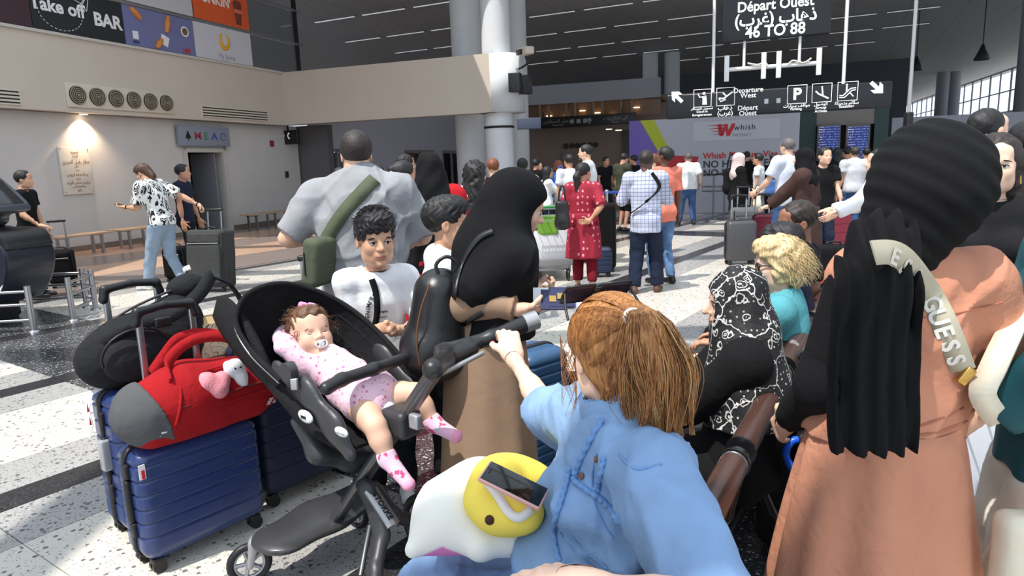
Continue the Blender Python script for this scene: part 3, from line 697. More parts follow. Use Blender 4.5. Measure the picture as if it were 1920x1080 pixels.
MB().box((0, 0, 0), ((b_-a_)/2, .06, .24), bev=.01).build('sign_box', signblk, o)
fnt = mat('dim_sign_print', (170, 170, 170), .5)
arrow(-(b_-a_)/2+.3, 0, .3, math.pi/2, fnt, o); arrow(.35, 0, .3, math.pi/2, fnt, o); txt(arab('تسجيل المسافرين'), .2, -1.1, .05, -.06, fnt, o); txt('Departure', .12, -1.1, -.12, -.06, fnt, o); txt(arab('الى الطائرات'), .2, 1.5, .05, -.06, fnt, o); txt('Gates', .12, 1.5, -.12, -.06, fnt, o)
for k in range(3):
    f_ = MB(); x = -.45+.3*k; f_.box((x, -.062, 0), (.09, .004, .09)).build('pictogram', fnt, o)
for q in (-1.8, 1.8): MB().box((q, 0, .35), (.02, .02, .14)).build('hanger', dark_m, o)
for (qa, qb, ya, yb, c, nm) in ((1150, 1170, 240, 400, (90, 88, 90), 'door_5'), (1030, 1052, 285, 400, (150, 146, 140), 'door_6')):
    x0, _ = PM(qa, 300); x1, z1_ = PM(qb, ya); struct(MB().box(((x0+x1)/2, 2.3, z1_/2), ((x1-x0)/2, .06, z1_/2)), nm, plate(c), FM)
o = empty('round_vent_row', label='small row of round vents high on the far lobby wall', cat='air vent', mw=FM@Matrix.Translation((PM(1072, 271)[0], 2.3, PM(1072, 271)[1])))
for k in range(6): MB().disc((-.9+.3*k, 0, 0), (0, 1, 0), .13, .06, 12).build('vent_ring', dkv, o)
struct(MB().box((-6, 10, 2.5), (8, .1, 2.5)), 'wall_far_back', mat('far_back', (150, 140, 136), .8), FM)
struct(MB().box((-4, 26, 4), (22, .1, 4)), 'wall_far_end', mat('far_end', (92, 94, 100), .8), FM)
# ------------------------------------------------------------------ hanging signs
pK = V3(*(at(1460, 190, 15.)[:2]), 0)
def PK(x, y): return PW(x, y, pK)
FK = frame(pK, NA)
a_, za_ = PK(1250, 224); b_, zb2 = PK(1672, 152); zc_ = (za_+zb2)/2; cx_ = (a_+b_)/2
dirs = empty('direction_sign', label='long black hanging sign with arrows, check in, parking and escalator pictograms', cat='sign', mw=FK@Matrix.Translation((cx_, 0, zc_)))
hw, hh = (b_-a_)/2, (zb2-za_)/2
MB().box((0, 0, 0), (hw, .12, hh), bev=.03).build('sign_box', signblk, dirs)
def D(x, y):
    q, z = PK(x, y); return q-cx_, z-zc_
x, z = D(1270, 182); arrow(x, z, .34, R_(135), emit_w, dirs, -.122); x, z = D(1643, 166); arrow(x, z, .34, R_(-45), emit_w, dirs, -.122)
def pbox(px_, py_):
    x, z = D(px_, py_); r = .185; MB().tube([(x-r, -.125, z-r), (x+r, -.125, z-r), (x+r, -.125, z+r), (x-r, -.125, z+r)], .009, 4, closed=True).build('pictogram_frame', emit_w, dirs); return x, z
def pic(x, z, tubes, polys=(), discs=()):
    m = MB()
    for P, r in tubes: m.tube([(x+a, -.125, z+c) for a, c in P], r, 6)
    for P in polys: m.poly([(x+a, z+c) for a, c in P], -.129, -.122)
    for a, c, r in discs: m.disc((x+a, -.125, z+c), (0, 1, 0), r, .008, 12)
    m.build('pictogram', emit_w, dirs)
x, z = pbox(1318, 185); pic(x, z, [([(-.1, .1), (-.06, .02), (.02, .03)], .014), ([(.03, .03), (.03, -.14)], .035), ([(.06, .05), (.08, -.14)], .02)], discs=[(.03, .1, .03)])
x, z = pbox(1361, 182); pic(x, z, [([(-.14, -.03), (-.04, -.04), (.14, .09)], .018), ([(-.06, .08), (.03, -.0)], .016), ([(-.14, -.03), (-.1, -.1), (.0, -.06)], .014)])
x, z = pbox(1494, 178); txt('P', .32, x, z, -.122, emit_w, dirs, bold=.035)
x, z = pbox(1540, 175); pic(x, z, [([(-.12, .04), (-.06, -.02), (.13, -.12)], .018), ([(.0, .13), (.02, -.06)], .016)])
x, z = pbox(1588, 172); pic(x, z, [([(-.15, -.08), (-.08, -.08), (.05, .05), (.15, .06)], .012), ([(-.15, -.12), (-.05, -.12), (.08, .01), (.15, .02)], .012), ([(-.02, .0), (-.02, .1)], .018), ([(.05, -.04), (.11, -.11)], .012)], discs=[(-.02, .13, .02)])
for s, px_, py_, sz in (('Departure', 1403, 170, .15), ('West', 1403, 180, .15), ('Départ', 1402, 203, .15), ('Ouest', 1402, 213, .15), ('Check in', 1317, 210, .07), ('Enregistrement', 1317, 216, .07), ('Parking', 1492, 205, .08), ('Arrival', 1538, 203, .08), ('Arrivée', 1538, 209, .08), ('Escalator', 1586, 200, .08)):
    x, z = D(px_, py_); txt(s, sz*.95, x, z, -.122, emit_w, dirs, bold=.01)
for s, px_, py_, sz in (('تسجيل المسافر', 1317, 204, .075), ('ذهاب', 1360, 203, .13), ('(غرب)', 1360, 213, .13), ('مواقف سيارات', 1493, 199, .085), ('الوصول', 1538, 196, .085), ('سلالم متحركة', 1586, 194, .085)):
    x, z = D(px_, py_); txt(arab(s), sz, x, z, -.122, emit_w, dirs, bold=.012)
x, z = D(1448, 190); MB().box((x, -.12, z), (.16, .006, .05)).build('clock_window', steel, dirs); MB().box((x, -.125, z), (.08, .008, .055)).build('clock_display', blk, dirs)
for q in (1337, 1581):
    x, _ = D(q, 160); MB().tube([(x, 0, hh), (x, 0, 8.2-zc_)], .035, 10).build('hanging_pole', wht, dirs)
a_, za_ = PK(1353, 81); b_, _ = PK(1556, 70); zt_ = PK(1353, -60)[1]
gate = empty('gate_sign', label='square black hanging sign reading Départ Ouest 46 TO 88', cat='sign', mw=FK@Matrix.Translation(((a_+b_)/2, 0, (za_+zt_)/2)))
MB().box((0, 0, 0), ((b_-a_)/2, .1, (zt_-za_)/2), bev=.02).build('sign_box', signblk, gate)
def G(x, y):
    q, z = PK(x, y); return q-(a_+b_)/2, z-(za_+zt_)/2
for s, y, sz, ar in (('Départ Ouest', 10, .285, 0), ('ذهاب (غرب)', 35, .34, 1), ('46 TO 88', 59, .32, 0), ('Departure West', -22, .27, 0)):
    x, z = G(1453, y); txt(arab(s) if ar else s, sz, x, z, -.1, emit_w, gate, bold=.02, sx=.92)
for q in (1396, 1500):
    x, z = G(q, 75); MB().tube([(x, 0, -(zt_-za_)/2), (x, 0, -(zt_-za_)/2-.55)], .03, 8).build('hanging_pole', wht, gate); MB().tube([(x, 0, (zt_-za_)/2), (x, 0, 8.2-(za_+zt_)/2)], .03, 8).build('hanging_pole', wht, gate)
x0, z0 = PK(1365, 128); x1, z1_ = PK(1535, 121)
br = empty('screen_bracket', label='empty white metal screen bracket hanging between the two black signs', cat='bracket', mw=FK@Matrix.Translation(((x0+x1)/2, 0, (z0+z1_)/2)))
MB().tube([(-(x1-x0)/2, 0, 0), ((x1-x0)/2, 0, 0)], .045, 8).build('crossbar', wht, br)
for q in (1363, 1432, 1460, 1535):
    x = PK(q, 120)[0]-(x0+x1)/2; MB().box((x, -.06, .02), (.05, .02, .27), bev=.01).build('mounting_arm', wht, br)
MB().tube(spline([(.75, -.05, .1), (.6, -.06, .02), (.4, -.05, .08), (.3, -.05, .0)], 6), .02, 6).build('cable', mat('cable_cream', (220, 214, 196), .6), br)
MB().tube(spline([(-.5, -.05, .1), (-.3, -.06, .05), (-.15, -.05, .09), (-.1, -.05, .0)], 6), .02, 6).build('cable', MATS['cable_cream'], br)
p = at(1703, 225, 12.); o = empty('hanging_pole', (p[0], p[1], p[2]), label='thin grey pole with a small black camera hanging from the ceiling', cat='pole')
MB().tube([(0, 0, 0), (0, 0, 8.2-p[2])], .03, 8).build('pole', mat('pole_grey', (160, 160, 164), .4), o); MB().box((0, 0, -.03), (.06, .06, .16), bev=.02).build('camera_body', blk, o)
for q, y, Y in ((1718, 118, 33), (1842, 97, 30)):
    p = at(q, y, Y); o = empty('ceiling_speaker', tuple(p), label=('small black speaker hanging from the ceiling right of the long pole', 'smallest black speaker hanging above the window wall')[q > 1800], cat='speaker')
    MB().rings(lathe([(.05, .3), (.12, .1), (.3, -.3), (.28, -.34)], 12)).build('horn', blk, o); MB().tube([(0, 0, .3), (0, 0, 8-p[2])], .02, 6).build('drop_rod', dark_m, o)
# column gear
def ap(q, y, Y): return at(q, y, Y)
p = ap(985, 98, 19.6); o = empty('security_camera', tuple(p), label='cream security camera on a black arm above the column speakers', cat='camera')
MB().box((.02, -.2, 0), (.13, .22, .1), M=rotz(.5), bev=.03).build('camera_body', cream, o); MB().box((-.13, -.15, -.02), (.09, .12, .07), M=rotz(.5), bev=.02).build('lens_hood', blk, o)
MB().tube(spline([(0, 0, -.1), (.03, .02, -.3), (-.2, .1, -.42)], 6), .03, 8).build('camera_arm', blk, o)
for q, y, lab in ((966, 155, 'black wall speaker on the column, the left one under the camera'), (985, 159, 'black wall speaker on the column, the right one under the camera')):
    p = ap(q, y, 19.2+.02*(q-966)); o = empty('wall_speaker', tuple(p), rz=.5 if q > 970 else -.3, label=lab, cat='speaker', group='speakers on the white column')
    MB().box((0, 0, 0), (.16, .13, .25), bev=.02).build('cabinet', blk, o); MB().box((0, .2, 0), (.03, .14, .03)).build('bracket', dark_m, o); MB().disc((0, -.13, -.05), (0, 1, 0), .1, .01, 16).build('grille', dark_m, o)
p = ap(985, 232, 19.3); o = empty('column_box', tuple(p), label='dark blue grey equipment box strapped to the white column', cat='equipment box')
MB().box((.1, 0, 0), (.33, .1, .15), bev=.02).build('housing', mat('blue_grey_box', (70, 78, 98), .5), o); MB().box((-.1, .1, 0), (.12, .12, .1)).build('clamp', dark_m, o)
# ------------------------------------------------------------------ people
def skinmat(name, c): return mat(name, c, .55, bump=(60, .06, .002), vary=.05, vscale=10, Subsurface_Weight=.08, Subsurface_Radius=(.02, .008, .004), Subsurface_Scale=.3)
SK = dict(light=skinmat('skin_light', (222, 178, 152)), fair=skinmat('skin_fair', (232, 192, 168)), tan=skinmat('skin_tan', (190, 140, 112)), olive=skinmat('skin_olive', (204, 156, 126)), dark=skinmat('skin_dark', (104, 72, 56)), mid=skinmat('skin_brown', (150, 104, 80)))
def hairmat(name, c, c2=None):
    def pat(t, col):
        n = t.noise(9, 5, vec=t.coord('Object', scale=(14, 14, 1.6)), dist=.8); return t.mix(t.ramp(n, .35, .65), tuple(x*.7 for x in col[:3])+(1,), srgb(*c2) if c2 else tuple(min(1, x*1.3) for x in col[:3])+(1,))
    return mat(name, c, .58, pattern=pat, bump=(70, .5, .006))
HR = dict(black=hairmat('hair_black', (24, 22, 24)), brown=hairmat('hair_brown', (74, 50, 36)), dkbrown=hairmat('hair_dark_brown', (42, 32, 28)), gray=hairmat('hair_grey', (96, 92, 90)), red=hairmat('hair_auburn', (150, 88, 46), (196, 138, 78)), blond=hairmat('hair_blonde', (196, 166, 116), (232, 208, 158)), honey=hairmat('hair_honey', (150, 92, 48), (206, 148, 90)), auburn=hairmat('hair_reddish', (120, 66, 40)))
eyew = mat('eye_white', (226, 220, 214), .25); iris = mat('iris_brown', (44, 28, 20), .15); lipm = mat('lips', (178, 96, 90), .45); lipn = mat('lips_plain', (168, 108, 92), .5); browm = mat('eyebrow_dark', (34, 26, 22), .8)
def ik(a, c, l1, l2, hint):
    a = np.array(a, float); c = np.array(c, float); d = c-a; L = np.linalg.norm(d); L_ = min(L, (l1+l2)*.999); u = d/(L+1e-9); c = a+u*L_
    x = (l1*l1-l2*l2+L_*L_)/(2*L_); h = math.sqrt(max(l1*l1-x*x, 0)); w = np.array(hint, float); w = nrm(w-u*(w@u)); return a+u*x+w*h, c
def hand(S, w, d, n, s=1., curl=.35, thumb=1, spread=.0, fr=.0088, k=.006):
    """w wrist, d finger direction, n palm normal, thumb=+1: thumb on side cross(n,d); returns bbox"""
    d = nrm(d); n = nrm(np.array(n, float)-d*(np.array(n, float)@d)); x = np.cross(n, d)*thumb; w = np.array(w, float)
    M = np.stack([x, d, n], 1); S.box(w+d*.048*s, V3(.040, .050, .014)*s, M, rad=.013*s, k=.02); S.cap(w-d*.02*s, w+d*.03*s, .026*s, .027*s, k=.02)
    S.cap(w+d*.02*s+x*.02*s+n*.008*s, w+d*.05*s+x*.028*s+n*.01*s, .016*s, .012*s, k=.015)
    P = [w]
    for i, (o, L) in enumerate(((.031, .074), (.0105, .084), (-.010, .078), (-.030, .060))):
        b = w+d*(.09-.004*abs(i-1.2))*s+x*o*s; dd = nrm(d+x*(o*spread*12)); nn = n; a = curl*(.8+.12*i); pts = [b]
        for j, f in enumerate((.46, .30, .24)):
            ang = a*(1 if j else .8); dd, nn = nrm(dd*math.cos(ang)+nn*math.sin(ang)), nrm(nn*math.cos(ang)-dd*math.sin(ang)); b = b+dd*L*f*s; pts.append(b)
        S.chain(pts, [fr*s*1.05, fr*s, fr*s*.92, fr*s*.8], k=k); P += pts
    b = w+d*.025*s+x*.030*s; dd = nrm(d*.75+x*.75+n*.25); pts = [b, b+dd*.038*s]; dd2 = nrm(dd*(1-.3*curl)+n*.7*curl+d*.3-x*.35*curl); pts += [pts[-1]+dd2*.032*s]; dd3 = nrm(dd2+n*.3*curl-x*.3*curl+d*.1); pts += [pts[-1]+dd3*.024*s]
    S.chain(pts, [.014*s, .0115*s, .0105*s, .0085*s], k=.008); P += pts
    P = np.array(P); return P.min(0)-.022*s, P.max(0)+.022*s, pts
def head_sdf(S, C, M, h=1., fem=False, nose=1., jaw=1., plain=False):
    """C head centre, M columns = (right, forward, up)"""
    q = lambda x, y, z: C+M@(V3(x, y, z)*h)
    E = lambda c, r, k=.02, neg=False: S.ell(q(*c), V3(*r)*h, M, k=k*h, neg=neg)
    E((0, -.014, .032), (.075, .096, .088)); E((0, .028, -.018), (.060, .066, .082), .03)
    jw = .042*jaw*(.88 if fem else 1.); E((0, .048, -.074), (jw, .038, .032), .035)
    for s in (-1, 1): E((s*.034, .056, -.024), (.026, .028, .026), .02); E((s*.048, .012, -.062), (.018*jaw, .03, .03), .03)
    S.cap(q(-.03, .078, .024), q(.03, .078, .024), .013*h, k=.014*h)
    E((0, .058, .058), (.055, .03, .035), .02)
    if not plain:
        for s in (-1, 1): E((s*.031, .094, .002), (.017, .014, .011), .010, True)
    S.cap(q(0, .088, .010), q(0, .109*nose, -.022), .0075*h, .0115*h, k=.012*h)
    for s in (-1, 1): E((s*.011, .097, -.026), (.0085, .010, .0075), .006)
    E((0, .088, -.052), (.024, .014, .014), .015)
    E((0, .104, -.0575), (.024, .006, .0022), .003, True)
    E((0, .083, -.092), (.018, .016, .014), .015)
    for s in (-1, 1):
        E((s*.078, -.006, -.004), (.0075, .020, .031), .006); E((s*.086, .002, -.004), (.006, .010, .018), .004, True)
def face_parts(root, C, M, h=1., closed=False, lips=None, look=(0, 0), brow=browm, fem=False):
    q = lambda x, y, z: C+M@(V3(x, y, z)*h)
    for s in (-1, 1):
        c = q(s*.031, .0765, .002)
        if not closed:
            e = SDF().ell(c, V3(1, 1, 1)*.0135*h).mesh('eye', .0022*h); eo = link('eye', e, eyew, root)
            g = nrm(M@V3(look[0], 1, look[1])); MB().disc(c+g*.0112*h, g, .0058*h, .0052*h, 14).build('iris', iris, eo)
        S = SDF(); n = 7; a0 = np.linspace(-1, 1, n)
        zz = -.004 if closed else .0062
        P = [q(s*.031+.0155*t, .0835+.006*(1-t*t), .002+(zz*(1-t*t)*(1.2 if closed else 1))) for t in a0]
        MB().tube(P, .0018*h if not closed else .0015*h, 6).build('eyelashes', browm, root)
        P = [q(s*(.031+.004)+.019*t*1., .0915-.006*t*t*1.-(.004 if t*s > 0 else 0)*abs(t), .023-.006*t*t+(.002 if t*s < 0 else 0)) for t in a0]
        MB().tube(P, [(.0014+.0026*(1-t*t))*h*(.7 if fem else 1) for t in a0], 6).build('eyebrow', brow, root)
    S = SDF(); S.ell(q(0, .1005, -.0535), V3(.0205, .006, .0034)*h, M, k=.004).ell(q(0, .0995, -.0620), V3(.018, .0065, .0044)*h, M, k=.003)
    link('lips', S.mesh('lips', .0017*h), lips or lipn, root)
def hair_sdf(S, C, M, h, style):
    q = lambda x, y, z: C+M@(V3(x, y, z)*h)
    E = lambda c, r, k=.02, neg=False: S.ell(q(*c), V3(*r)*h, M, k=k*h, neg=neg)
    B = lambda c, r, k=.01: S.box(q(*c), V3(*r)*h, M, rad=.02*h, k=k*h, neg=True)
    if style == 'buzz': E((0, -.018, .038), (.078, .099, .089))
    elif style == 'curly': E((0, -.02, .05), (.105, .12, .105)); E((0, -.06, -.0), (.1, .09, .1))
    elif style == 'full': E((0, -.014, .045), (.088, .108, .095)); E((0, .03, .085), (.07, .07, .05))
    else: E((0, -.018, .042), (.0865, .107, .093))
    B((0, .125, -.06), (.12, .062, .104), .02)
    if style in ('long', 'pony', 'bob', 'curlylong'): B((0, .075, -.11), (.055, .07, .13), .02)
    else:
        B((0, .07, -.11), (.12, .085, .110), .02); B((0, -.03, -.16), (.12, .2, .10), .02)
    if style == 'long' or style == 'curlylong':
        r = 1.35 if style == 'curlylong' else 1.
        S.cap(q(0, -.055, 0), q(0, -.085, -.30 if r == 1 else -.34), .085*r*h, .07*r*h, k=.04, flat=(M[:, 1], .62))
        for s in (-1, 1): S.cap(q(s*.06, -.02, 0), q(s*.075, -.05, -.22), .04*r*h, .025*h, k=.03)
    if style == 'pony':
        S.cap(q(0, -.09, .03), q(0, -.14, -.05), .03*h, .042*h, k=.02); S.cap(q(0, -.14, -.05), q(.0, -.12, -.42), .042*h, .02*h, k=.03)
    if style == 'bun': E((0, -.12, .05), (.045, .04, .045), .015)
def hijab_sdf(S, C, M, h, J, ln=.30, wide=1.):
    q = lambda x, y, z: C+M@(V3(x, y, z)*h)
    S.ell(q(0, -.012, .030), V3(.096, .118, .114)*h, M, k=.02); S.ell(q(0, .0, -.05), V3(.088, .098, .09)*h, M, k=.04)
    S.cap(q(0, -.015, -.06), J['N']+V3(0, .0, .02), .085*h*wide, .098*h*wide, k=.04)
    S.cap(J['N']+V3(0, 0, .0), J['N']+V3(0, -.01, -ln*.5), .12*wide, .175*wide, k=.06, flat=(J['F'], .72))
    if ln > .25: S.cap(J['N']+V3(0, -.01, -.15), J['N']+V3(0, -.02, -ln), .175*wide, .20*wide, k=.05, flat=(J['F'], .70), cut='b')
    S.ell(q(0, .128, -.012), V3(.085, .080, .080)*h, M, k=.010, neg=True)
DEF = dict(lean=(0, 0), hip=(0, 0, .94), head=(0, 0, 0), lw=None, rw=None, le=(-.3, -1, -.2), re=(.3, -1, -.2), lf=(-.09, 0, .08), rf=(.09, 0, .08), lk=(0, 1, 0), rk=(0, 1, 0), lh=None, rh=None, curl=.45, lcurl=None, rcurl=None, ly=0., ry=0., tw=0.)
def joints(H, fem, bulk, pose):
    p = dict(DEF); p.update(pose); s = H/1.72; J = dict(s=s, p=p); f = s
    P = V3(*p['hip'])*f; N = P+V3(p['lean'][0], p['lean'][1], 0)*f; dz = math.sqrt(max(.52**2-p['lean'][0]**2-p['lean'][1]**2, .01)); N = N+V3(0, 0, dz)*f
    J['P'] = P; J['N'] = N; up = nrm(N-P); J['up'] = up; X = rotz(R_(p['tw']))@V3(1, 0, 0); X = nrm(X-up*(X@up)); F = np.cross(up, X); J['X'] = X; J['F'] = F
    sw = (.165 if fem else .185)*(1+(bulk-1)*.5)*f; J['sw'] = sw
    hy, hp, hr = [R_(a) for a in p['head']]
    M = rotz(-hy)@rotx(-hp)@roty(hr); J['HM'] = M
    J['hs'] = p.get('hs', 1.)*f**.35*1.0
    J['HC'] = N+V3(0, .015, .03)*f+(M@V3(0, .02, .115))*J['hs']
    for k, sg in (('l', -1), ('r', 1)):
        sh = N+X*sg*sw-up*.055*f; J[k+'s'] = sh; wt = p[k+'w']
        wt = sh+V3(sg*.07, .04, -.53)*f if wt is None else V3(*wt)*f
        hint = V3(*p[k+'e']); e, w = ik(sh, wt, .285*f, .25*f, hint); J[k+'el'] = e; J[k+'wr'] = w
        hp_ = P+X*sg*.088*f-V3(0, 0, .03)*f; J[k+'h'] = hp_; a = V3(*p[k+'f'])*f; kn, a = ik(hp_, a, .43*f, .42*f, V3(*p[k+'k'])); J[k+'kn'] = kn; J[k+'a'] = a
        J[k+'toe'] = rotz(-R_(p[k+'y']))@V3(0, 1, 0)
    return J
def torso(S, J, inf=0., fem=False, bulk=1., lo=0.):
    f = J['s']; P, N, X, F, up = J['P'], J['N'], J['X'], J['F'], J['up']; b = bulk; fl_ = (F, .66+.10*(b-1))
    r = [(.160 if fem else .150), (.128 if fem else .138), (.148 if fem else .160), .125]
    pts = [P-up*lo*f, P+up*.17*f, P+up*.34*f, P+up*.43*f]; rr = [r[0]*b, r[1]*(b if b <= 1 else 1+(b-1)*1.5), r[2]*b, r[3]*b]
    S.chain(pts, [x*f+inf for x in rr], k=.03, flat=fl_)
    S.cap(J['ls']+X*.03*f, J['rs']-X*.03*f, .056*f+inf*.8, k=.04); S.cap(N-up*.05*f, N+up*.0*f, .085*f+inf*.6, .05*f+inf*.3, k=.03, flat=(F, .8))
    if b > 1.1: S.ell(P+up*.13*f+F*.06*f, V3(.13*b, .1*b, .13)*f+inf, k=.04)
    if fem:
        for s in (-1, 1): S.ell(P+up*.335*f+F*.085*f+X*s*.066*f, V3(.062, .055, .06)*f+inf*.7, k=.03)
    for s in (-1, 1): S.ell(P-up*.02*f-F*.055*f+X*s*.065*f, V3(.085, .075, .09)*f*b+inf*.7, k=.04)
def skin_mesh(J, fem, bulk, rb, rh, rhd, m, root, nohead=False, name='body'):
    f = J['s']; S = SDF(); torso(S, J, -.022, fem, bulk); p = J['p']; fine = []
    b = 1+(bulk-1)*.6; g = .9 if fem else 1.
    S.cap(J['N']-J['up']*.02, J['HC']+J['HM']@V3(0, -.02, -.05)*J['hs'], (.056*g)*f*b, .050*f*g*b, k=.025)
    for k, sg in (('l', -1), ('r', 1)):
        S.chain([J[k+'s'], J[k+'el'], J[k+'wr']], [.050*f*b*g, .038*f*b*g, .025*f*g], k=.02)
        S.ell(J[k+'s']+(J[k+'el']-J[k+'s'])*.3, V3(.052, .052, .07)*f*b*g, k=.03); S.cap(J[k+'el']+(J[k+'wr']-J[k+'el'])*.12, J[k+'el']+(J[k+'wr']-J[k+'el'])*.45, .040*f*b*g, .036*f*b*g, k=.03)
        hd = p[k+'h']; d, n = ((J[k+'wr']-J[k+'el']), V3(-sg, 0, 0)) if hd is None else (V3(*hd[0]), V3(*hd[1]))
        th = hd[2] if hd is not None and len(hd) > 2 else (1 if k == 'l' else -1)
        if hd is None: n = V3(-sg, .15, 0); th = -sg
        c = p[k+'curl'] if p[k+'curl'] is not None else p['curl']
        a_, b_, tp = hand(S, J[k+'wr'], d, n, p.get('hands', 1.)*(f**.5)*(.92 if fem else 1), c, th); J[k+'thumb'] = tp
        if rhd < rb: fine.append((a_, b_, rhd*1.3))
        S.chain([J[k+'h'], J[k+'kn'], J[k+'a']], [.082*f*b, .052*f*b, .036*f], k=.03)
        S.ell(J[k+'kn']+(J[k+'a']-J[k+'kn'])*.25, V3(.055, .058, .1)*f*b, k=.03)
        S.cap(J[k+'a']+V3(0, 0, -.03)*f-J[k+'toe']*.03*f, J[k+'a']-V3(0, 0, .045)*f+J[k+'toe']*.13*f, .035*f, .026*f, k=.02)
    if not nohead:
        head_sdf(S, J['HC'], J['HM'], J['hs'], fem, p.get('nose', 1.), p.get('jaw', 1.))
        r = .135*J['hs']; fine.append((J['HC']-r, J['HC']+r*1.05, rh*1.3))
    return link(name, S.mesh(name, rb*1.9, fine=fine), m, root)
def along(J, k, t):
    a, e, w = J[k+'s'], J[k+'el'], J[k+'wr']; return a+(e-a)*t if t <= 1 else e+(w-e)*(t-1)
def sleeves(S, J, t, inf, fem, bulk, cut='b'):
    f = J['s']; b = (1+(bulk-1)*.6)*(.9 if fem else 1.)
    for k in 'lr':
        if t <= 0: continue
        if t <= 1: S.cap(J[k+'s'], along(J, k, t), .056*f*b+inf, .052*f*b+inf*1.3, k=.025, cut=cut)
        else: S.cap(J[k+'s'], J[k+'el'], .056*f*b+inf, .042*f*b+inf, k=.025); S.cap(J[k+'el'], along(J, k, min(t, 1.97)), .042*f*b+inf, .03*f*b+inf, k=.02, cut=cut)
        S.ell(J[k+'s'], V3(1, 1, 1)*(.062*f*b+inf), k=.03)
def shirt(J, m, root, res, t=.55, hem=.86, inf=.014, fem=False, bulk=1., name='shirt', fold=None, collar=False, neck=.075):
    S = SDF(); f = J['s']; torso(S, J, inf, fem, bulk); sleeves(S, J, t, inf, fem, bulk); P = J['P']; hz = hem*f
    if hz < P[2]: S.cap(P, V3(P[0], P[1], hz-.1), (.158 if fem else .150)*bulk*f+inf, (.165 if fem else .152)*bulk*f+inf*1.3, k=.03, flat=(J['F'], .72))
    S.box(V3(P[0], P[1], hz-.25), (.7, .7, .25), rad=.001, k=.003, neg=True)
    S.ell(J['N']+J['up']*.03*f+J['F']*.02*f, V3(neck, neck, .045)*f, k=.01, neg=True)
    if collar: S.cap(J['N']-J['up']*.0*f, J['N']+J['up']*.035*f, .075*f, .066*f, k=.01, flat=(J['F'], .9)); S.cap(J['N']+J['up']*.0*f, J['N']+J['up']*.09*f, .056*f, .054*f, k=.003, neg=True)
    return link(name, S.mesh(name, res, fold or folds(.006, 34, len(COL.objects))), m, root)
def trousers(J, m, root, res, hem=.09, top=None, inf=.014, bulk=1., fem=False, name='trousers', wide=1.):
    S = SDF(); f = J['s']; b = 1+(bulk-1)*.6; P = J['P']
    S.cap(P+V3(0, 0, .1)*f, P, .142*f*bulk+inf, .155*f*bulk+inf, k=.03, flat=(J['F'], .7), cut='a')
    for s in (-1, 1): S.ell(P-V3(0, 0, .02)*f-J['F']*.05*f+J['X']*s*.07*f, V3(.088, .078, .1)*f*b+inf, k=.04)
    for k in 'lr':
        S.cap(J[k+'h'], J[k+'kn'], .092*f*b+inf, (.058*f*b+inf)*wide, k=.03); t = 1.; a = J[k+'a']-V3(0, 0, .03)*f
        z0, z1 = J[k+'kn'][2], a[2]; t = min(1., max(.05, (z0-hem*f)/(z0-z1+1e-6))); S.cap(J[k+'kn'], J[k+'kn']+(a-J[k+'kn'])*t, (.058*f*b+inf)*wide, (.045*f+inf*1.2)*wide, k=.02, cut='b')
    if top is not None: S.box(V3(P[0], P[1], top*f+.5), (.6, .6, .5), rad=.001, k=.002, neg=True)
    return link(name, S.mesh(name, res, folds(.006, 40, len(COL.objects), 1.6)), m, root)
def skirt(J, m, root, z0, z1, r0, r1, name='skirt', nf=14, amp=.02, yo=0., fz=.8, c=None, seg=120, seed=1, c1=None, sq=2.):
    """pleated open skirt built as rings; z0 top, z1 hem (absolute metres)"""
    c = J['P'][:2] if c is None else c; c1 = c if c1 is None else c1; R = []; r = random.Random(seed); K = [(r.randint(nf//2, nf), r.uniform(0, 6), r.uniform(.4, 1)) for _ in range(4)]
    for side in (0, 1):
        for i in range(25):
            t = i/24 if side == 0 else 1-i/24; z = z0+(z1-z0)*t; rad = r0+(r1-r0)*(t**.8); q = []; th = .006*side
            for k in range(seg):
                a = 2*math.pi*k/seg; w = sum(w_*math.sin(n*a+ph+1.2*math.sin(3*t+ph)) for n, ph, w_ in K)/2.2; rr = rad+amp*w*(t**.7)-th; q.append((c[0]+(c1[0]-c[0])*t+rr*math.cos(a), c[1]+(c1[1]-c[1])*t+rr*fz*math.sin(a)+yo, z))
            R.append(q)
    return MB().rings(R, closed=True, cap=False).build(name, m, root)
def shoes(J, m, root, res=.008, sole=None, hi=0., k2='lr'):
    f = J['s']; out = []
    for k in k2:
        a, d = J[k+'a'], J[k+'toe']; z = a[2]-.08*f; S = SDF()
        S.cap(a+V3(0, 0, -.04)*f-d*.035*f, a+V3(0, 0, -.048)*f+d*.06*f, .040*f, .040*f, k=.02); S.cap(a+V3(0, 0, -.048)*f+d*.06*f, a+V3(0, 0, -.055)*f+d*.15*f, .042*f, .032*f, k=.02)
        S.cap(a+V3(0, 0, -.04)*f-d*.02*f, a+V3(0, 0, .02+hi)*f-d*.01, .042*f, .042*f, k=.02, cut='b'); S.box(a+V3(0, 0, -.08-.2)*f, V3(.3, .3, .2)*f, rad=.001, k=.002, neg=True)
        o = link('shoe', S.mesh('shoe', res), m, root)
        if sole is not None:
            S = SDF(); S.cap(a+V3(0, 0, -.070)*f-d*.035*f, a+V3(0, 0, -.070)*f+d*.145*f, .046*f, .040*f, k=.01, flat=(V3(0, 0, 1), .35)); link('sole', S.mesh('sole', res), sole, o)
        out.append(o)
    return out
def hair(J, m, root, style, res, bump=.004, f=90, name='hair'):
    S = SDF(); hair_sdf(S, J['HC'], J['HM'], J['hs'], style); r = random.Random(3)
    def dsp(P): return bump*np.sin(P[:, 0]*f+2*np.sin(P[:, 2]*f*.4))*np.sin(P[:, 1]*f*.9+2*np.sin(P[:, 2]*f*.5+P[:, 0]*30))
    return link(name, S.mesh(name, res, dsp), m, root)
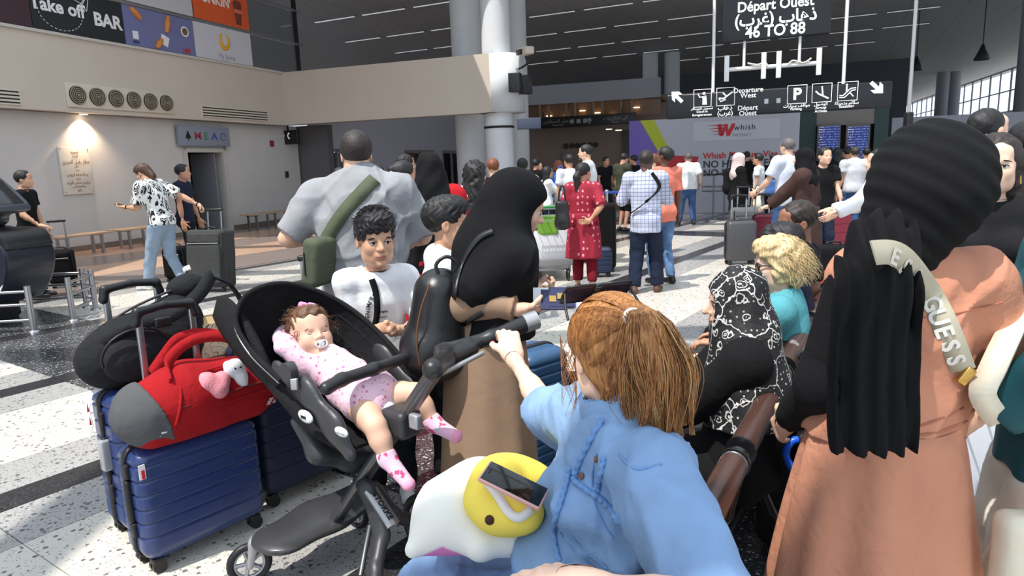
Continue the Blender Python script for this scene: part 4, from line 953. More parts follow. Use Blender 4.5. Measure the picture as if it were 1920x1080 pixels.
def hijab(J, m, root, res, ln=.3, wide=1., seed=2, fold=.006, name='headscarf'):
    S = SDF(); hijab_sdf(S, J['HC'], J['HM'], J['hs'], J, ln*J['s'], wide); return link(name, S.mesh(name, res, folds(fold, 45, seed, .6)), m, root)
def person(label, px_, Y, face, H, sk, fem=False, bulk=1., pose=None, wear=(), rb=.02, rh=.009, rhd=.009, group=None, xy=None, faceparts=False, look=(0, 0)):
    if xy is None:
        q = at(px_, 300, Y); xy = (q[0], q[1])
    root = empty('person', (xy[0], xy[1], 0), -R_(face), label, 'person', group); J = joints(H, fem, bulk, pose or {}); J['root'] = root
    skin_mesh(J, fem, bulk, rb, rh, rhd, SK[sk], root)
    if faceparts: face_parts(root, J['HC'], J['HM'], J['hs'], look=look, fem=fem)
    hm = [w[2].get('hem', .86) if len(w) > 2 else .86 for w in wear if w[0] in ('shirt', 'jacket', 'tunic')]; hm = min(hm) if hm else None
    for w in wear:
        k, m, o = w[0], w[1], (w[2] if len(w) > 2 else {})
        if k in ('shirt', 'jacket', 'tunic', 'dress_top'): shirt(J, m, root, rb, fem=fem, bulk=bulk, name=k, **o)
        elif k in ('trousers', 'jeans', 'shorts', 'leggings'): trousers(J, m, root, rb*1.6, fem=fem, bulk=bulk, name=k, **dict(dict(top=None if hm is None or hm < .5 else hm+.015), **o))
        elif k == 'skirt': skirt(J, m, root, **o)
        elif k == 'hair': hair(J, m, root, o.get('style', 'short'), o.get('res', rh*1.35), o.get('bump', .004), o.get('f', 90))
        elif k == 'hijab': hijab(J, m, root, rb*.75, **o)
        elif k == 'shoes': shoes(J, m, root, rb*.75, **o)
        elif k == 'beard':
            S = SDF(); C, M, h = J['HC'], J['HM'], J['hs']; q = lambda x, y, z: C+M@(V3(x, y, z)*h)
            S.ell(q(0, .048, -.078), V3(.048, .048, .036)*h, M, k=.02)
            for s in (-1, 1): S.cap(q(s*.052, .03, -.07), q(s*.068, .005, -.01), .014*h, .01*h, k=.02)
            S.ell(q(0, .105, -.056), V3(.02, .02, .008)*h, M, k=.005, neg=True); S.box(q(0, .1, .02), V3(.1, .1, .05)*h, M, k=.01, neg=True)
            link('beard', S.mesh('beard', rh*.7), m, root)
    return J
# cloth materials
def cl(name, c, **k): return fabric(name, c, **k)
C_ = dict(white=cl('cotton_white', (226, 228, 232), vary=.03), black=cl('cloth_black', (17, 17, 19)), navy=cl('cloth_navy', (30, 34, 52)), gray=cl('cloth_grey', (150, 153, 158)), jeans=cl('denim_blue', (62, 88, 132), vary=.2), jdark=cl('denim_dark', (30, 38, 58), vary=.1), jlight=cl('denim_light', (140, 158, 178), vary=.14), khaki=cl('cloth_khaki', (120, 110, 86)), yellow=cl('cloth_yellow', (222, 212, 140)), red=cl('cloth_red', (176, 26, 36)), salmon=cl('cloth_salmon', (232, 132, 112)), brown=cl('cloth_brown', (72, 52, 48)), blue=cl('cloth_blue', (66, 110, 190)), darkgreen=cl('cloth_dark_green', (60, 64, 50)), cream=cl('cloth_cream', (232, 226, 206)), shoe=mat('shoe_black', (26, 26, 28), .4), shoew=mat('shoe_white', (222, 222, 222), .5), brownl=mat('brown_leather', (90, 60, 42), .5), leather=mat('black_leather', (26, 26, 28), .38, bump=(30, .3, .006)))
def zebra(t, c):
    P = t.coord('Object', scale=(1, 1, .55)); n = t.noise(6.5, 1, vec=P, dist=2.4); n2 = t.math('PINGPONG', t.math('MULTIPLY', n, 6.), .5); v = t.vor(5, 'DISTANCE_TO_EDGE', vec=t.coord('Object', scale=(1.6, 1.6, 1.)))
    m = t.math('GREATER_THAN', t.math('MULTIPLY', t.math('GREATER_THAN', v, .09), t.math('GREATER_THAN', n2, .2)), .5); return t.mix(m, srgb(230, 230, 226), srgb(20, 20, 22))
C_['zebra'] = mat('black_white_pattern_cloth', (230, 230, 226), .8, pattern=zebra)
def plaidpat(c0, lines):
    def f(t, c):
        X, Y, Z = t.sep(t.coord('Object')); col = srgb(*c0); out = None
        for ax, per, wd, cc in lines:
            a = {'x': X, 'y': Y, 'z': Z}[ax]; m = t.math('LESS_THAN', t.math('WRAP', a, per, 0), wd); out = t.mix(t.math('MULTIPLY', m, .75), out if out is not None else col, srgb(*cc))
        return out
    return f
C_['plaid'] = mat('blue_white_plaid', (190, 198, 216), .85, pattern=plaidpat((206, 210, 224), [('x', .045, .009, (100, 110, 150)), ('z', .045, .009, (100, 110, 150)), ('x', .022, .004, (150, 160, 196)), ('z', .022, .004, (150, 160, 196))]))
C_['redplaid'] = mat('red_plaid', (190, 60, 64), .85, pattern=plaidpat((214, 200, 196), [('x', .08, .04, (170, 36, 44)), ('z', .07, .03, (170, 36, 44)), ('x', .08, .008, (30, 26, 36)), ('z', .07, .007, (30, 26, 36))]))
def dots(base, ink, sc, sz, stretch=.8):
    def f(t, c):
        v = t.vor(sc, vec=t.coord('Object', scale=(1, 1, stretch)), rnd_=.25); ring = t.math('MULTIPLY', t.math('LESS_THAN', v, sz), t.math('GREATER_THAN', v, sz*.35)); return t.mix(ring, srgb(*base), srgb(*ink))
    return f
C_['kurta'] = mat('crimson_print_cloth', (160, 26, 50), .8, pattern=dots((150, 24, 48), (236, 150, 160), 16, .24))
C_['maroon'] = cl('cloth_maroon', (110, 20, 34))
# ------------------------------------------------------------------ background crowd
sh = ('shoes', C_['shoe']); shw = ('shoes', C_['shoew'])
hb = lambda st='short', c='black', **k: ('hair', HR[c], dict(style=st, **k))
walk = dict(lf=(-.09, .22, .09), rf=(.09, -.22, .12))
# left side
person('person mostly hidden behind the kiosk, dark haired man facing right', 34, 9.4, 80, 1.73, 'olive', pose=dict(rw=(.3, .28, 1.0), lw=(-.22, .1, .85), rh=((0, 1, -.2), (0, 0, -1), -1)), wear=[('shirt', C_['black']), ('trousers', C_['black']), hb(), sh])
JZ = person('long haired bearded person in black and white patterned shirt looking down at a phone', 288, 9.7, -78, 1.82, 'olive', pose=dict(hip=(0, 0, .925), lean=(0, .10), head=(0, 28, 0), lw=(-.12, .42, 1.12), lh=((0, 1, .1), (.3, 0, 1), -1), rw=(.36, -.38, 1.08), re=(.6, -.4, -.4), rh=((.1, -.6, -.6), (-.4, 0, -1), 1), rcurl=1.1, rf=(.1, -.18, .09), lf=(-.08, .27, .08)), wear=[('shirt', C_['zebra'], dict(inf=.03, t=.8, hem=.87, collar=True)), ('jeans', C_['jlight'], dict(inf=.02)), ('hair', HR['brown'], dict(style='full')), ('beard', HR['dkbrown']), ('shoes', C_['shoew'], dict(sole=C_['shoew']))], rb=.013, rh=.007, rhd=.007)
S = SDF(); q = JZ['HC']; S.cap(q+JZ['HM']@V3(0, -.07, .02), q+JZ['HM']@V3(0, -.1, -.1), .07, .055, k=.03, flat=(JZ['X'], .9)); link('hair_back', S.mesh('hair_back', .007, folds(.006, 90, 4)), HR['brown'], JZ['root'])
w = MB().tube([(JZ['rwr']+(JZ['rel']-JZ['rwr'])*t) for t in (.03, .12)], .034, 14).build('wristwatch', mat('watch_dark', (40, 40, 44), .3, .5), JZ['root'])
person('short haired person in navy t-shirt walking behind the grey suitcase, looking right', 336, 10.6, 84, 1.76, 'tan', pose=dict(lf=(-.09, -.2, .1), rf=(.09, .22, .08), lw=(-.28, .1, .86)), wear=[('shirt', C_['navy']), ('trousers', C_['black']), hb(), sh], rb=.015)
def handheld(J, side, name, label, m, size=(.036, .075, .005), off=.03, cat='phone', screen=None):
    r = J['root']; w = J[side+'wr']; p = w+nrm(J[side+'wr']-J[side+'el'])*.1+V3(0, 0, off)
    A = Matrix.Rotation(r.rotation_euler.z, 3, 'Z'); pw = A@Vector(p)+r.location
    o = empty(name, tuple(pw), rz=r.rotation_euler.z, label=label, cat=cat); MB().box((0, 0, 0), (size[0], size[1], size[2]), bev=.006, M=rotx(.25)).build('case', m, o)
    MB().box((0, -.001, size[2]+.001), (size[0]-.004, size[1]-.005, .0008), M=rotx(.25)).build('screen', screen or mat('phone_glass', (12, 13, 16), .08), o); return o
handheld(JZ, 'l', 'phone', 'phone held by the person in the patterned shirt', blk)
# middle left group
person('bald person in a yellow top looking right past the grey shirt shoulder', 633, 9.5, 100, 1.62, 'olive', wear=[('shirt', C_['yellow']), ('trousers', C_['navy']), ('hair', HR['black'], dict(style='buzz')), sh])
person('person in bright blue shirt mostly hidden behind the grey shirt shoulder', 706, 8.6, 0, 1.62, 'tan', wear=[('shirt', C_['blue'], dict(collar=True)), ('trousers', C_['navy']), hb(), sh])
JP = person('dark haired person in red and white plaid shirt and grey trousers seen from behind', 752, 6.0, 20, 1.66, 'tan', fem=True, pose=dict(rw=(.3, .18, 1.05), lw=(-.2, .2, 1.0), hip=(0, 0, .92), head=(40, 0, 0)), wear=[('shirt', C_['redplaid'], dict(t=1.1, inf=.03, hem=.8)), ('jeans', C_['gray'], dict(inf=.02, wide=1.15)), hb('bun'), ('shoes', C_['shoe'], dict(sole=C_['shoew']))], rb=.013)
person('short haired person in dark top just behind the plaid shirt', 757, 8.5, 60, 1.75, 'tan', wear=[('shirt', C_['black']), ('trousers', C_['black']), hb(), sh])
person('long brown haired person in striped cream top beside the black headscarf', 778, 9.0, -40, 1.62, 'light', fem=True, wear=[('shirt', C_['cream'], dict(t=.6)), ('trousers', C_['khaki']), hb('long', 'dkbrown'), sh])
JB = person('person in long black headscarf and red dress seen from behind', 808, 5.1, -8, 1.68, 'olive', fem=True, bulk=1.05, pose=dict(head=(0, 5, 0)), wear=[('dress_top', C_['red'], dict(t=1.95, hem=.9, inf=.03)), ('skirt', C_['red'], dict(z0=1.0, z1=.05, r0=.17, r1=.33, amp=.03)), ('hijab', C_['black'], dict(ln=.62, wide=1.2, fold=.012)), sh], rb=.014)
JC = person('person with long curly black hair in white top with red sleeve, holding up a phone', 888, 6.6, 15, 1.62, 'tan', fem=True, pose=dict(rw=(.22, .3, 1.42), re=(.8, 0, -1), head=(30, 5, 0)), wear=[('shirt', C_['white'], dict(inf=.02, t=.6)), ('jacket', C_['red'], dict(inf=.012, t=1.9, hem=1.0)), ('jeans', C_['jeans']), ('hair', HR['black'], dict(style='curlylong', bump=.012, f=70)), sh], rb=.014)
handheld(JC, 'r', 'phone', 'pale blue phone held up by the curly haired person', mat('phone_blue', (120, 160, 210), .3), off=.06, screen=mat('phone_lit', (150, 180, 220), .3))
person('auburn haired person half hidden beside the white column', 924, 9.6, 0, 1.66, 'light', fem=True, wear=[('shirt', C_['black']), ('trousers', C_['black']), hb('full', 'auburn'), sh])
person('short haired person in pale yellow shirt in front of the column', 979, 10.4, 10, 1.66, 'tan', wear=[('shirt', C_['yellow'], dict(collar=True)), ('trousers', C_['khaki']), hb(), sh])
# centre back
person('auburn haired person carrying a small blue backpack near the belt barrier', 1047, 14.5, -30, 1.62, 'light', fem=True, wear=[('shirt', C_['blue'], dict(t=.5)), ('trousers', C_['navy']), hb('long', 'auburn'), sh])
person('dark haired person in white long sleeves leaning on the belt barrier', 1024, 13.2, 75, 1.50, 'tan', fem=True, pose=dict(rw=(.22, .42, 1.0), lw=(-.15, .42, 1.0)), wear=[('shirt', C_['white'], dict(t=1.9)), ('trousers', C_['navy']), hb('long'), sh])
person('person in white shirt facing away, directly left of the tall bearded man', 1068, 12.4, -20, 1.72, 'tan', wear=[('shirt', C_['white'], dict(t=.7)), ('trousers', C_['khaki']), hb(), sh])
person('tall bearded person in white v-neck t-shirt looking left, wearing a wristwatch', 1102, 11.0, -75, 1.86, 'light', bulk=1.1, pose=dict(lw=(-.3, .12, .95), rw=(.3, .1, .92)), wear=[('shirt', C_['white'], dict(t=.6)), ('trousers', C_['darkgreen']), hb(), ('beard', HR['black']), sh])
person('person in the dim lobby in black clothes left of the white shirts', 1004, 16, 30, 1.68, 'tan', wear=[('shirt', C_['black']), ('trousers', C_['black']), hb(), sh])
person('seated-looking small person in dark top behind the belt barrier', 1012, 18, 180, 1.6, 'tan', fem=True, wear=[('shirt', C_['navy']), ('trousers', C_['black']), hb('long'), sh])
person('person in olive t-shirt and dark shorts standing by the counter', 1166, 15.6, 60, 1.75, 'tan', pose=dict(rw=(.15, .35, 1.1), head=(0, 20, 0)), wear=[('shirt', C_['darkgreen'], dict(inf=.03)), ('shorts', C_['black'], dict(hem=.45)), hb(), sh])
JK = person('person in crimson printed tunic with long black ponytail, one hand behind the back', 1092, 8.45, 12, 1.56, 'tan', fem=True, bulk=1.12, pose=dict(rw=(.10, -.20, .98), re=(1, -.2, 0), rh=((-1, -.1, -.1), (0, -1, 0), -1), lw=(-.26, .22, 1.02), head=(35, 0, 0), lf=(-.09, .0, .08), rf=(.12, -.12, .08), ry=35, ly=-20), wear=[('tunic', C_['kurta'], dict(t=.95, hem=.98, inf=.02)), ('skirt', C_['kurta'], dict(z0=.98, z1=.42, r0=.175, r1=.225, amp=.012, name='tunic_skirt')), ('leggings', C_['maroon'], dict(hem=.14, inf=.018)), ('hair', HR['black'], dict(style='pony', bump=.002)), ('shoes', C_['brownl'])], rb=.013, rhd=.006)
MB().tube([JK['HC']+JK['HM']@V3(.025*math.cos(a), -.135, -.03+.025*math.sin(a)) for a in np.linspace(0, 6.28, 9)[:-1]], .009, 6, closed=True).build('hair_tie', mat('green_tie', (70, 200, 140), .5), JK['root'])
JPl = person('person in blue and white checked shirt with black bag strap seen from behind', 1211, 8.15, 18, 1.68, 'dark', bulk=1.02, pose=dict(lw=(-.16, .26, 1.12), le=(-.7, -.2, -1), rw=(.12, .3, 1.1), re=(.6, -.2, -1), rf=(.13, .1, .08), lf=(-.14, -.06, .08), ly=-25, ry=10), wear=[('shirt', C_['plaid'], dict(t=1.2, inf=.028, hem=.76, collar=True)), ('jeans', C_['jdark'], dict(inf=.02, wide=1.15)), ('hair', HR['dkbrown'], dict(style='full', bump=.003)), ('shoes', C_['brownl'])], rb=.012)
P_ = JPl; st = [P_['N']+V3(.08, -.085, .015), P_['P']+V3(.17, -.13, .36), P_['P']+V3(.03, -.17, .2), P_['P']+V3(-.16, -.12, .06)]
MB().strip(spline(st, 8), V3(1, 0, .8), .04, .006).build('bag_strap', C_['black'], P_['root'])
person('person in salmon polo shirt and faded jeans looking up to the left', 1243, 8.75, -20, 1.74, 'dark', pose=dict(head=(-40, -18, 0), lf=(-.1, .05, .08), rf=(.1, -.05, .08)), wear=[('shirt', C_['salmon'], dict(hem=.80, t=.8)), ('jeans', cl('denim_faded', (96, 128, 168), vary=.35), dict(inf=.012)), hb(), sh], rb=.013)
person('blonde person in a white top peeking between checked shirt and salmon shirt', 1226, 11.5, -35, 1.66, 'fair', fem=True, wear=[('shirt', C_['white']), ('trousers', C_['navy']), hb('full', 'auburn'), sh])
person('person in white short sleeved shirt and blue jeans walking away in front of the hoarding', 1291, 16.6, 5, 1.70, 'light', bulk=1.1, pose=dict(lf=(-.2, .1, .08), rf=(.13, -.05, .08), lw=(-.3, .1, .9), rw=(.3, .12, .95)), wear=[('shirt', C_['white'], dict(t=.7, inf=.03)), ('jeans', C_['jeans'], dict(inf=.02)), ('hair', HR['gray'], dict(style='short')), sh])
JH = person('person in pale pink headscarf and black coat holding a beige pouch', 1383, 12.6, 85, 1.63, 'light', fem=True, pose=dict(lw=(-.15, .42, .98), rw=(.2, .25, 1.0)), wear=[('jacket', C_['black'], dict(t=1.9, hem=.62, inf=.03)), ('trousers', C_['black'], dict(inf=.03)), ('hijab', cl('scarf_pink', (206, 186, 184)), dict(ln=.2)), sh], rb=.016)
person('person in white top with navy backpack straps, standing before the hoarding text', 1424, 14.2, -60, 1.62, 'tan', wear=[('shirt', C_['white']), ('trousers', C_['khaki']), hb(), sh])
person('person in dark jacket walking between the backpack wearer and the tall white t-shirt', 1450, 15, 20, 1.6, 'tan', wear=[('jacket', C_['black'], dict(t=1.9)), ('trousers', C_['black']), hb('buzz'), sh])
JT = person('tall grey haired person in pale t-shirt and jeans facing away, arm bent', 1479, 9.9, -25, 1.82, 'light', bulk=1.08, pose=dict(lw=(-.26, .3, 1.0), le=(-.6, -1, -.3), lh=((-.2, 1, -.2), (1, 0, 0), 1)), wear=[('shirt', cl('tee_pale_blue', (206, 214, 228)), dict(t=.7, inf=.025, hem=.82)), ('jeans', C_['jeans']), ('hair', HR['gray'], dict(style='short')), sh], rb=.014)
JW = person('person in black headscarf and long brown cloak reaching left to a suitcase handle', 1512, 8.0, -50, 1.64, 'light', fem=True, bulk=1.1, pose=dict(lw=(-.12, .52, .93), lh=((0, 1, -.2), (0, 0, -1), -1), rw=(.3, .05, .9), lcurl=.8), wear=[('jacket', C_['brown'], dict(t=1.85, hem=.95, inf=.04)), ('skirt', C_['brown'], dict(z0=1.0, z1=.08, r0=.2, r1=.3, amp=.02, name='cloak_skirt')), ('hijab', C_['black'], dict(ln=.2, wide=1.05)), sh], rb=.014)
person('bare armed person in black t-shirt behind the brown cloak', 1543, 9.4, 170, 1.66, 'light', pose=dict(lw=(-.2, .2, .9)), wear=[('shirt', C_['black']), ('jeans', C_['jdark']), hb(), sh])
person('long haired person in black standing under the left flight screen', 1570, 14.5, 0, 1.68, 'tan', fem=True, wear=[('shirt', C_['black']), ('jeans', C_['jdark']), hb('long'), sh])
person('person in white t-shirt and jeans facing the right flight screen', 1603, 13.2, 0, 1.68, 'tan', bulk=1.12, wear=[('shirt', cl('tee_offwhite', (200, 200, 206)), dict(inf=.03)), ('jeans', C_['jeans']), hb('short', 'dkbrown'), sh])
person('person in navy t-shirt standing close behind the white t-shirt at the screens', 1588, 14.9, -10, 1.7, 'tan', wear=[('shirt', C_['navy']), ('trousers', C_['black']), hb(), sh])
person('person in white long sleeves reaching left, half behind the black headscarf', 1655, 6.2, -80, 1.60, 'light', fem=True, pose=dict(lw=(-.2, .5, 1.12), rw=(.2, .4, 1.15), rh=((0, 1, -.1), (0, 0, -1), -1)), wear=[('jacket', C_['white'], dict(t=1.9, hem=.72, inf=.03)), ('trousers', C_['black']), hb('long'), sh], rb=.014)
for q, Y, fc, H, lab in ((1400, 18.5, 30, 1.7, 'faint dark figure at the foot of the hoarding near the logo'), (1555, 17, 0, 1.72, 'dark haired figure below the left screen, furthest back'), (1545, 12.2, 10, 1.62, 'dark figure directly right of the brown cloak'), (1625, 15.8, 0, 1.66, 'dark figure at the right edge of the flight screens'), (1505, 16, 20, 1.68, 'dark figure beside the teal portal'), (740, 11.5, 30, 1.66, 'dark haired figure furthest back beside the bun'), (1190, 17.5, -60, 1.7, 'dark clad figure at the left edge of the hoarding'), (1135, 18.5, 150, 1.68, 'dark figure in the lobby behind the tall bearded man')):
    person(lab, q, Y, fc, H, 'tan', wear=[('shirt', C_['black']), ('trousers', C_['navy']), hb(), sh], rb=.024, rh=.012, rhd=.012)
# ------------------------------------------------------------------ luggage
SA = V3(.77, -.64, 0); SB = V3(.64, .77, 0)
navyshell = mat('shell_navy', (36, 54, 102), .30, bump=(300, .05, .001), Coat_Weight=.2)
steelblue = mat('shell_steel_blue', (48, 84, 120), .35)
def hardcase(o, xd, w, h, d, m, label, cols=6, handle=.5, name='suitcase', rib=True, post=.22, wheel=.055):
    r = empty(name, mw=frame(o, xd), label=label, cat='suitcase')
    def ring(ins, z, cr=.05, n=6):
        out = []; hx, hy = w/2-ins, d/2-ins; c = max(.01, min(cr, hy*.9)-ins*.5)
        for sx, sy, a0 in ((1, 1, 0), (-1, 1, 90), (-1, -1, 180), (1, -1, 270)):
            for k in range(n+1):
                a = R_(a0+90*k/n); out.append((sx*(hx-c)+c*math.cos(a), sy*(hy-c)+c*math.sin(a), z))
        return out
    R = []; b = wheel; prof = [(.05, 0), (.03, .008), (.012, .025), (.0, .05)]
    for i, z in prof: R.append(ring(i, b+z))
    if rib:
        n = cols; z0, z1 = b+.06, b+h-.06; st = (z1-z0)/n
        for k in range(n):
            za = z0+k*st
            for zz, i in ((.0015, .0), (.004, .0), (st-.0155, .0), (st-.013, .0), (st-.0085, .0065), (st-.007, .007), (st-.004, .007), (st-.0025, .0065)): R.append(ring(i, za+zz))
    for i, z in prof[::-1]: R.append(ring(i, b+h-z))
    MB().rings(R).build('shell', m, r)
    z = []
    for sx, sz, a0 in ((1, 1, 0), (-1, 1, 90), (-1, -1, 180), (1, -1, 270)):
        for k in range(6): a = R_(a0+90*k/5); c = .055; z.append((sx*(w/2-c)+c*math.cos(a)*1.04, 0, b+h/2+sz*(h/2-c)+c*math.sin(a)*1.04))
    MB().strip(z+[z[0]], V3(0, 1, 0), .03, .012).build('zipper', blk, r)
    MB().box((-w/2-.008, -.02, b+h*.55), (.012, .016, .09), bev=.008).build('side_handle', blk, r)
    for q in (.82, .3): MB().box((-w/2-.006, -.022, b+h*q), (.01, .02, .03), bev=.006).build('latch', dark_m, r)
    if handle:
        for s in (-1, 1): MB().box((s*post/2, d/2-.03, b+h+handle/2-.06), (.013, .009, handle/2+.06), bev=.004).build('handle_post', steel, r)
        S = SDF(); zt = b+h+handle; S.chain([V3(-post/2-.012, d/2-.03, zt-.045), V3(-post/2, d/2-.03, zt), V3(0, d/2-.03, zt+.012), V3(post/2, d/2-.03, zt), V3(post/2+.012, d/2-.03, zt-.045)], [.02, .019, .016, .019, .02], k=.01); link('grip', S.mesh('grip', .005), blk, r)
    if wheel: 
        for sx in (-1, 1):
            for sy in (-1, 1):
                x, y = sx*(w/2-.05), sy*(d/2-.045); wo = MB().disc((x, y-.014, .03), (0, 1, 0), .028, .018, 14).disc((x, y+.014, .03), (0, 1, 0), .028, .018, 14).build('wheel', blk, r); MB().box((x, y, .052), (.024, .024, .016), bev=.008).build('wheel_fork', blk, wo)
    return r
def softcase(o, xd, w, h, d, m, label, handle=.35, lean=0., pocket=True, group=None):
    r = empty('suitcase', mw=frame(o, xd)@Matrix.Rotation(lean, 4, 'X'), label=label, cat='suitcase', group=group)
    S = SDF(); S.box((0, 0, .05+h/2), (w/2, d/2, h/2), rad=.06, k=.01); link('shell', S.mesh('shell', .014, folds(.003, 20, 5)), m, r)
    if pocket:
        S = SDF(); S.box((0, -d/2-.005, .05+h*.40), (w/2-.04, .035, h*.34), rad=.03); link('front_pocket', S.mesh('front_pocket', .01, folds(.003, 30, 6)), m, r)
        S = SDF(); S.box((0, -d/2-.002, .05+h*.85), (w/2-.05, .03, h*.09), rad=.025); link('top_pocket', S.mesh('top_pocket', .01), m, r)
        MB().tube([(-w/2+.06, -d/2-.04, .05+h*.76), (w/2-.06, -d/2-.04, .05+h*.76)], .007, 6).build('zipper', steel, r)
    for s in (-1, 1):
        x = s*(w/2-.02); MB().tube([(x, -d/2+.01, .1), (x, -d/2+.01, h)], .008, 6).build('piping', blk, r)
    if handle:
        for s in (-1, 1): MB().box((s*.1, d/2-.04, .05+h+handle/2-.05), (.011, .008, handle/2+.05), bev=.003).build('handle_post', steel, r)
        MB().box((0, d/2-.04, .05+h+handle), (.125, .018, .018), bev=.012).build('grip', blk, r)
    MB().tube(spline([(-.08, 0, .04+h), (-.06, 0, .08+h), (.06, 0, .08+h), (.08, 0, .04+h)], 5), .01, 8).build('top_handle', blk, r)
    for sx in (-1, 1):
        for sy in (-1, 1): MB().disc((sx*(w/2-.05), sy*(d/2-.05), .032), (1, 0, 0), .032, .03, 14).build('wheel', blk, r)
    return r
c1o = V3(-1.49, 2.50, 0)+SB*.265-SA*.11
case1 = hardcase(c1o, SB, .53, .48, .22, navyshell, 'navy ribbed hard suitcase standing directly under the red duffel bag', 6, .52)
c2o = V3(-1.70, 2.74, 0)+SB*.23-SA*.13
case2 = hardcase(c2o, SB, .46, .64, .26, navyshell, 'taller navy ribbed hard suitcase behind it, carrying the black backpack', 7, .42)
wr = mat('plastic_wrap', (190, 190, 194), .2, Alpha=.6)
MB().box((-.245, -.03, .42), (.02, .024, .07), bev=.01).build('wrapped_handle', wr, case2)
tg = mat('airline_tag', (232, 230, 228), .5); redp = plate((200, 36, 44))
lt_ = empty('luggage_tag', mw=case2.matrix_world@Matrix.Translation((-.25, .02, .66)), label='white and red paper luggage tag hanging on the taller navy suitcase', cat='tag')
MB().strip([(.16, .0, .055), (.06, .0, .05), (.0, 0, .03), (-.02, 0, -.03), (-.015, 0, -.1), (-.03, .01, -.16)], V3(0, 1, 0), .045, .002).build('tag_band', tg, lt_)
for q, z in ((-.022, -.02), (-.02, -.08)): MB().poly([(q-.008, z-.02), (q-.004, z+.02), (q+.0, z-.02)], -.024, -.02).build('red_mark', redp, lt_)
MB().box((.06, 0, .055), (.03, .02, .002)).build('red_mark', redp, lt_)
st_ = empty('luggage_tag', mw=case1.matrix_world@Matrix.Translation((-.245, -.07, .46)), label='small red and white sticker tag on the corner of the navy suitcase under the duffel', cat='tag')
MB().box((0, -.043, 0), (.012, .002, .03)).build('tag_band', tg, st_); MB().box((.002, -.046, -.01), (.006, .001, .018)).build('red_mark', redp, st_)
bigm = mat('big_case_navy', (26, 32, 62), .5, bump=(300, .1, .002))
big = hardcase(V3(-1.19, 3.02, 0)+SB*.30-SA*.16, SB, .60, .74, .30, bigm, 'very dark navy large suitcase standing behind the stroller, mostly in shadow', 8, 0, rib=True)
# red duffel on the first case
redc = fabric('duffel_red', (156, 22, 28), vary=.05, b=.35, scale=30); dgr = fabric('duffel_grey', (84, 84, 86), b=.4)
dz0 = .055+.48
duf = empty('duffel_bag', mw=frame(c1o+V3(0, 0, dz0), SB)@Matrix.Translation((.035, -.03, 0)), label='red sports duffel bag with dark grey end lying across the navy suitcase', cat='bag')
def dufshape(S, g=0.):
    S.chain([V3(-.20, 0, .13), V3(-.05, 0, .145), V3(.26, 0, .135)], [.125+g, .148+g, .13+g], k=.05); S.box((0, 0, .1), (.27, .13, .098), rad=.06, k=.05)
S = SDF(); dufshape(S); S.box((0, 0, -.2), (.6, .6, .2), rad=.001, k=.01, neg=True); link('body', S.mesh('body', .006, folds(.006, 30, 11)), redc, duf)
S = SDF(); dufshape(S, .009); S.box((.27, 0, 0), (.4, .5, .5), roty(-.28), rad=.01, k=.005, neg=True); S.box((0, -.02, -.2), (.6, .6, .205), rad=.001, k=.01, neg=True); link('end_panel', S.mesh('end_panel', .006, folds(.006, 26, 12)), dgr, duf)
def dufpt(x, a, g=.004): r = .148+g-.02*max(0, abs(x)-.1); return V3(x, -r*math.cos(a), .14+r*math.sin(a))
for nm, x0, x1, a, m_ in (('zipper', -.13, .33, .15, mat('zip_dark_red', (110, 16, 22), .6)), ('seam', -.1, .33, -.12, redc), ('seam', -.14, .33, .95, redc)):
    MB().tube([dufpt(x, a+.04*math.sin(9*x)) for x in np.linspace(x0, x1, 12)], .005, 6).build(nm, m_, duf)
for x in (-.14, .30): MB().tube([dufpt(x+.05*math.sin(a), a) for a in np.linspace(-.7, 2.6, 16)], .007, 6).build('piping', redc, duf)
mesh_m = mat('duffel_mesh', (198, 60, 70), .7, pattern=lambda t, c: t.mix(t.math('LESS_THAN', t.vor(260, rnd_=0.), .3), c, srgb(150, 24, 32)))
pinkm = mat('plush_pink_behind_mesh', (226, 150, 160), .8, pattern=lambda t, c: t.mix(t.math('LESS_THAN', t.vor(220, rnd_=0.), .33), c, srgb(190, 50, 60)))
S = SDF()
for x, a, r in ((.0, .62, .045), (.035, .35, .045), (.065, .6, .035)): S.ell(dufpt(x, a, -.01), V3(1, 1, 1)*r, k=.02)
link('toy_behind_mesh', S.mesh('toy_behind_mesh', .006), pinkm, duf)
plush = mat('plush_white', (236, 236, 240), .9, bump=(200, .5, .004))
ty = empty('plush_toy', mw=duf.matrix_world@Matrix.Translation(tuple(dufpt(.12, .75, .02))), label='small white plush toy head poking out of the red duffel pocket', cat='toy')
S = SDF(); S.ell((0, 0, 0), (.045, .03, .04)).ell((.02, -.012, -.045), (.028, .022, .035)).ell((.03, -.01, -.08), (.014, .014, .018)).ell((-.03, .0, .02), (.018, .012, .018), k=.01); link('head', S.mesh('head', .004), plush, ty)
for q in (-.012, .012): MB().disc((q, -.03, .005), (0, 1, .1), .004, .004, 8).build('toy_eye', blk, ty)
stripe = mat('stripe_white', (225, 225, 225), .6)
for x0, zz in ((-.2, .03), (.27, .04)):
    for k in range(3):
        a = -.62+.09*k; L = .045-.012*k; MB().tube([dufpt(x0-L/2, a, .004), dufpt(x0+L/2, a, .004)], .0045, 5).build('logo_stripe', stripe, duf)
for sgn, nm in ((-1, 'carry_strap'), (1, 'carry_strap')):
    P = spline([dufpt(-.13, .9 if sgn < 0 else 2.2), V3(-.10, sgn*.03, .33), V3(.0, sgn*.05+.03, .385), V3(.13, sgn*.05+.03, .375), V3(.25, sgn*.03, .31), dufpt(.30, 1.0 if sgn < 0 else 2.1)], 8)
    MB().strip(P, V3(0, .35, 1), .045, .008).build(nm, redc, duf)
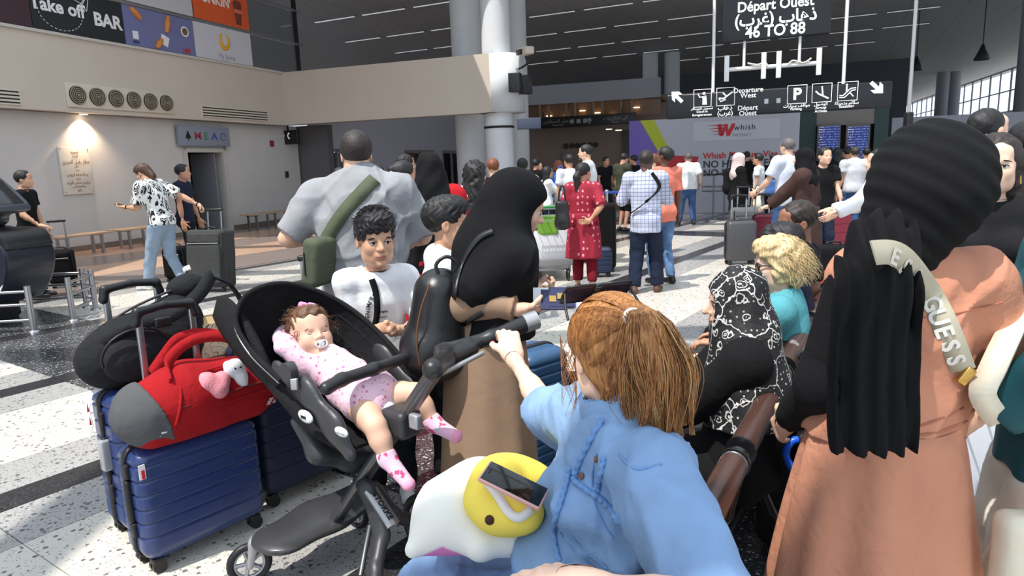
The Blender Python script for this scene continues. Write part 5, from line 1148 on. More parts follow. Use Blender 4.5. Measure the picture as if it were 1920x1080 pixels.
# black backpack on the tall case
bpm = fabric('backpack_black', (34, 34, 37), b=.6, scale=22); bpt = mat('backpack_trim', (52, 52, 56), .6)
bpk = empty('backpack', mw=frame(c2o+V3(0, 0, .055+.64), SB)@Matrix.Translation((.03, -.0, .0)), label='large black backpack lying on the taller navy suitcase behind the handles', cat='backpack')
S = SDF(); S.cap((-.19, 0, .13), (.12, .02, .23), .135, .125, k=.03, flat=(V3(0, 1, 0), .85)); S.ell((-.02, 0, .15), (.24, .15, .15), k=.05); S.box((0, 0, -.15), (.6, .6, .15), rad=.001, k=.01, neg=True)
link('body', S.mesh('body', .007, folds(.010, 22, 31)), bpm, bpk)
S = SDF(); S.ell((-.13, -.10, .13), (.12, .07, .10)); link('front_pocket', S.mesh('front_pocket', .006, folds(.010, 34, 8)), bpm, bpk)
MB().tube([(-.13+.14*math.cos(a), -.13-.02*math.sin(a), .16+.11*math.sin(a)) for a in np.linspace(.2, 3.4, 16)], .006, 6).build('zipper', blk, bpk)
MB().strip(spline([(-.26, -.05, .22), (-.12, -.12, .29), (.02, -.15, .30), (.16, -.12, .36), (.26, -.05, .42), (.30, 0, .43)], 7), V3(0, .6, 1), .06, .012).build('shoulder_strap', bpm, bpk)
MB().strip(spline([(.28, 0, .43), (.40, .03, .36), (.47, .04, .22), (.45, .03, .08), (.38, 0, .02)], 7), V3(0, 1, .2), .055, .010).build('shoulder_strap', bpm, bpk)
MB().box((-.02, -.16, .28), (.035, .012, .022), bev=.008).build('buckle', blk, bpk)
MB().tube(spline([(-.25, .05, .22), (-.1, .02, .32), (.1, .02, .38), (.2, .02, .4)], 6), .006, 6).build('seam', bpt, bpk)
MB().box((-.03, -.155, .09), (.025, .004, .02), M=roty(-.5)).build('fabric_label', mat('label_yellow', (196, 180, 110), .7), bpk)
S = SDF(); S.ell((.2, .04, .38), (.10, .07, .06)); link('top_flap', S.mesh('top_flap', .007, folds(.006, 34, 9)), bpm, bpk)
pb = empty('paper_bag', mw=frame(c2o+V3(0, 0, .055+.64), SB)@Matrix.Translation((.28, -.02, .0)), label='kraft and cream paper bag with black scribble print behind the silver handles', cat='bag')
MB().rings([[(x*sx, y*sy, z) for x, y in ((-1, -1), (1, -1), (1, 1), (-1, 1))] for z, sx, sy in ((0, .10, .04), (.2, .10, .045), (.24, .11, .02))], smooth=False).build('bag_body', mat('kraft_paper', (206, 178, 128), .8), pb)
MB().box((-.01, -.047, .13), (.065, .002, .08)).build('printed_panel', mat('paper_print', (226, 214, 180), .7, pattern=lambda t, c: t.mix(t.math('LESS_THAN', t.math('ABSOLUTE', t.math('SUBTRACT', t.noise(16, 0, dist=1.5), .5)), .012), c, srgb(50, 44, 40))), pb)
# ------------------------------------------------------------------ stroller
k_ = 2.56/2.2
SO = at(625, 980, 2.56); SO[2] = 0
def SP(x, y, b):
    p = pl(x, y, SO+SB*b, SB); return p-SO
strl = empty('stroller', tuple(SO), label='black and grey stroller with aluminium post holding a sleeping toddler', cat='stroller')
dgm = mat('stroller_dark', (52, 52, 55), .42); sal = mat('stroller_aluminium', (112, 112, 114), .38, .75); slv = mat('stroller_silver', (176, 176, 178), .35, .6); sfab = fabric('stroller_fabric', (27, 27, 29), b=.5, scale=26); wbt = mat('button_white', (222, 222, 218), .4)
leath = mat('handle_leatherette', (34, 33, 34), .38, bump=(160, .25, .002))
p0, p1 = SP(622, 985, 0), SP(832, 672, 0)
MB().strip([p0, p0*.5+p1*.5, p1], SB, .055, .032).build('main_post', sal, strl)
pm = SP(735, 820, 0)
# handle
hN, hF = SP(802, 690, -.27), SP(992, 604, .27); hC = p1+V3(0, 0, .02)
S = SDF(); S.chain([hC, hC+(hN-hC)*.4+SA*.03, hN+SA*.02], [.028, .026, .030], k=.02); S.chain([hC, hC+(hF-hC)*.5+SA*.02, hF], [.028, .024, .030], k=.02)
S.cap(SP(835, 676, -.05), SP(880, 655, .05), .036, .03, k=.02)
link('handle_bar', S.mesh('handle_bar', .006), leath, strl)
MB().tube([hF-nrm(hF-hC)*.02, hF+nrm(hF-hC)*.028], .0325, 18).build('handle_cap', slv, strl)
MB().tube(spline([SP(812, 686, -.24)+V3(0, 0, -.03), SP(850, 690, -.1), SP(905, 662, .05)], 5), .008, 8).build('brake_trim', slv, strl)
# seat: U-shaped bucket lofted from head end to foot end
path = [SP(478, 585, 0), SP(535, 640, 0), SP(600, 700, 0), SP(660, 770, 0), SP(715, 815, 0)]
path = [path[0]+V3(0, 0, .0), path[1]-V3(0, 0, .02), path[2]-V3(0, 0, .03), path[3]-V3(0, 0, .02), path[4]]
P_ = spline(path, 5); Rg = []
for i, p in enumerate(P_):
    t = nrm(P_[min(i+1, len(P_)-1)]-P_[max(i-1, 0)]); up = nrm(np.cross(SB, t)); up = up if up[2] > 0 else -up; f = i/(len(P_)-1)
    w = .185+.02*math.sin(f*3.14); s = .13*math.sin(min(1, f*1.6+.25)*3.0)+.03; q = []
    for x, y in ((-1, 1), (-1.03, .2), (-.9, -.25), (-.4, -.42), (0, -.45), (.4, -.42), (.9, -.25), (1.03, .2), (1, 1)): q.append(p+SB*x*w+up*(y*s))
    for x, y in ((.88, 1), (.9, .3), (.76, -.05), (.4, -.2), (0, -.24), (-.4, -.2), (-.76, -.05), (-.9, .3), (-.88, 1)): q.append(p+SB*x*w+up*(y*s))
    Rg.append(q)
MB().rings(Rg).build('seat_shell', sfab, strl)
def rim(a, sc=1., bk=0.):
    pts = [(528, 712, -.225), (470, 655, -.235), (443, 600, -.225), (462, 553, -.17), (515, 531, -.07), (575, 538, .05), (640, 566, .15), (700, 612, .205), (752, 668, .22), (790, 722, .21)]
    return [SP(*q) for q in pts]
rm_ = spline(rim(0), 5); C0 = np.mean(rm_, 0); bk = nrm(-SA*.75-V3(0, 0, .65))
def bowl(g): 
    R = []
    for s, b in ((1, 0), (.97, .06), (.86, .13), (.66, .19), (.35, .23), (.05, .245)): R.append([C0+(p-C0)*max(.02, s-g)+bk*(b-g) for p in rm_])
    return R
o_ = bowl(0); i_ = bowl(.02); i_[0] = [C0+(p-C0)*.975 for p in rm_]
m_ = MB(); n = len(rm_)
for R, fl_ in ((o_, 0), (i_, 1)):
    for i in range(len(R)-1):
        for k in range(n-1):
            q = [R[i][k], R[i][k+1], R[i+1][k+1], R[i+1][k]]; m_.add(q, [(0, 1, 2, 3)])
hd_ = m_.build('hood', sfab, strl); 
bm = bmesh.new(); bm.from_mesh(hd_.data); bmesh.ops.remove_doubles(bm, verts=bm.verts[:], dist=.0005); bmesh.ops.recalc_face_normals(bm, faces=bm.faces[:]); [setattr(f, 'smooth', True) for f in bm.faces]; bm.to_mesh(hd_.data); bm.free()
MB().tube([p+bk*.004 for p in rm_], .010, 8).build('hood_edge', sfab, strl)
MB().tube([C0+(p-C0)*.985+bk*.03-SB*.0 for p in rm_[:26]], .004, 6).build('reflective_piping', slv, strl)
for s_, b_ in ((.93, .085), (.8, .15)): MB().tube([C0+(p-C0)*s_+bk*(b_-.022) for p in rm_], .006, 6).build('hood_rib', sfab, strl)
# side rails, adjusters, bumper bar
for b, pts in ((-.215, [(520, 690), (575, 735), (625, 800), (655, 850)]), (.215, [(650, 600), (720, 670), (775, 735), (800, 780)])):
    q = [SP(x, y, b) for x, y in pts]; S = SDF(); S.chain(q, [.030, .040, .042, .03], k=.03, flat=(SB, .5)); link('side_rail', S.mesh('side_rail', .007), dgm, strl)
for x, y, rx in ((573, 781, .03), (640, 810, .024)):
    c = SP(x, y, -.245); S = SDF(); S.ell(c, (.042 if x < 600 else .034, .009, .023 if x < 600 else .017), np.stack([nrm(SA+V3(0, 0, .1)), SB, V3(0, 0, 1)], 1)); o = link('release_button', S.mesh('release_button', .004), wbt, strl)
    MB().box(c-SB*.0085+SA*(.0 if x < 600 else .004), (.014 if x < 600 else .020, .0015, .005 if x < 600 else .0015), M=rotz(math.atan2(SA[1], SA[0]))).build('button_inset', dark_m if x < 600 else slv, o)
c = SP(542, 697, -.25); MB().disc(c, SB, .034, .03, 20).build('hood_hinge', dgm, strl)
MB().box(SP(552, 720, -.255), (.012, .008, .02), bev=.004).build('buckle_clip', slv, strl)
S = SDF(); S.chain([SP(612, 728, -.215), SP(640, 712, -.15), SP(700, 692, -.02), SP(775, 666, .18), SP(800, 672, .21)], [.024, .021, .021, .021, .022], k=.02); link('bumper_bar', S.mesh('bumper_bar', .006), leath, strl)
S = SDF(); S.chain([SP(560, 790, -.16), SP(600, 850, -.12), SP(660, 862, 0.), SP(720, 850, .1)], [.03, .04, .045, .03], k=.04, flat=(V3(0, 0, 1), .8)); link('seat_base', S.mesh('seat_base', .008), dgm, strl)
S = SDF(); S.box(SP(752, 790, .0), (.06, .05, .05), np.stack([SA, SB, V3(0, 0, 1)], 1), rad=.02); S.cap(SP(735, 800, 0), SP(700, 822, .0), .045, .05, k=.03); link('seat_holder', S.mesh('seat_holder', .006), dgm, strl)
MB().box(SP(779, 790, -.045), (.022, .014, .026), bev=.008, M=rotz(-.7)).build('height_clamp', slv, strl)
# foot board, legs, wheels
S = SDF(); MX = np.stack([SA, SB, V3(0, 0, 1)], 1); c = (SP(470, 1020, -.27)+SP(700, 905, .25))/2
z_ = .165; c = V3(c[0], c[1], z_)
cN = SP(480, 1020, -.25); 
z_ = .20; e0, e1 = fl(512, 1000, z_)-SO, fl(668, 925, z_)-SO
S.cap(e0+SA*.02, e1+SA*.02, .075, .075, k=.03, flat=(V3(0, 0, 1), .30)); S.cap(e0+SA*.10, e1+SA*.06, .07, .07, k=.05, flat=(V3(0, 0, 1), .30)); S.cap(V3(p0[0], p0[1], z_), (e0+e1)/2, .05, .07, k=.04, flat=(V3(0, 0, 1), .4))
link('foot_board', S.mesh('foot_board', .007), mat('foot_board_dark', (58, 58, 60), .32), strl)
MB().tube([p+V3(0, 0, .014) for p in (e0-SA*.05+SB*.0, e0+SA*.08-SB*.06, e0*.5+e1*.5+SA*.13, V3(p0[0], p0[1], z_))], .010, 8).build('board_rim', sal, strl)
def wheel(c, r, w, ax, nm='wheel', sp=5):
    o = MB().tube([c+(nrm(np.cross(ax, V3(0, 0, 1)))*math.cos(a)+V3(0, 0, 1)*math.sin(a))*(r-w*.35) for a in np.linspace(0, 2*math.pi, 29)[:-1]], w*.45, 10, closed=True).build(nm, dark_m, strl)
    hub = MB().disc(c, ax, r*.22, w*1.1, 16); u = nrm(np.cross(ax, V3(0, 0, 1)))
    hub.tube([c+(u*math.cos(a)+V3(0, 0, 1)*math.sin(a))*(r-w*.75) for a in np.linspace(0, 2*math.pi, 25)[:-1]], .008, 8, closed=True)
    for k in range(sp): a = 2*math.pi*k/sp; d = u*math.cos(a)+V3(0, 0, 1)*math.sin(a); hub.tube([c+d*r*.15, c+d*(r-w*.7)], .008, 6)
    hub.build('wheel_rim', slv, o); return o
for b in (-.26, .24):
    q = SP(470, 1052, -.26) if b < 0 else None; cc = V3(*((fl(468, 1056, .085)-SO)+(0 if b < 0 else SB*.52))[:2], .085)
    ax_ = nrm(V3(.42, -.90, 0)) if b < 0 else SB; wheel(cc, .083, .034, ax_); S = SDF(); S.cap(cc+ax_*.026, cc+ax_*.022+V3(.022, .01, .085), .013, .022, k=.01, flat=(ax_, .5)); S.cap(cc-ax_*.026, cc-ax_*.0+V3(.022, .01, .09), .013, .022, k=.02); link('wheel_fork', S.mesh('wheel_fork', .005), slv, strl)
j = SP(672, 905, 0); rn, rf_ = V3(*(SA*.30-SB*.27)[:2], .16), V3(*(SA*.42+SB*.27)[:2], .16)
rN = SP(712, 1100, -.12); rN[2] = max(rN[2], .2)
S = SDF(); S.chain([j, j+SA*.09+V3(0, 0, .01)-SB*.03, SP(715, 1000, -.03), SP(702, 1075, -.12), SP(690, 1160, -.22)], [.03, .036, .036, .032, .03], k=.02, flat=(SB, .6)); link('rear_leg', S.mesh('rear_leg', .007), dgm, strl)
S = SDF(); S.chain([j+SA*.08, SP(735, 965, .05), SP(800, 985, .25)], [.036, .034, .028], k=.02, flat=(V3(0, 0, 1), .8)); link('rear_leg', S.mesh('rear_leg', .007), dgm, strl)
MB().tube([SP(694, 985, -.045), SP(685, 1030, -.09), SP(676, 1080, -.15)], .010, 8).build('leg_trim', sal, strl)
for q in (SP(690, 1175, -.25), SP(800, 990, .27)):
    wheel(V3(q[0], q[1], .14), .135, .045, SB, sp=6)
a_, b_ = SP(694, 918, -.03), SP(738, 985, -.03); 
MB().strip([a_, (a_+b_)/2, b_], SB, .05, .016).build('brand_plate', slv, strl)
me = text_mesh('STOKKE', .031, bold=.02, ex=.0015); t_ = link('lettering', me, blk, strl); d_ = nrm(b_-a_); nn = nrm(np.cross(d_, SB)); nn = nn if nn@(-ray(716, 950)) > 0 else -nn
pc_ = (a_+b_)/2+nn*.010; yv = -nn; zv = np.cross(d_, yv); t_.matrix_local = Matrix(((d_[0], yv[0], zv[0], pc_[0]), (d_[1], yv[1], zv[1], pc_[1]), (d_[2], yv[2], zv[2], pc_[2]), (0, 0, 0, 1)))
# ------------------------------------------------------------------ toddler
tr = empty('person', tuple(SO), label='toddler asleep in the stroller in pink printed dress with pink hair bows and pacifier', cat='person')
H_C = SP(583, 628, -.01); fw_ = nrm(V3(.55, -.72, .30)); up_ = V3(-.42, .20, .85); up_ = nrm(up_-fw_*(up_@fw_)); rt_ = np.cross(fw_, up_); HM = np.stack([rt_, fw_, up_], 1)
# lean the crown to the picture's left
rl = R_(-12); HM = HM@roty(rl)
hs = .84; S = SDF(); head_sdf(S, H_C, HM, hs, True, .96, .95)
E = lambda c, r: S.ell(H_C+HM@(V3(*c)*hs), V3(*r)*hs, HM, k=.03)
E((.035, .05, -.035), (.034, .032, .034)); E((-.035, .05, -.035), (.034, .032, .034)); E((0, .0, .05), (.082, .09, .08))
hipN, hipF = SP(672, 758, -.06), SP(716, 742, .06); kN, kF = SP(704, 800, -.09), SP(778, 738, .10); aN, aF = SP(728, 862, -.09), SP(815, 795, .12)
tN, tF = SP(766, 908, -.085), SP(855, 818, .125); chest = SP(612, 682, 0)-V3(0, 0, .0); pel = SP(690, 748, 0)
S.chain([pel, (pel+chest)/2, chest], [.075, .075, .068], k=.03); S.cap(chest, H_C+HM@V3(0, -.01, -.07), .04, .035, k=.02)
for h_, k2, a2, t2 in ((hipN, kN, aN, tN), (hipF, kF, aF, tF)):
    S.chain([h_, h_*.4+k2*.6, k2], [.05, .046, .037], k=.02); S.chain([k2, k2*.6+a2*.4, a2], [.037, .036, .024], k=.02); S.cap(a2, t2, .024, .016, k=.015)
sN, eN, wN = SP(572, 682, -.07), SP(532, 650, -.12), SP(528, 622, .0)
sF, eF, wF = SP(640, 668, .07), SP(668, 690, .10), SP(688, 712, .06)
S.chain([sN, eN, wN], [.032, .028, .02], k=.015); S.chain([sF, eF, wF], [.032, .026, .019], k=.015)
hand(S, wN, (wN-eN), V3(.6, -.6, 0), .5, .8, 1); a_, b_, _ = hand(S, wF, (wF-eF), V3(-.4, -.5, .7)*-1, .5, .7, 1)
r_ = .125
link('body', S.mesh('body', .006, fine=[(H_C-r_, H_C+r_, .0026)]), SK['light'], tr)
face_parts(tr, H_C, HM, hs*1., closed=True, fem=True, brow=mat('eyebrow_brown', (120, 84, 62), .8))
pinkd = mat('pink_floral_cloth', (236, 190, 208), .85, bump=(14, .5, .01, 1.), pattern=lambda t, c: t.mix(t.math('LESS_THAN', t.vor(34), .22), t.mix(t.math('LESS_THAN', t.vor(60), .2), srgb(238, 200, 216), srgb(224, 150, 182)), srgb(216, 120, 160)))
S = SDF(); dn_ = nrm(pel-chest); S.chain([chest-dn_*.02, chest*.5+pel*.5, pel], [.078, .088, .10], k=.03); S.cap(pel, SP(705, 742, 0)+SA*.03, .10, .115, k=.03, cut='b', flat=(nrm(np.cross(SB, SA*1.+V3(0, 0, -.3))), .75))
S.chain([sN, eN], [.042, .040], k=.02); S.cap(eN, wN, .04, .034, k=.01, cut='b'); S.chain([sF, eF], [.040, .036], k=.02); S.cap(eF, wF, .036, .03, k=.01, cut='b')
link('dress', S.mesh('dress', .005, folds(.006, 60, 41)), pinkd, tr)
c_ = chest+dn_*.035; MB().tube(spline([c_-SB*.075+fw_*.03, c_+fw_*.088, c_+SB*.07+fw_*.03], 6), .0035, 6).build('yoke_seam', mat('pink_trim', (214, 150, 176), .8), tr)
MB().disc(chest+fw_*.083+SB*.035, fw_, .008, .005, 12).build('dress_button', mat('wood_button', (120, 90, 80), .5), tr)
S = SDF(); S.ell(pel+V3(.02, -.02, -.03), (.09, .08, .06)); link('diaper', S.mesh('diaper', .006), mat('diaper_white', (226, 230, 240), .8), tr)
sockm = mat('sock_pink_grey', (226, 170, 196), .9, pattern=lambda t, c: t.mix(t.ramp(t.noise(26, 2), .52, .56), srgb(232, 184, 208), t.mix(t.ramp(t.noise(50, 1), .45, .55), srgb(206, 70, 120), srgb(200, 200, 204))))
for a2, k2, t2 in ((aN, kN, tN), (aF, kF, tF)):
    S = SDF(); S.cap(a2+(k2-a2)*.22, a2, .030, .029, k=.01, cut='a'); S.cap(a2, t2, .030, .022, k=.015); S.ell(a2-(t2-a2)*.12, (.026, .026, .026), k=.02); so = link('sock', S.mesh('sock', .004), sockm, tr)
    S = SDF(); S.ell(t2, V3(1, 1, 1)*.0235); link('sock_toe', S.mesh('sock_toe', .004), mat('sock_pink', (240, 160, 190), .9), so)
pq = lambda x, y, z: H_C+HM@(V3(x, y, z)*hs)
pc_ = empty('pacifier', tuple(SO), label='white and grey pacifier in the mouth of the sleeping toddler', cat='pacifier'); S = SDF(); S.ell(pq(0, .108, -.056), V3(.026, .007, .017), HM); S.ell(pq(-.013, .110, -.056), V3(.007, .012, .009), HM, k=.003, neg=True); S.ell(pq(.018, .110, -.056), V3(.005, .012, .007), HM, k=.003, neg=True); link('shield', S.mesh('shield', .0025), mat('pacifier_white', (226, 228, 226), .3), pc_)
MB().disc(pq(.003, .118, -.056), HM[:, 1], .009, .01, 14).build('knob', mat('pacifier_grey', (196, 198, 200), .3), pc_)
# curly hair
S = SDF(); hair_sdf(S, H_C-HM@V3(0, .006, 0), HM, hs*1.02, 'full')
link('hair', S.mesh('hair', .004, lambda P: .005*np.sin(P[:, 0]*110+3*np.sin(P[:, 2]*60))*np.sin(P[:, 2]*90+2*np.sin(P[:, 1]*80))), hairmat('hair_toddler_brown', (96, 64, 44)), tr)
def curls(name, n, f, m, parent, r=.0012):
    mb = MB()
    for i in range(n):
        P = f(i); mb.tube(P, [r*(1-.7*k/(len(P)-1)) for k in range(len(P))], 3, cap=False)
    o = mb.build(name, m, parent, fix=False); o['kind'] = 'stuff'; return o
def tc(i):
    a = rnd.uniform(-2.6, 2.6); el = rnd.uniform(-.35, 1.4); d = V3(math.sin(a)*math.cos(el), -math.cos(a)*math.cos(el)*.9-.1, math.sin(el)); b = pq(0, -.01, .04)+HM@(d*V3(.084, .1, .09)*hs); L = rnd.uniform(.03, .07); ph = rnd.uniform(0, 6); sx = HM@nrm(V3(rnd.uniform(-1, 1), rnd.uniform(-1, .2), rnd.uniform(-1.2, .2)))
    e1 = nrm(np.cross(sx, [0, 0, 1])); e2 = np.cross(sx, e1); dd = HM@d
    return [b+dd*(.004+.010*math.sin(k/8*3))+sx*L*k/9+(e1*math.cos(k*1.1+ph)+e2*math.sin(k*1.1+ph))*.006 for k in range(10)]
curls('hair_strands', 420, tc, MATS['hair_toddler_brown'], tr, .0014)
bow = mat('hair_bow_pink', (240, 150, 190), .7)
for c in (pq(-.085, .01, .0)+V3(-.02, -.03, 0), pq(.0, .03, .135)):
    S = SDF(); 
    for s in (-1, 1): S.ell(c+HM@V3(s*.016, 0, s*.004), (.018, .010, .013), k=.006)
    S.ell(c, (.006, .008, .007), k=.004); link('hair_bow', S.mesh('hair_bow', .0035, folds(.002, 200, 3)), bow, tr)
# ------------------------------------------------------------------ draping helpers
from mathutils.bvhtree import BVHTree
def bvh(*objs):
    V = []; F = []
    for o in objs:
        b = len(V); M = o.matrix_world if o.parent is None else o.parent.matrix_world@o.matrix_local; V += [M@v.co for v in o.data.vertices]; F += [[i+b for i in p.vertices] for p in o.data.polygons]
    return BVHTree.FromPolygons(V, F)
def hit(T_, x, y):
    d = ray(x, y); l, n, i, q = T_.ray_cast(Vector(EYE), Vector(nrm(d)))
    if l is None: return None, None
    n = V3(*n); n = n if n@d < 0 else -n; return V3(*l), nrm(n)
def drape(T_, px_, parent, name, m, w=.04, th=.006, off=.004, n=8, tube=0., wave=0., keep=False):
    bpy.context.view_layer.update(); L = []
    for q in spline([V3(a, b, 0) for a, b in px_], n):
        l, nn = hit(T_, q[0], q[1])
        if l is not None: L.append((l, nn))
    P = [l for l, nn in L]; N_ = [nn for l, nn in L]
    for it in range(3):
        P = [P[0]]+[(P[i-1]+2*P[i]+P[i+1])/4 for i in range(1, len(P)-1)]+[P[-1]]; N_ = [N_[0]]+[nrm(N_[i-1]+2*N_[i]+N_[i+1]) for i in range(1, len(N_)-1)]+[N_[-1]]
    off_ = V3(*parent.location) if parent is not None else 0
    Q = [P[i]+N_[i]*(off+wave*math.sin(i*2.1)) for i in range(len(P))]
    if tube: o = MB().tube(Q, tube, 7)
    else:
        wd = [nrm(np.cross(N_[i], P[min(i+1, len(P)-1)]-P[max(i-1, 0)])) for i in range(len(P))]; o = MB().strip(Q, wd, w, th)
    o = o.build(name, m, None)
    if parent is not None: o.parent = parent; o.matrix_parent_inverse = parent.matrix_world.inverted()
    return o, Q, N_
def gettree(root, names): bpy.context.view_layer.update(); return bvh(*[c for c in root.children if c.name.split('.')[0] in names])
def surftext(body, size, T_, x0, y0, x1, y1, m, parent, name='lettering', bold=.02, off=.006, lift=0):
    """letters one by one along a pixel line on a surface"""
    n = len(body)
    for i, ch in enumerate(body):
        if ch == ' ': continue
        t = (i+.5)/n; x, y = x0+(x1-x0)*t, y0+(y1-y0)*t; l, nn = hit(T_, x, y); l2, _ = hit(T_, x+(x1-x0)*.03, y+(y1-y0)*.03)
        if l is None or l2 is None: continue
        d = nrm(l2-l); yv = -nn; zv = nrm(np.cross(d, yv)); d = np.cross(yv, zv); p = l+nn*off
        me = text_mesh(ch, size, bold=bold, ex=.0008); o = link(name, me, m); o.matrix_world = Matrix(((d[0], yv[0], zv[0], p[0]), (d[1], yv[1], zv[1], p[1]), (d[2], yv[2], zv[2], p[2]), (0, 0, 0, 1)))
        if parent is not None: o.parent = parent; o.matrix_parent_inverse = parent.matrix_world.inverted()
def rel(p, root, f): return tuple((np.array(p, float)-np.array([root[0], root[1], 0]))/f)
# ------------------------------------------------------------------ bench
BD = V3(.492, .870, 0); BF = V3(-.870, .492, 0); B0 = V3(.60, 1.75, 0)
brs = mat('bench_brown_lacquer', (84, 58, 48), .3, pattern=lambda t, c: t.mix(t.ramp(t.noise(10, 8, vec=t.coord('Object', scale=(2, 1, 2))), .64, .70), srgb(74, 48, 40), srgb(150, 140, 134)), bump=(40, .15, .002))
bbl = mat('bench_black_lacquer', (24, 24, 26), .25, bump=(50, .1, .002)); perf = mat('bench_perforated_steel', (60, 62, 64), .35, .7, pattern=lambda t, c: t.mix(t.math('LESS_THAN', t.vor(70, rnd_=0.), .32), c, srgb(12, 12, 12)))
bench = empty('airport_bench', mw=Matrix(((BF[0]*-1, BD[0], 0, B0[0]), (BF[1]*-1, BD[1], 0, B0[1]), (0, 0, 1, 0), (0, 0, 0, 1))), label='row of joined airport seats with worn brown top rolls and black tubular frames', cat='bench')
# local: x backward, y along, z up
cst = mat('bench_cap_steel', (120, 120, 122), .3, .8)
for k in range(-2, 5):
    y = k*.86
    S = SDF(); S.chain([V3(.0, y, .79), V3(-.04, y, .62), V3(-.13, y, .45), V3(-.10, y, .36)], [.032, .034, .034, .030], k=.01); S.chain([V3(-.10, y, .38), V3(-.02, y, .2), V3(.05, y, .03)], [.030, .028, .028], k=.01); S.cap((-.12, y, .43), (-.55, y, .42), .025, .025, k=.02); S.cap((-.52, y, .42), (-.56, y, .04), .025, .022, k=.02)
    link('seat_frame', S.mesh('seat_frame', .008), bbl, bench)
    for q in (-1, 1):
        c = MB().disc((0.0, y+q*.043, .79), (0, 1, 0), .043, .012, 22).build('end_cap', bbl, bench); MB().tube([(.034*math.cos(a), y+q*.050, .79+.034*math.sin(a)) for a in np.linspace(0, 6.28, 17)[:-1]], .005, 6, closed=True).build('cap_ring', cst, c)
        for a in (0, 1.05, 2.1): MB().tube([(.03*math.cos(a), y+q*.050, .79+.03*math.sin(a)), (-.03*math.cos(a), y+q*.050, .79-.03*math.sin(a))], .003, 5).build('cap_spoke', cst, c)
    for x in (.05, -.56): MB().rings(lathe([(.065, 0), (.06, .012), (.03, .02)], 20, (x, y, 0))).build('foot_pad', bbl, bench)
    MB().tube([(-.1, y, .36), (-.1, y+.86, .36)], .028, 12).build('beam', bbl, bench) if k < 4 else None
    if k == 4: continue
    a, b = y+.06, y+.80
    MB().tube([(.0, a, .79), (.0, (a+b)/2, .79), (.0, b, .79)], .038, 14).build('top_roll', brs, bench)
    MB().rings([[(x, yy, z) for x, z in ((-.02, .76), (-.06, .6), (-.13, .46), (-.145, .465), (-.075, .605), (-.035, .765))] for yy in (a, b)], smooth=False).build('backrest', perf, bench)
    S = SDF(); S.box((-.34, (a+b)/2, .435), (.22, (b-a)/2, .012), rad=.011); S.cap((-.56, a+.02, .43), (-.56, b-.02, .43), .02, k=.02); link('seat', S.mesh('seat', .012), perf, bench)
    MB().box((-.015, (a+b)/2, .74), (.004, (b-a)/2, .02)).build('edge_strip', cst, bench)
# ------------------------------------------------------------------ seated people on the bench
def seated(label, P, hd, head, H, sk, fem, bulk, wear, rb=.011, rh=.005, rhd=.006, pose=None, lean=(0, 0), **k):
    f = H/1.72; h = R_(hd); F = V3(math.sin(h), math.cos(h), 0); X = V3(math.cos(h), -math.sin(h), 0); p = dict(hip=(0, 0, P[2]/f), tw=-hd, head=head, lean=lean)
    for s, q in ((-1, 'l'), (1, 'r')):
        p[q+'f'] = tuple((F*.44+X*s*.1+V3(0, 0, .09))/f); p[q+'k'] = tuple(F*.3+V3(0, 0, 1)); p[q+'y'] = hd; p[q+'w'] = tuple((F*.34+X*s*.1+V3(0, 0, P[2]+.12))/f); p[q+'h'] = (tuple(F), (0, 0, -1), -s); p[q+'e'] = tuple(X*s-F*.6-V3(0, 0, .5))
    p.update(pose or {}); return person(label, 0, 0, 0, H, sk, fem, bulk, p, wear, rb, rh, rhd, xy=P[:2], **k)
def scarfpat(t, c):
    P = t.coord('Object'); sw = t.node('ShaderNodeMixRGB', blend_type='ADD'); sw.inputs[0].default_value = .04; nz = t.node('ShaderNodeTexNoise'); nz.inputs['Scale'].default_value = 12; t.put(sw.inputs[1], P); t.put(sw.inputs[2], nz.outputs['Color']); P2 = sw.outputs[0]
    v = t.vor(21, vec=P2); rings = t.math('LESS_THAN', t.math('ABSOLUTE', t.math('SUBTRACT', v, .33)), .035); r2 = t.math('LESS_THAN', t.math('ABSOLUTE', t.math('SUBTRACT', v, .14)), .03)
    e = t.vor(9, 'DISTANCE_TO_EDGE', vec=P2); ed = t.math('LESS_THAN', e, .016); s = t.math('LESS_THAN', t.vor(55, vec=P, rnd_=.3), .20)
    Z = t.sep(P)[2]; low = t.math('LESS_THAN', Z, 1.0)
    m = t.math('MAXIMUM', t.math('MAXIMUM', t.math('MULTIPLY', rings, .8), r2), t.math('MAXIMUM', ed, t.math('MULTIPLY', s, t.math('ADD', t.math('MULTIPLY', low, .4), .5)))); return t.mix(m, srgb(20, 20, 22), srgb(214, 212, 208))
scarfm = mat('black_white_scarf', (30, 30, 30), .7, pattern=scarfpat, bump=(18, .4, .02, 1.))
JO = seated('older person seated in black robe and black and white patterned headscarf, profile left', V3(.80, 2.36, .50), -72, (-82, 6, 0), 1.50, 'light', True, 1.1, [('jacket', C_['black'], dict(t=1.9, hem=.50, inf=.035)), ('shoes', C_['shoe']), ('hijab', scarfm, dict(ln=.32, wide=1.15, fold=.007))], faceparts=True, pose=dict(nose=1.08, hs=1.0), lean=(.03, .0))
S = SDF(); 
for k in 'lr': S.chain([JO[k+'h'], JO[k+'kn'], JO[k+'a']+V3(0, 0, .06)], [.115, .11, .11], k=.08)
S.cap((JO['lkn']+JO['rkn'])/2, (JO['lh']+JO['rh'])/2, .11, .11, k=.06); link('robe_skirt', S.mesh('robe_skirt', .011, folds(.012, 24, 6, 1.)), C_['black'], JO['root'])
teal = cl('cloth_turquoise', (84, 154, 164))
JBl = seated('blonde person with short wavy hair and sunglasses in turquoise top, seated third on the bench', V3(1.235, 3.06, .485), -62, (-80, 2, 0), 1.58, 'fair', True, 1.15, [('shirt', teal, dict(t=.7, inf=.02)), ('trousers', C_['navy']), ('shoes', C_['shoe'])])
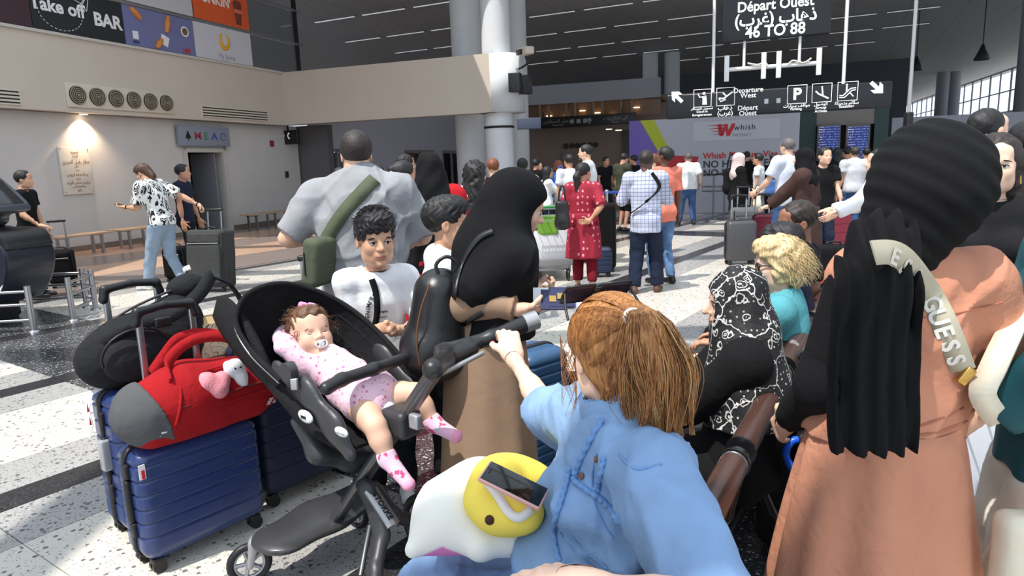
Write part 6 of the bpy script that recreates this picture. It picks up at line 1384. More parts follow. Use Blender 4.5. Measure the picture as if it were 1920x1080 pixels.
C, M, h = JBl['HC'], JBl['HM'], JBl['hs']; qf = lambda x, y, z: C+M@(V3(x, y, z)*h)
S = SDF(); hair_sdf(S, C, M, h*1.06, 'full'); S.ell(qf(0, -.07, -.02), V3(.09, .06, .10)*h, M, k=.03); BC = 1
for s in (-1, 1): S.ell(qf(s*.07, -.01, -.01), V3(.03, .05, .07)*h, M, k=.02)
S.ell(qf(0, .125, -.02), V3(.11, .090, .085)*h, M, k=.01, neg=True); link('hair', S.mesh('hair', .006, lambda P: .007*np.sin(P[:, 0]*70+3*np.sin(P[:, 2]*40))*np.sin(P[:, 2]*60+2*np.sin(P[:, 1]*50))), HR['blond'], JBl['root'])
def wav(i, C=C, M=M, h=h):
    a = rnd.uniform(1.35, 4.93); el = rnd.uniform(-.5, 1.4); d = V3(math.sin(a)*math.cos(el), math.cos(a)*math.cos(el), math.sin(el)); b = C+M@(V3(0, -.02, .03)+d*V3(.092, .112, .102))*h; ph = rnd.uniform(0, 6); dr = M@nrm(V3(d[0]*.6, -.5+rnd.uniform(-.5, .5), -.9)); e = nrm(np.cross(dr, M[:, 0])); L = rnd.uniform(.05, .09)
    return [b+dr*L*k/8+(M@d)*(.004+.012*math.sin(k*.5+ph))+e*.005*math.sin(k*.7+ph) for k in range(9)]
curls('hair_strands', 700, wav, HR['blond'], JBl['root'], .0014)
def shades(J, name='sunglasses', m=None, z=.004, y=.098, w=.024):
    C, M, h = J['HC'], J['HM'], J['hs']; q = lambda x, y, z: C+M@(V3(x, y, z)*h); mb = MB()
    for s in (-1, 1): mb.tube([q(s*.034-.0+w*math.cos(a), y-.008*abs(s*.034+w*math.cos(a))/.06, z+.018*math.sin(a)) for a in np.linspace(0, 6.28, 15)[:-1]], .003, 6, closed=True); mb.tube([q(s*.058, y-.008, z+.008), q(s*.082, .0, z+.008)], .0035, 6)
    o = mb.build(name, blk, J['root'])
    for s in (-1, 1): S = SDF(); S.ell(q(s*.034, y-.006, z), V3(w, .005, .018)*h, M, k=.001); link('lens', S.mesh('lens', .003), mat('lens_dark', (20, 18, 20), .08), o)
shades(JBl)
seated('dark haired person in navy top half hidden behind the blonde person on the bench', V3(1.44, 3.46, .50), -62, (-60, 12, 0), 1.62, 'tan', False, 1., [('shirt', C_['navy']), ('trousers', C_['black']), ('hair', HR['black'], dict(style='full', bump=.006)), ('shoes', C_['shoe'])])
JM = seated('short dark haired person in black t-shirt with white print, seated furthest along the bench', V3(1.68, 3.92, .52), -62, (-95, 4, 0), 1.78, 'mid', False, 1.1, [('shirt', cl('tee_black_print', (26, 26, 28)), dict(t=.6)), ('trousers', C_['black']), ('hair', HR['dkbrown'], dict(style='short')), ('shoes', C_['shoe'])])
# ------------------------------------------------------------------ redhead in denim dress
f = .96; rt = (.21, 1.44); HB = SO+SP(802, 690, -.27)*.22+SP(992, 604, .27)*.78; HB = HB+V3(0, 0, .0)
hdir = nrm(SP(992, 604, .27)-SP(802, 690, -.27)); wr_ = at(962, 668, 2.02)
up3 = nrm(V3(-.25, .75, .62)); JR = person('auburn haired person in light denim dress holding the stroller handle from the bench', 0, 0, 0, 1.65, 'fair', True, 1.04,
    dict(hip=(0, 0, .53/f), lean=(.015, .0), tw=106, head=(-20, 6, 0), rw=rel(wr_, rt, f), re=(.3, -.3, -1), rh=(tuple(nrm(V3(-.12, .45, .55))), tuple(nrm(V3(-.1, .75, -.75))), -1), rcurl=1.05, lw=rel(at(1095, 1092, 1.02), rt, f), le=(.6, -.7, -.6), lh=((-1, .1, 0), (0, 0, -1), 1), lcurl=.3,
         lf=rel((-.28, 1.36, .1), rt, f), rf=rel((-.24, 1.72, .1), rt, f), lk=(-1, 0, 1), rk=(-1, 0, 1), ly=-80, ry=-75, hands=.95), [], rb=.008, rh=.004, rhd=.0035, xy=rt)
RR = JR['root']; den = mat('denim_pale', (126, 156, 194), .85, bump=(20, .45, .014, .4), vary=.16, vscale=5.)
S = SDF(); torso(S, JR, .022, True, 1.04); sleeves(S, JR, 1.0, .022, True, 1.04)
S.cap(JR['ls'], JR['lel'], .068, .064, k=.03); S.cap(JR['lel'], along(JR, 'l', 1.25), .062, .052, k=.03, cut='b'); S.cap(JR['rs'], along(JR, 'r', .93), .072, .068, k=.03, cut='b')
S.ell(JR['P']+V3(-.11, -.01, .14), (.11, .13, .13), k=.05)
for k in 'lr': S.chain([JR[k+'h'], JR[k+'kn'], JR[k+'a']+V3(0, 0, .1)], [.125, .105, .12], k=.07)
S.cap((JR['lh']+JR['rh'])/2, (JR['lkn']+JR['rkn'])/2, .12, .10, k=.08)
S.ell(JR['N']+V3(-.01, 0, .035), (.062, .062, .05), k=.01, neg=True); fA = folds(.008, 34, 77, 1.1); fB = creases(.012, 17, 78); fC = creases(.006, 34, 79)
dd_ = link('dress', S.mesh('dress', .0075, lambda P: fA(P)+fB(P)+fC(P)+.003), den, RR)
S = SDF(); S.cap(JR['N']+V3(0, 0, -.02), JR['N']+V3(-.015, 0, .035), .078, .07, k=.01); S.cap(JR['N'], JR['N']+V3(-.02, 0, .1), .062, .064, k=.002, neg=True); link('collar', S.mesh('collar', .004, folds(.004, 60, 4)), den, RR)
bpy.context.view_layer.update(); TR = bvh(dd_); seamm = mat('denim_seam', (110, 150, 200), .85)
for pts, nm, w_ in (([(1130, 790), (1105, 835), (1085, 875), (1078, 905)], 'ruffle', .007), ([(1080, 905), (1110, 925), (1140, 945), (1160, 975)], 'ruffle', .007), ([(1135, 860), (1128, 895), (1120, 920)], 'ruffle', .006), ([(1070, 880), (1060, 920), (1048, 960), (1040, 1000), (1050, 1050)], 'ruffle', .006)):
    drape(TR, pts, RR, nm, seamm, tube=w_, wave=.004, off=.004)
for pts in ([(1160, 850), (1190, 880), (1240, 870)], [(1050, 1000), (1085, 1040), (1130, 1075)], [(1060, 990), (1095, 1030), (1140, 1066)], [(1120, 850), (1110, 900), (1120, 960), (1150, 1010)], [(960, 1040), (963, 1075)]): drape(TR, pts, RR, 'stitched_seam', seamm, tube=.0022, off=.001)
for q in ((1092, 893), (1120, 862)):
    l, n_ = hit(TR, *q)
    if l is not None: o = MB().disc(l+n_*.004, n_, .007, .004, 12).build('button', mat('button_copper', (120, 84, 70), .4), None); o.parent = RR; o.matrix_parent_inverse = RR.matrix_world.inverted()
nail = mat('nail_red', (206, 20, 36), .2); tp = JR['rthumb']; o = MB(); S = SDF(); S.ell(tp[-1]+nrm(tp[-1]-tp[-2])*.004, V3(.0085, .0085, .0085)); link('thumb_nail', S.mesh('thumb_nail', .0025), nail, RR)
# hair: skull cap plus strands gathered into a ponytail
C, M, h = JR['HC'], JR['HM'], JR['hs']*1.03; qh = lambda x, y, z: C+M@(V3(x, y, z)*h)
S = SDF(); hair_sdf(S, C, M, h, 'pony0'); S.ell(qh(0, -.018, .042), V3(.086, .108, .094)*h, M); S.box(qh(0, .125, -.06), V3(.12, .062, .112)*h, M, rad=.02, k=.02, neg=True); S.ell(qh(0, -.05, -.03), V3(.066, .055, .07)*h, M, k=.03); S.ell(qh(.088, .01, -.01), V3(.03, .03, .035), M, neg=True, k=.01); S.ell(qh(-.088, .01, -.01), V3(.03, .03, .035), M, neg=True, k=.01)
link('hair', S.mesh('hair', .0045, lambda P: .002*np.sin(P[:, 0]*160+P[:, 2]*40)), HR['red'], RR)
tie = nrm(V3(.02, -.84, .50)); EL = V3(.090, .112, .098); CC = V3(0, -.018, .042)
def skull(i):
    a = 2*math.pi*(i*.61803 % 1); r = rnd.uniform(.9, 1.)
    el = .62 if abs((a+math.pi) % (2*math.pi)-math.pi) < .75 else (-.15 if abs((a+math.pi) % (2*math.pi)-math.pi) < 1.9 else -.85)
    el += rnd.uniform(-.05, .9)*r*.5; d0 = V3(math.sin(a)*math.cos(el), math.cos(a)*math.cos(el), math.sin(el)); om = math.acos(np.clip(d0@tie, -1, 1)); out = []
    for k in range(10):
        t = k/9; s = (math.sin((1-t)*om)*d0+math.sin(t*om)*tie)/max(math.sin(om), .05); lift = 1.015+.03*math.sin(t*3.1)*r+rnd.uniform(0, .012); out.append(C+M@((CC+s*EL*lift)*h))
    return out
curls('head_hair_strands', 2200, skull, HR['red'], RR, .0011)
tpnt = C+M@((CC+tie*EL*1.04)*h); bk_ = M@tie
CL = [(rnd.gauss(0, 1), rnd.gauss(0, .8), rnd.uniform(0, 6), rnd.uniform(.23, .35), rnd.uniform(.5, 1.3)) for _ in range(46)]
outw = nrm(V3(bk_[0], bk_[1], 0)); sxp = nrm(V3(M[0, 0], M[1, 0], 0))
def lock(c, t):
    u, v, p, L, w = c; x = t*L; sp = .005+.036*math.sin(min(1, t*1.8)*1.57)*w*(1-.2*t); o = .05*(1-math.exp(-t*6))-.035*t; dn = x-.03*(1-math.exp(-t*9))
    return tpnt+outw*(o+v*sp*.6+.010*math.sin(t*7+p*2)*t)+sxp*(u*sp+.016*math.sin(t*5+p)*t+.03*t)+V3(.01*t, 0, -dn+.026*math.sin(min(1, t*5)*3.14))
def pony(i):
    c = CL[i % len(CL)]; a = rnd.uniform(0, 6.28); r = rnd.uniform(.002, .016)*(3 if rnd.random() < .06 else 1); ph = rnd.uniform(0, 6); return [lock(c, k/13)+(sxp*math.cos(a)+outw*math.sin(a))*r*(.25+math.sin(min(1, k/13*1.15)*3.14)*.9)+sxp*.003*math.sin(k*.8+ph) for k in range(14)]
curls('ponytail_strands', 1700, pony, HR['honey'], RR, .0012); curls('ponytail_light_strands', 350, pony, HR['blond'], RR, .0010); curls('ponytail_dark_strands', 1100, pony, HR['red'], RR, .0012)
S = SDF(); pts = [lock((0, 0, 0, .27, 1), k/13) for k in (1, 3, 6, 9, 12)]; S.chain(pts, [.018, .034, .038, .030, .010], k=.03, flat=(nrm(V3(bk_[0], bk_[1], 0)), .6)); link('ponytail', S.mesh('ponytail', .005, folds(.005, 120, 5, .2)), HR['honey'], RR)
def loose(i):
    s = 1 if i % 3 else -1; b = qh(s*.078, .045, rnd.uniform(.0, .05)) if i % 2 else qh(s*.05, -.085, -.04); L = rnd.uniform(.1, .17); ph = rnd.uniform(0, 6); return [b+V3(0, 0, -L*k/9)+M[:, 0]*s*.012*math.sin(k*.4+ph)+M[:, 1]*.014*math.sin(k*.35+ph) for k in range(10)]
curls('loose_strands', 130, loose, HR['red'], RR, .0012)
MB().tube([tpnt+nrm(np.cross(bk_, V3(0, 0, 1)))*.021*math.cos(a)+nrm(np.cross(bk_, np.cross(bk_, V3(0, 0, 1))))*.019*math.sin(a) for a in np.linspace(0, 6.28, 17)[:-1]], .0065, 8, closed=True).build('hair_tie', mat('tie_white', (236, 236, 236), .7), RR)
sg = empty('sunglasses', (rt[0], rt[1], 0), label='large dark sunglasses pushed up on the auburn hair', cat='sunglasses'); lensg = mat('lens_plum', (52, 44, 60), .08)
for s in (-1, 1):
    c = qh(s*.046, .045, .140); MX = np.stack([M[:, 0], nrm(M[:, 2]*.75+M[:, 1]*.65), nrm(M[:, 2]*.65-M[:, 1]*.75)*1.], 1)
    S = SDF(); S.box(c, V3(.034, .003, .027), MX, rad=.003); link('lens', S.mesh('lens', .0025), lensg, sg)
    MB().tube([c+MX@V3(.035*a, 0, .028*b) for a, b in ((-1, -1), (0, -1.05), (1, -1), (1.05, 0), (1, 1), (0, 1.05), (-1, 1), (-1.05, 0))], .0035, 6, closed=True).build('lens_rim', blk, sg)
    MB().tube([c+MX@V3(s*.035, 0, .01), qh(s*.090, .02, .115), qh(s*.094, .0, .09)], .003, 6).build('temple_arm', blk, sg)
MB().tube([qh(-.012, .04, .148), qh(.012, .04, .148)], .003, 6).build('bridge', blk, sg)
# pillow, neck pillow and phone on the lap
pillc = at(862, 955, 1.56); pw = empty('pillow', tuple(pillc), label='white unicorn shaped plush pillow with pink corner lying on the denim lap', cat='pillow')
vx = nrm(at(960, 900, 1.56)-at(760, 1020, 1.56)); 
def pil(T_): return T_
S = SDF(); a_, b_, c_, d_, e_ = [at(x, y, Y)-pillc for x, y, Y in ((900, 930, 1.6), (845, 965, 1.55), (775, 1030, 1.48), (950, 1000, 1.50), (900, 1025, 1.46))]
S.chain([a_, b_, c_], [.085, .085, .018], k=.05); S.chain([a_, d_], [.085, .055], k=.05); S.chain([b_, e_], [.06, .035], k=.04)
def pillpat(t, c):
    X, Y, Z = t.sep(t.coord('Object')); n = t.noise(6, 2); v = t.math('ADD', t.math('MULTIPLY', Z, -1), t.math('MULTIPLY', t.math('ABSOLUTE', t.math('ADD', X, .035)), -.5)); v = t.math('ADD', v, t.math('MULTIPLY', t.math('SUBTRACT', n, .5), .05)); return t.mix(t.ramp(v, .038, .046), c, srgb(226, 130, 186))
link('cushion', S.mesh('cushion', .006, folds(.003, 30, 15, .8)), mat('plush_unicorn', (240, 236, 226), .9, pattern=pillpat, bump=(160, .3, .003)), pw)
npc = at(955, 925, 1.50); npl = empty('neck_pillow', tuple(npc), label='yellow duck neck pillow with brown eye and white straps on the white pillow', cat='pillow')
yel = mat('plush_yellow', (250, 222, 92), .9, bump=(160, .3, .003)); S = SDF(); cp = [at(x, y, Y)-npc for x, y, Y in ((905, 935, 1.47), (925, 890, 1.53), (965, 885, 1.58), (1010, 905, 1.58))]; cq = [at(x, y, Y)-npc for x, y, Y in ((905, 940, 1.47), (940, 968, 1.44), (985, 960, 1.44))]
S.chain(spline(cp, 4), [.042]*len(spline(cp, 4)), k=.01); S.chain(spline(cq, 4), [.044]*len(spline(cq, 4)), k=.01); S.ell(at(945, 925, 1.49)-npc, (.055, .05, .035), k=.03); link('body', S.mesh('body', .005, folds(.002, 50, 3)), yel, npl)
bpy.context.view_layer.update(); TN = bvh(*npl.children); l, n_ = hit(TN, 918, 975)
if l is None: l, n_ = hit(TN, 922, 965)
if l is not None: S = SDF(); S.ell(l-npc, V3(1, 1, 1)*.011); link('eye', S.mesh('eye', .0025), mat('eye_brown_felt', (70, 40, 26), .8), npl)
drape(TN, [(912, 905), (935, 935), (955, 962), (975, 970), (995, 955)], npl, 'strap', mat('strap_white', (238, 236, 230), .8), w=.02, th=.004, off=.005)
MB().tube(spline([at(985, 965, 1.42)-npc, at(1000, 950, 1.43)-npc, at(1012, 962, 1.43)-npc, at(1008, 938, 1.44)-npc], 5), .004, 6).build('strap_buckle', MATS['strap_white'], npl)
pa, pb_, pc2 = at(905, 893, 1.42), at(1012, 946, 1.38), at(926, 872, 1.465); ux = nrm(pb_-pa); uy = nrm((pc2-pa)-ux*((pc2-pa)@ux)); uz = nrm(np.cross(ux, uy)); pm_ = at(963, 910, 1.40)
ph = empty('phone', mw=Matrix(((ux[0], uy[0], uz[0], pm_[0]), (ux[1], uy[1], uz[1], pm_[1]), (ux[2], uy[2], uz[2], pm_[2]), (0, 0, 0, 1))), label='black screened phone in pink case lying on the yellow neck pillow', cat='phone')
MB().box((0, 0, 0), (.074, .036, .006), bev=.005).build('case', mat('case_pink', (222, 168, 160), .5), ph); MB().box((0, 0, .0055), (.070, .033, .0015), bev=.001).build('screen', mat('phone_glass', (12, 13, 16), .08), ph); MB().tube([(-.060, -.006, .0075), (-.060, .006, .0075)], .0015, 6).build('camera_island', blk, ph)
# ------------------------------------------------------------------ standing person in peach dress, right
f = .925; rt = (.90, 1.58); peach = mat('linen_peach', (196, 134, 106), .85, bump=(20, .5, .014, .4), vary=.07, vscale=5.)
JF = person('person in peach linen dress and long black headscarf seen from behind at the right', 0, 0, 0, 1.59, 'light', True, .98, dict(lean=(.05, .0), head=(-20, 0, 0), lw=rel((.73, 1.74, .90), rt, f), le=(-.25, -1, -1), rw=rel((1.16, 1.80, .98), rt, f), re=(.7, -1, -.4)), [], rb=.010, rh=.006, rhd=.006, xy=rt)
FR = JF['root']; S = SDF(); torso(S, JF, .022, True, .98); S.cap(JF['rs'], JF['rel'], .078, .075, k=.04); S.cap(JF['rel'], along(JF, 'r', 1.6), .073, .06, k=.03, cut='b'); S.ell(JF['rs'], V3(.085, .08, .075), k=.03); S.ell(JF['ls']+V3(.03, 0, 0), V3(.07, .07, .062), k=.03); S.cap(JF['P']+V3(0, 0, .12), JF['P']+V3(0, 0, .02), .165, .185, k=.03, flat=(V3(0, 1, 0), .75)); S.box((0, 0, .57), (.7, .7, .36), rad=.001, k=.004, neg=True)
fA = folds(.005, 26, 91, .8); fB = creases(.009, 16, 92); bd = link('dress_top', S.mesh('dress_top', .006, lambda P: fA(P)+fB(P)), peach, FR)
sk_ = skirt(JF, peach, FR, .96, .05, .165, .31, name='skirt', nf=12, amp=.036, fz=.85, seg=160, seed=5)
S = SDF(); S.chain([JF['ls']+V3(.025, 0, -.01), JF['lel'], along(JF, 'l', 1.9)], [.072, .064, .045], k=.03); S.ell(JF['ls']+V3(.045, 0, -.01), (.075, .08, .068), k=.03); link('black_sleeve', S.mesh('black_sleeve', .007, folds(.005, 40, 8)), C_['black'], FR)
HC_ = at(1746, 340, 1.57)-V3(rt[0], rt[1], 0); S = SDF(); S.ell(HC_, (.120, .140, .130), k=.02); S.ell(HC_+V3(.01, .02, .02), (.116, .135, .118), k=.03)
S.cap(HC_+V3(-.02, -.02, -.04), JF['N']+V3(-.04, -.015, .045), .108, .088, k=.05); S.cap(HC_+V3(-.05, -.02, -.02), JF['N']+V3(-.10, -.04, .0), .07, .07, k=.06)
S.ell(HC_+V3(.12, .05, -.19), (.10, .14, .11), k=.03, neg=True)
def wrapf(P):
    x = P-HC_; a = x[:, 0]*.75+x[:, 2]*1.; return .0022*np.sin(46*(x[:, 2]+.55*x[:, 0])+3*np.sin(11*x[:, 0]+3)+2*np.sin(17*x[:, 2]+5*x[:, 0]))*np.clip(.5-x[:, 2]*4, .1, 1.)+.002*np.sin(130*(x[:, 2]+.7*x[:, 0]))
blks = cl('scarf_black', (16, 16, 18), b=.3); link('headscarf', S.mesh('headscarf', .005, wrapf), blks, FR)
tl = [at(x, y, Y)-V3(rt[0], rt[1], 0) for x, y, Y in ((1650, 470, 1.44), (1642, 560, 1.38), (1640, 680, 1.38), (1640, 780, 1.37), (1638, 845, 1.36))]
S = SDF(); S.chain(tl, [.078, .075, .075, .076, .078], k=.02, flat=(V3(0, 1, 0), .42), cut=''); S.box(tl[-1]+V3(0, 0, -.098), (.3, .2, .1), rad=.002, k=.004, neg=True)
tail_ = link('scarf_tail', S.mesh('scarf_tail', .005, lambda P: .006*np.sin(P[:, 0]*150+2*np.sin(P[:, 2]*7))+.002*np.sin(P[:, 0]*330)), blks, FR)
bpy.context.view_layer.update(); TF = bvh(bd, sk_); TF2 = bvh(bd, tail_); gold_ = mat('gold_metal', (200, 160, 90), .25, 1.)
band = mat('strap_beige', (186, 178, 156), .8, bump=(200, .3, .001)); sb_ = empty('shoulder_bag_strap', (rt[0], rt[1], 0), label='beige bag strap with white GUESS lettering across the peach dress', cat='strap')
kp_ = [at(1638, 474, 1.325), at(1675, 474, 1.345), at(1706, 500, 1.375)]
for q in ((1738, 552), (1762, 602), (1782, 650), (1797, 690)):
    l, n_ = hit(TF, *q); kp_.append(l+n_*.012)
Q = spline(kp_, 8)
for _ in range(6): Q = [Q[0]]+[(Q[i-1]+2*Q[i]+Q[i+1])/4 for i in range(1, len(Q)-1)]+[Q[-1]]
vn = [nrm(EYE-q+V3(0, 0, .25)) for q in Q]; so_ = MB().strip(Q, [nrm(np.cross(vn[i], Q[min(i+1, len(Q)-1)]-Q[max(i-1, 0)])) for i in range(len(Q))], .050, .004).build('strap', band, None)
so_.parent = sb_; so_.matrix_parent_inverse = Matrix.Translation((-rt[0], -rt[1], 0))
bpy.context.view_layer.update(); TS = bvh(so_); wl_ = mat('strap_letter_white', (232, 230, 222), .7)
surftext('GUESS', .050, TS, 1741, 556, 1796, 688, wl_, sb_, bold=.03, off=.002); surftext('ESS', .046, TS, 1668, 474, 1722, 526, mat('strap_letter_dim', (206, 202, 188), .7), sb_, bold=.03, off=.002)
l = Q[-1]; MB().box(l+V3(.004, -.006, -.012), (.022, .006, .012), M=roty(-.9), bev=.004).build('buckle', gold_, sb_).location = tuple(-V3(rt[0], rt[1], 0))
drape(TF, [(1600, 800), (1680, 815), (1750, 812), (1812, 790)], FR, 'waist_seam', mat('peach_seam', (170, 108, 84), .85), tube=.003, off=.001); drape(TF, [(1560, 770), (1640, 800), (1720, 800), (1806, 765)], FR, 'waist_seam', MATS['peach_seam'], tube=.003, off=.001); drape(TF, [(1712, 596), (1780, 590), (1880, 566)], FR, 'yoke_seam', MATS['peach_seam'], tube=.002, off=.001)
drape(TF, [(1705, 452), (1760, 462), (1812, 452)], FR, 'necklace', gold_, tube=.0018, off=.006)
# ------------------------------------------------------------------ far right people
JL = person('long dark haired person in black t-shirt, face half hidden by the black headscarf', 1866, 2.75, -152, 1.63, 'fair', True, 1., dict(head=(8, 0, 0)), [('shirt', cl('tee_black_gloss', (28, 28, 31)), dict(t=.5, inf=.02)), ('jeans', C_['black']), ('hair', HR['dkbrown'], dict(style='long')), ('shoes', C_['shoe'])], rb=.010, rh=.0045, faceparts=True)
for s in (-1, 1): MB().tube([JL['HC']+JL['HM']@V3(s*.082, 0, -.03), JL['HC']+JL['HM']@V3(s*.086, 0, -.07)], .004, 6).build('earring', gold_, JL['root'])
person('short haired person in grey top looking right behind the black headscarf', 1838, 3.7, 75, 1.80, 'light', False, 1., dict(), [('shirt', cl('cloth_slate', (110, 116, 128)), {}), ('jeans', C_['jdark']), ('hair', HR['black'], dict(style='buzz')), ('shoes', C_['shoe'])], rb=.012, rh=.006)
person('person in navy t-shirt and blue jeans cut off by the right edge', 1932, 3.2, 0, 1.70, 'tan', False, 1.1, dict(), [('shirt', C_['navy'], dict(inf=.03)), ('jeans', C_['jeans']), ('hair', HR['black'], dict(style='short')), ('shoes', C_['shoe'])], rb=.012)
tealb = mat('blouse_teal', (22, 84, 94), .6, bump=(20, .4, .01)); JE = person('person in teal blouse and cream trousers mostly outside the right edge', 2075, 1.60, -70, 1.62, 'light', True, 1.1, dict(hip=(0, 0, .94), lw=(-.16, .30, 1.0), le=(-1, -.2, -.4), rw=(.2, .3, 1.0)), [('shirt', tealb, dict(t=1.6, inf=.04, hem=.84)), ('trousers', mat('linen_cream', (222, 214, 198), .85, bump=(20, .4, .01)), dict(inf=.04, wide=1.2)), ('hair', HR['dkbrown'], dict(style='long')), ('shoes', C_['shoe'])], rb=.010)
rt = JE['root'].location; cb = empty('tote_bag', tuple(at(1905, 690, 1.50)), label='cream fabric bag with wide scarf strap at the right edge beside the teal blouse', cat='bag'); o0 = at(1905, 690, 1.50)
MB().strip(spline([at(x, y, Y)-o0 for x, y, Y in ((1925, 560, 1.55), (1895, 620, 1.50), (1862, 690, 1.46), (1842, 740, 1.44), (1875, 790, 1.46))], 6), V3(.7, -.3, .4), .052, .010).build('shoulder_strap', mat('strap_cream', (228, 218, 196), .8, bump=(20, .4, .01)), cb)
S = SDF(); S.box(at(1905, 1040, 1.40)-o0, (.05, .04, .11), rad=.03); link('bag_body', S.mesh('bag_body', .008, folds(.005, 30, 3)), MATS['strap_cream'], cb)
# ------------------------------------------------------------------ boys, headscarf person, grey shirt
whitet = cl('tee_white', (232, 233, 236), vary=.02, b=.35)
f = 1.34/1.72; rt = tuple(at(690, 300, 3.12)[:2]); hw_ = at(733, 622, 2.93)
JB1 = person('young child with wavy black hair in white DENIM STUDIO t-shirt looking at the camera', 0, 0, 0, 1.34, 'olive', False, .92, dict(tw=-160, head=(156, 4, 0), hs=1.14, hands=.8, lw=rel(hw_+V3(.035, .02, .0), rt, f), rw=rel(hw_+V3(-.045, .0, .015), rt, f), le=(.6, .3, -1), re=(-.7, .5, -1), lh=((-.8, -.5, .2), (0, 0, 1), 1), rh=((.8, -.4, .1), (.2, .4, -1), -1), curl=1.1, ly=165, ry=165, lf=(.1, 0, .08), rf=(-.1, 0, .08)), [('trousers', C_['black']), ('shoes', C_['shoew'], dict(sole=C_['shoe']))], rb=.008, rh=.0032, rhd=.004, xy=rt, faceparts=True, look=(-.05, .0))
sh1 = shirt(JB1, whitet, JB1['root'], .0055, t=.85, hem=.82, inf=.012, bulk=.88, fold=creases(.008, 20, 13), neck=.082)
S = SDF(); hair_sdf(S, JB1['HC'], JB1['HM'], JB1['hs']*1.02, 'full'); C, M, h = JB1['HC'], JB1['HM'], JB1['hs']; qf = lambda x, y, z: C+M@(V3(x, y, z)*h)
for x, y, z in ((-.03, .082, .062), (.01, .088, .060), (.045, .075, .062), (-.055, .06, .06), (.02, .06, .1)): S.ell(qf(x, y, z), V3(.022, .016, .022)*h, M, k=.01)
link('hair', S.mesh('hair', .0035, lambda P: .0045*np.sin(P[:, 0]*120+3*np.sin(P[:, 2]*70))*np.sin(P[:, 2]*100+2*np.sin(P[:, 0]*90))), HR['black'], JB1['root'])
def bw(i, C=C, M=M, h=h):
    a = rnd.uniform(0, 6.28); el = rnd.uniform(.35, 1.5); d = V3(math.sin(a)*math.cos(el), math.cos(a)*math.cos(el), math.sin(el)); b = C+M@((V3(0, -.014, .045)+d*V3(.088, .110, .098))*h); g = M@nrm(V3(rnd.uniform(-.5, .5), .9, -.5 if d[1] > .3 else .1)); ph = rnd.uniform(0, 6); return [b+g*.045*k/7+(M@d)*(.003+.008*math.sin(k*.45))+M[:, 0]*.005*math.sin(k+ph) for k in range(8)]
curls('hair_strands', 500, bw, HR['black'], JB1['root'], .0016)
bpy.context.view_layer.update(); TB = bvh(sh1); sbg = empty('crossbody_bag', JB1['root'].location, label='thin black crossbody strap over the white t-shirt of the wavy haired child', cat='bag')
drape(TB, [(697, 524), (704, 545), (707, 570), (706, 595), (700, 618)], sbg, 'strap', C_['black'], w=.028, th=.004, off=.006)
l, n_ = hit(TB, 697, 622)
if l is not None: MB().box(l+n_*.03-V3(*sbg.location), (.05, .025, .04), bev=.015).build('pouch', C_['leather'], sbg)
ink = mat('print_ink', (40, 40, 44), .8)
for i, (a, b, ch) in enumerate(((691, 614, 'E'), (689, 605, 'D'), (688.5, 597, 'E'), (689, 590, 'N'), (689.5, 583, 'I'), (690.5, 576.5, 'M'), (692.5, 569, 'S'), (695, 563, 'T'), (698, 558.5, 'U'), (702, 554.5, 'D'))):
    nx = ((2, -9) if i < 6 else (4, -5)); surftext(ch, .026, TB, a-nx[0]*.1, b-nx[1]*.1, a+nx[0]*.9, b+nx[1]*.9, ink, JB1['root'], bold=.01, off=.003)
for s, y in (('original', 584), ('wear', 594)): surftext(s, .016, TB, 712, y, 727, y-1, ink, JB1['root'], bold=.0, off=.003)
rt = tuple(at(803, 300, 3.3)[:2]); f = 1.40/1.72
JB2 = person('boy with short black hair in white t-shirt, profile right, behind the black leather backpack', 0, 0, 0, 1.40, 'olive', False, .95, dict(tw=-75, head=(86, 2, 0), hs=1.08, lean=(.06, 0), ly=80, ry=80, lf=(0, .1, .08), rf=(0, -.1, .08)), [('trousers', C_['black']), ('shoes', C_['shoe'], dict(sole=C_['shoew']))], rb=.009, rh=.0035, rhd=.006, xy=rt, faceparts=True)
shirt(JB2, whitet, JB2['root'], .007, t=.7, hem=.8, inf=.02, bulk=.95); S = SDF(); hair_sdf(S, JB2['HC'], JB2['HM'], JB2['hs']*1.01, 'short'); C, M, h = JB2['HC'], JB2['HM'], JB2['hs']; S.ell(C+M@(V3(0, .02, .085)*h), V3(.076, .085, .055)*h, M, k=.02)
link('hair', S.mesh('hair', .004, lambda P: .003*np.sin(P[:, 0]*150+3*np.sin(P[:, 2]*70))*np.sin(P[:, 1]*130)), HR['black'], JB2['root'])
# person in beige robe and black headscarf
rt = tuple(at(896, 300, 2.66)[:2]); f = 1.555/1.72; beige = mat('robe_taupe', (150, 122, 98), .8, bump=(14, .3, .012), vary=.04); hn = at(1008, 574, 2.48)
JH2 = person('person in taupe robe and black waist length headscarf holding passports, profile right', 0, 0, 0, 1.555, 'light', True, 1., dict(tw=-72, head=(82, 22, 0), lean=(.10, -.01), rw=rel(hn-V3(.07, 0, .01), rt, f), re=(-.25, -.1, -1), rh=((1, .1, -.05), (0, .3, 1), -1), rcurl=.9, lw=rel(hn+V3(-.04, .14, .03), rt, f), le=(-.2, .2, -1), lh=((1, -.2, 0), (0, -.3, 1), 1), lcurl=.8, ly=80, ry=80, lf=(0, .1, .08), rf=(0, -.1, .08)), [('shoes', C_['shoe'], dict(sole=C_['shoew']))], rb=.008, rh=.0035, rhd=.004, xy=rt, faceparts=True)
S = SDF(); torso(S, JH2, .025, True, 1.); 
for k in 'lr': S.cap(JH2[k+'s'], JH2[k+'el'], .066, .066, k=.03); S.cap(JH2[k+'el'], along(JH2, k, 1.72), .07, .05, k=.03); S.cap(along(JH2, k, 1.72), along(JH2, k, 1.92), .034, .05, k=.01, cut='b')
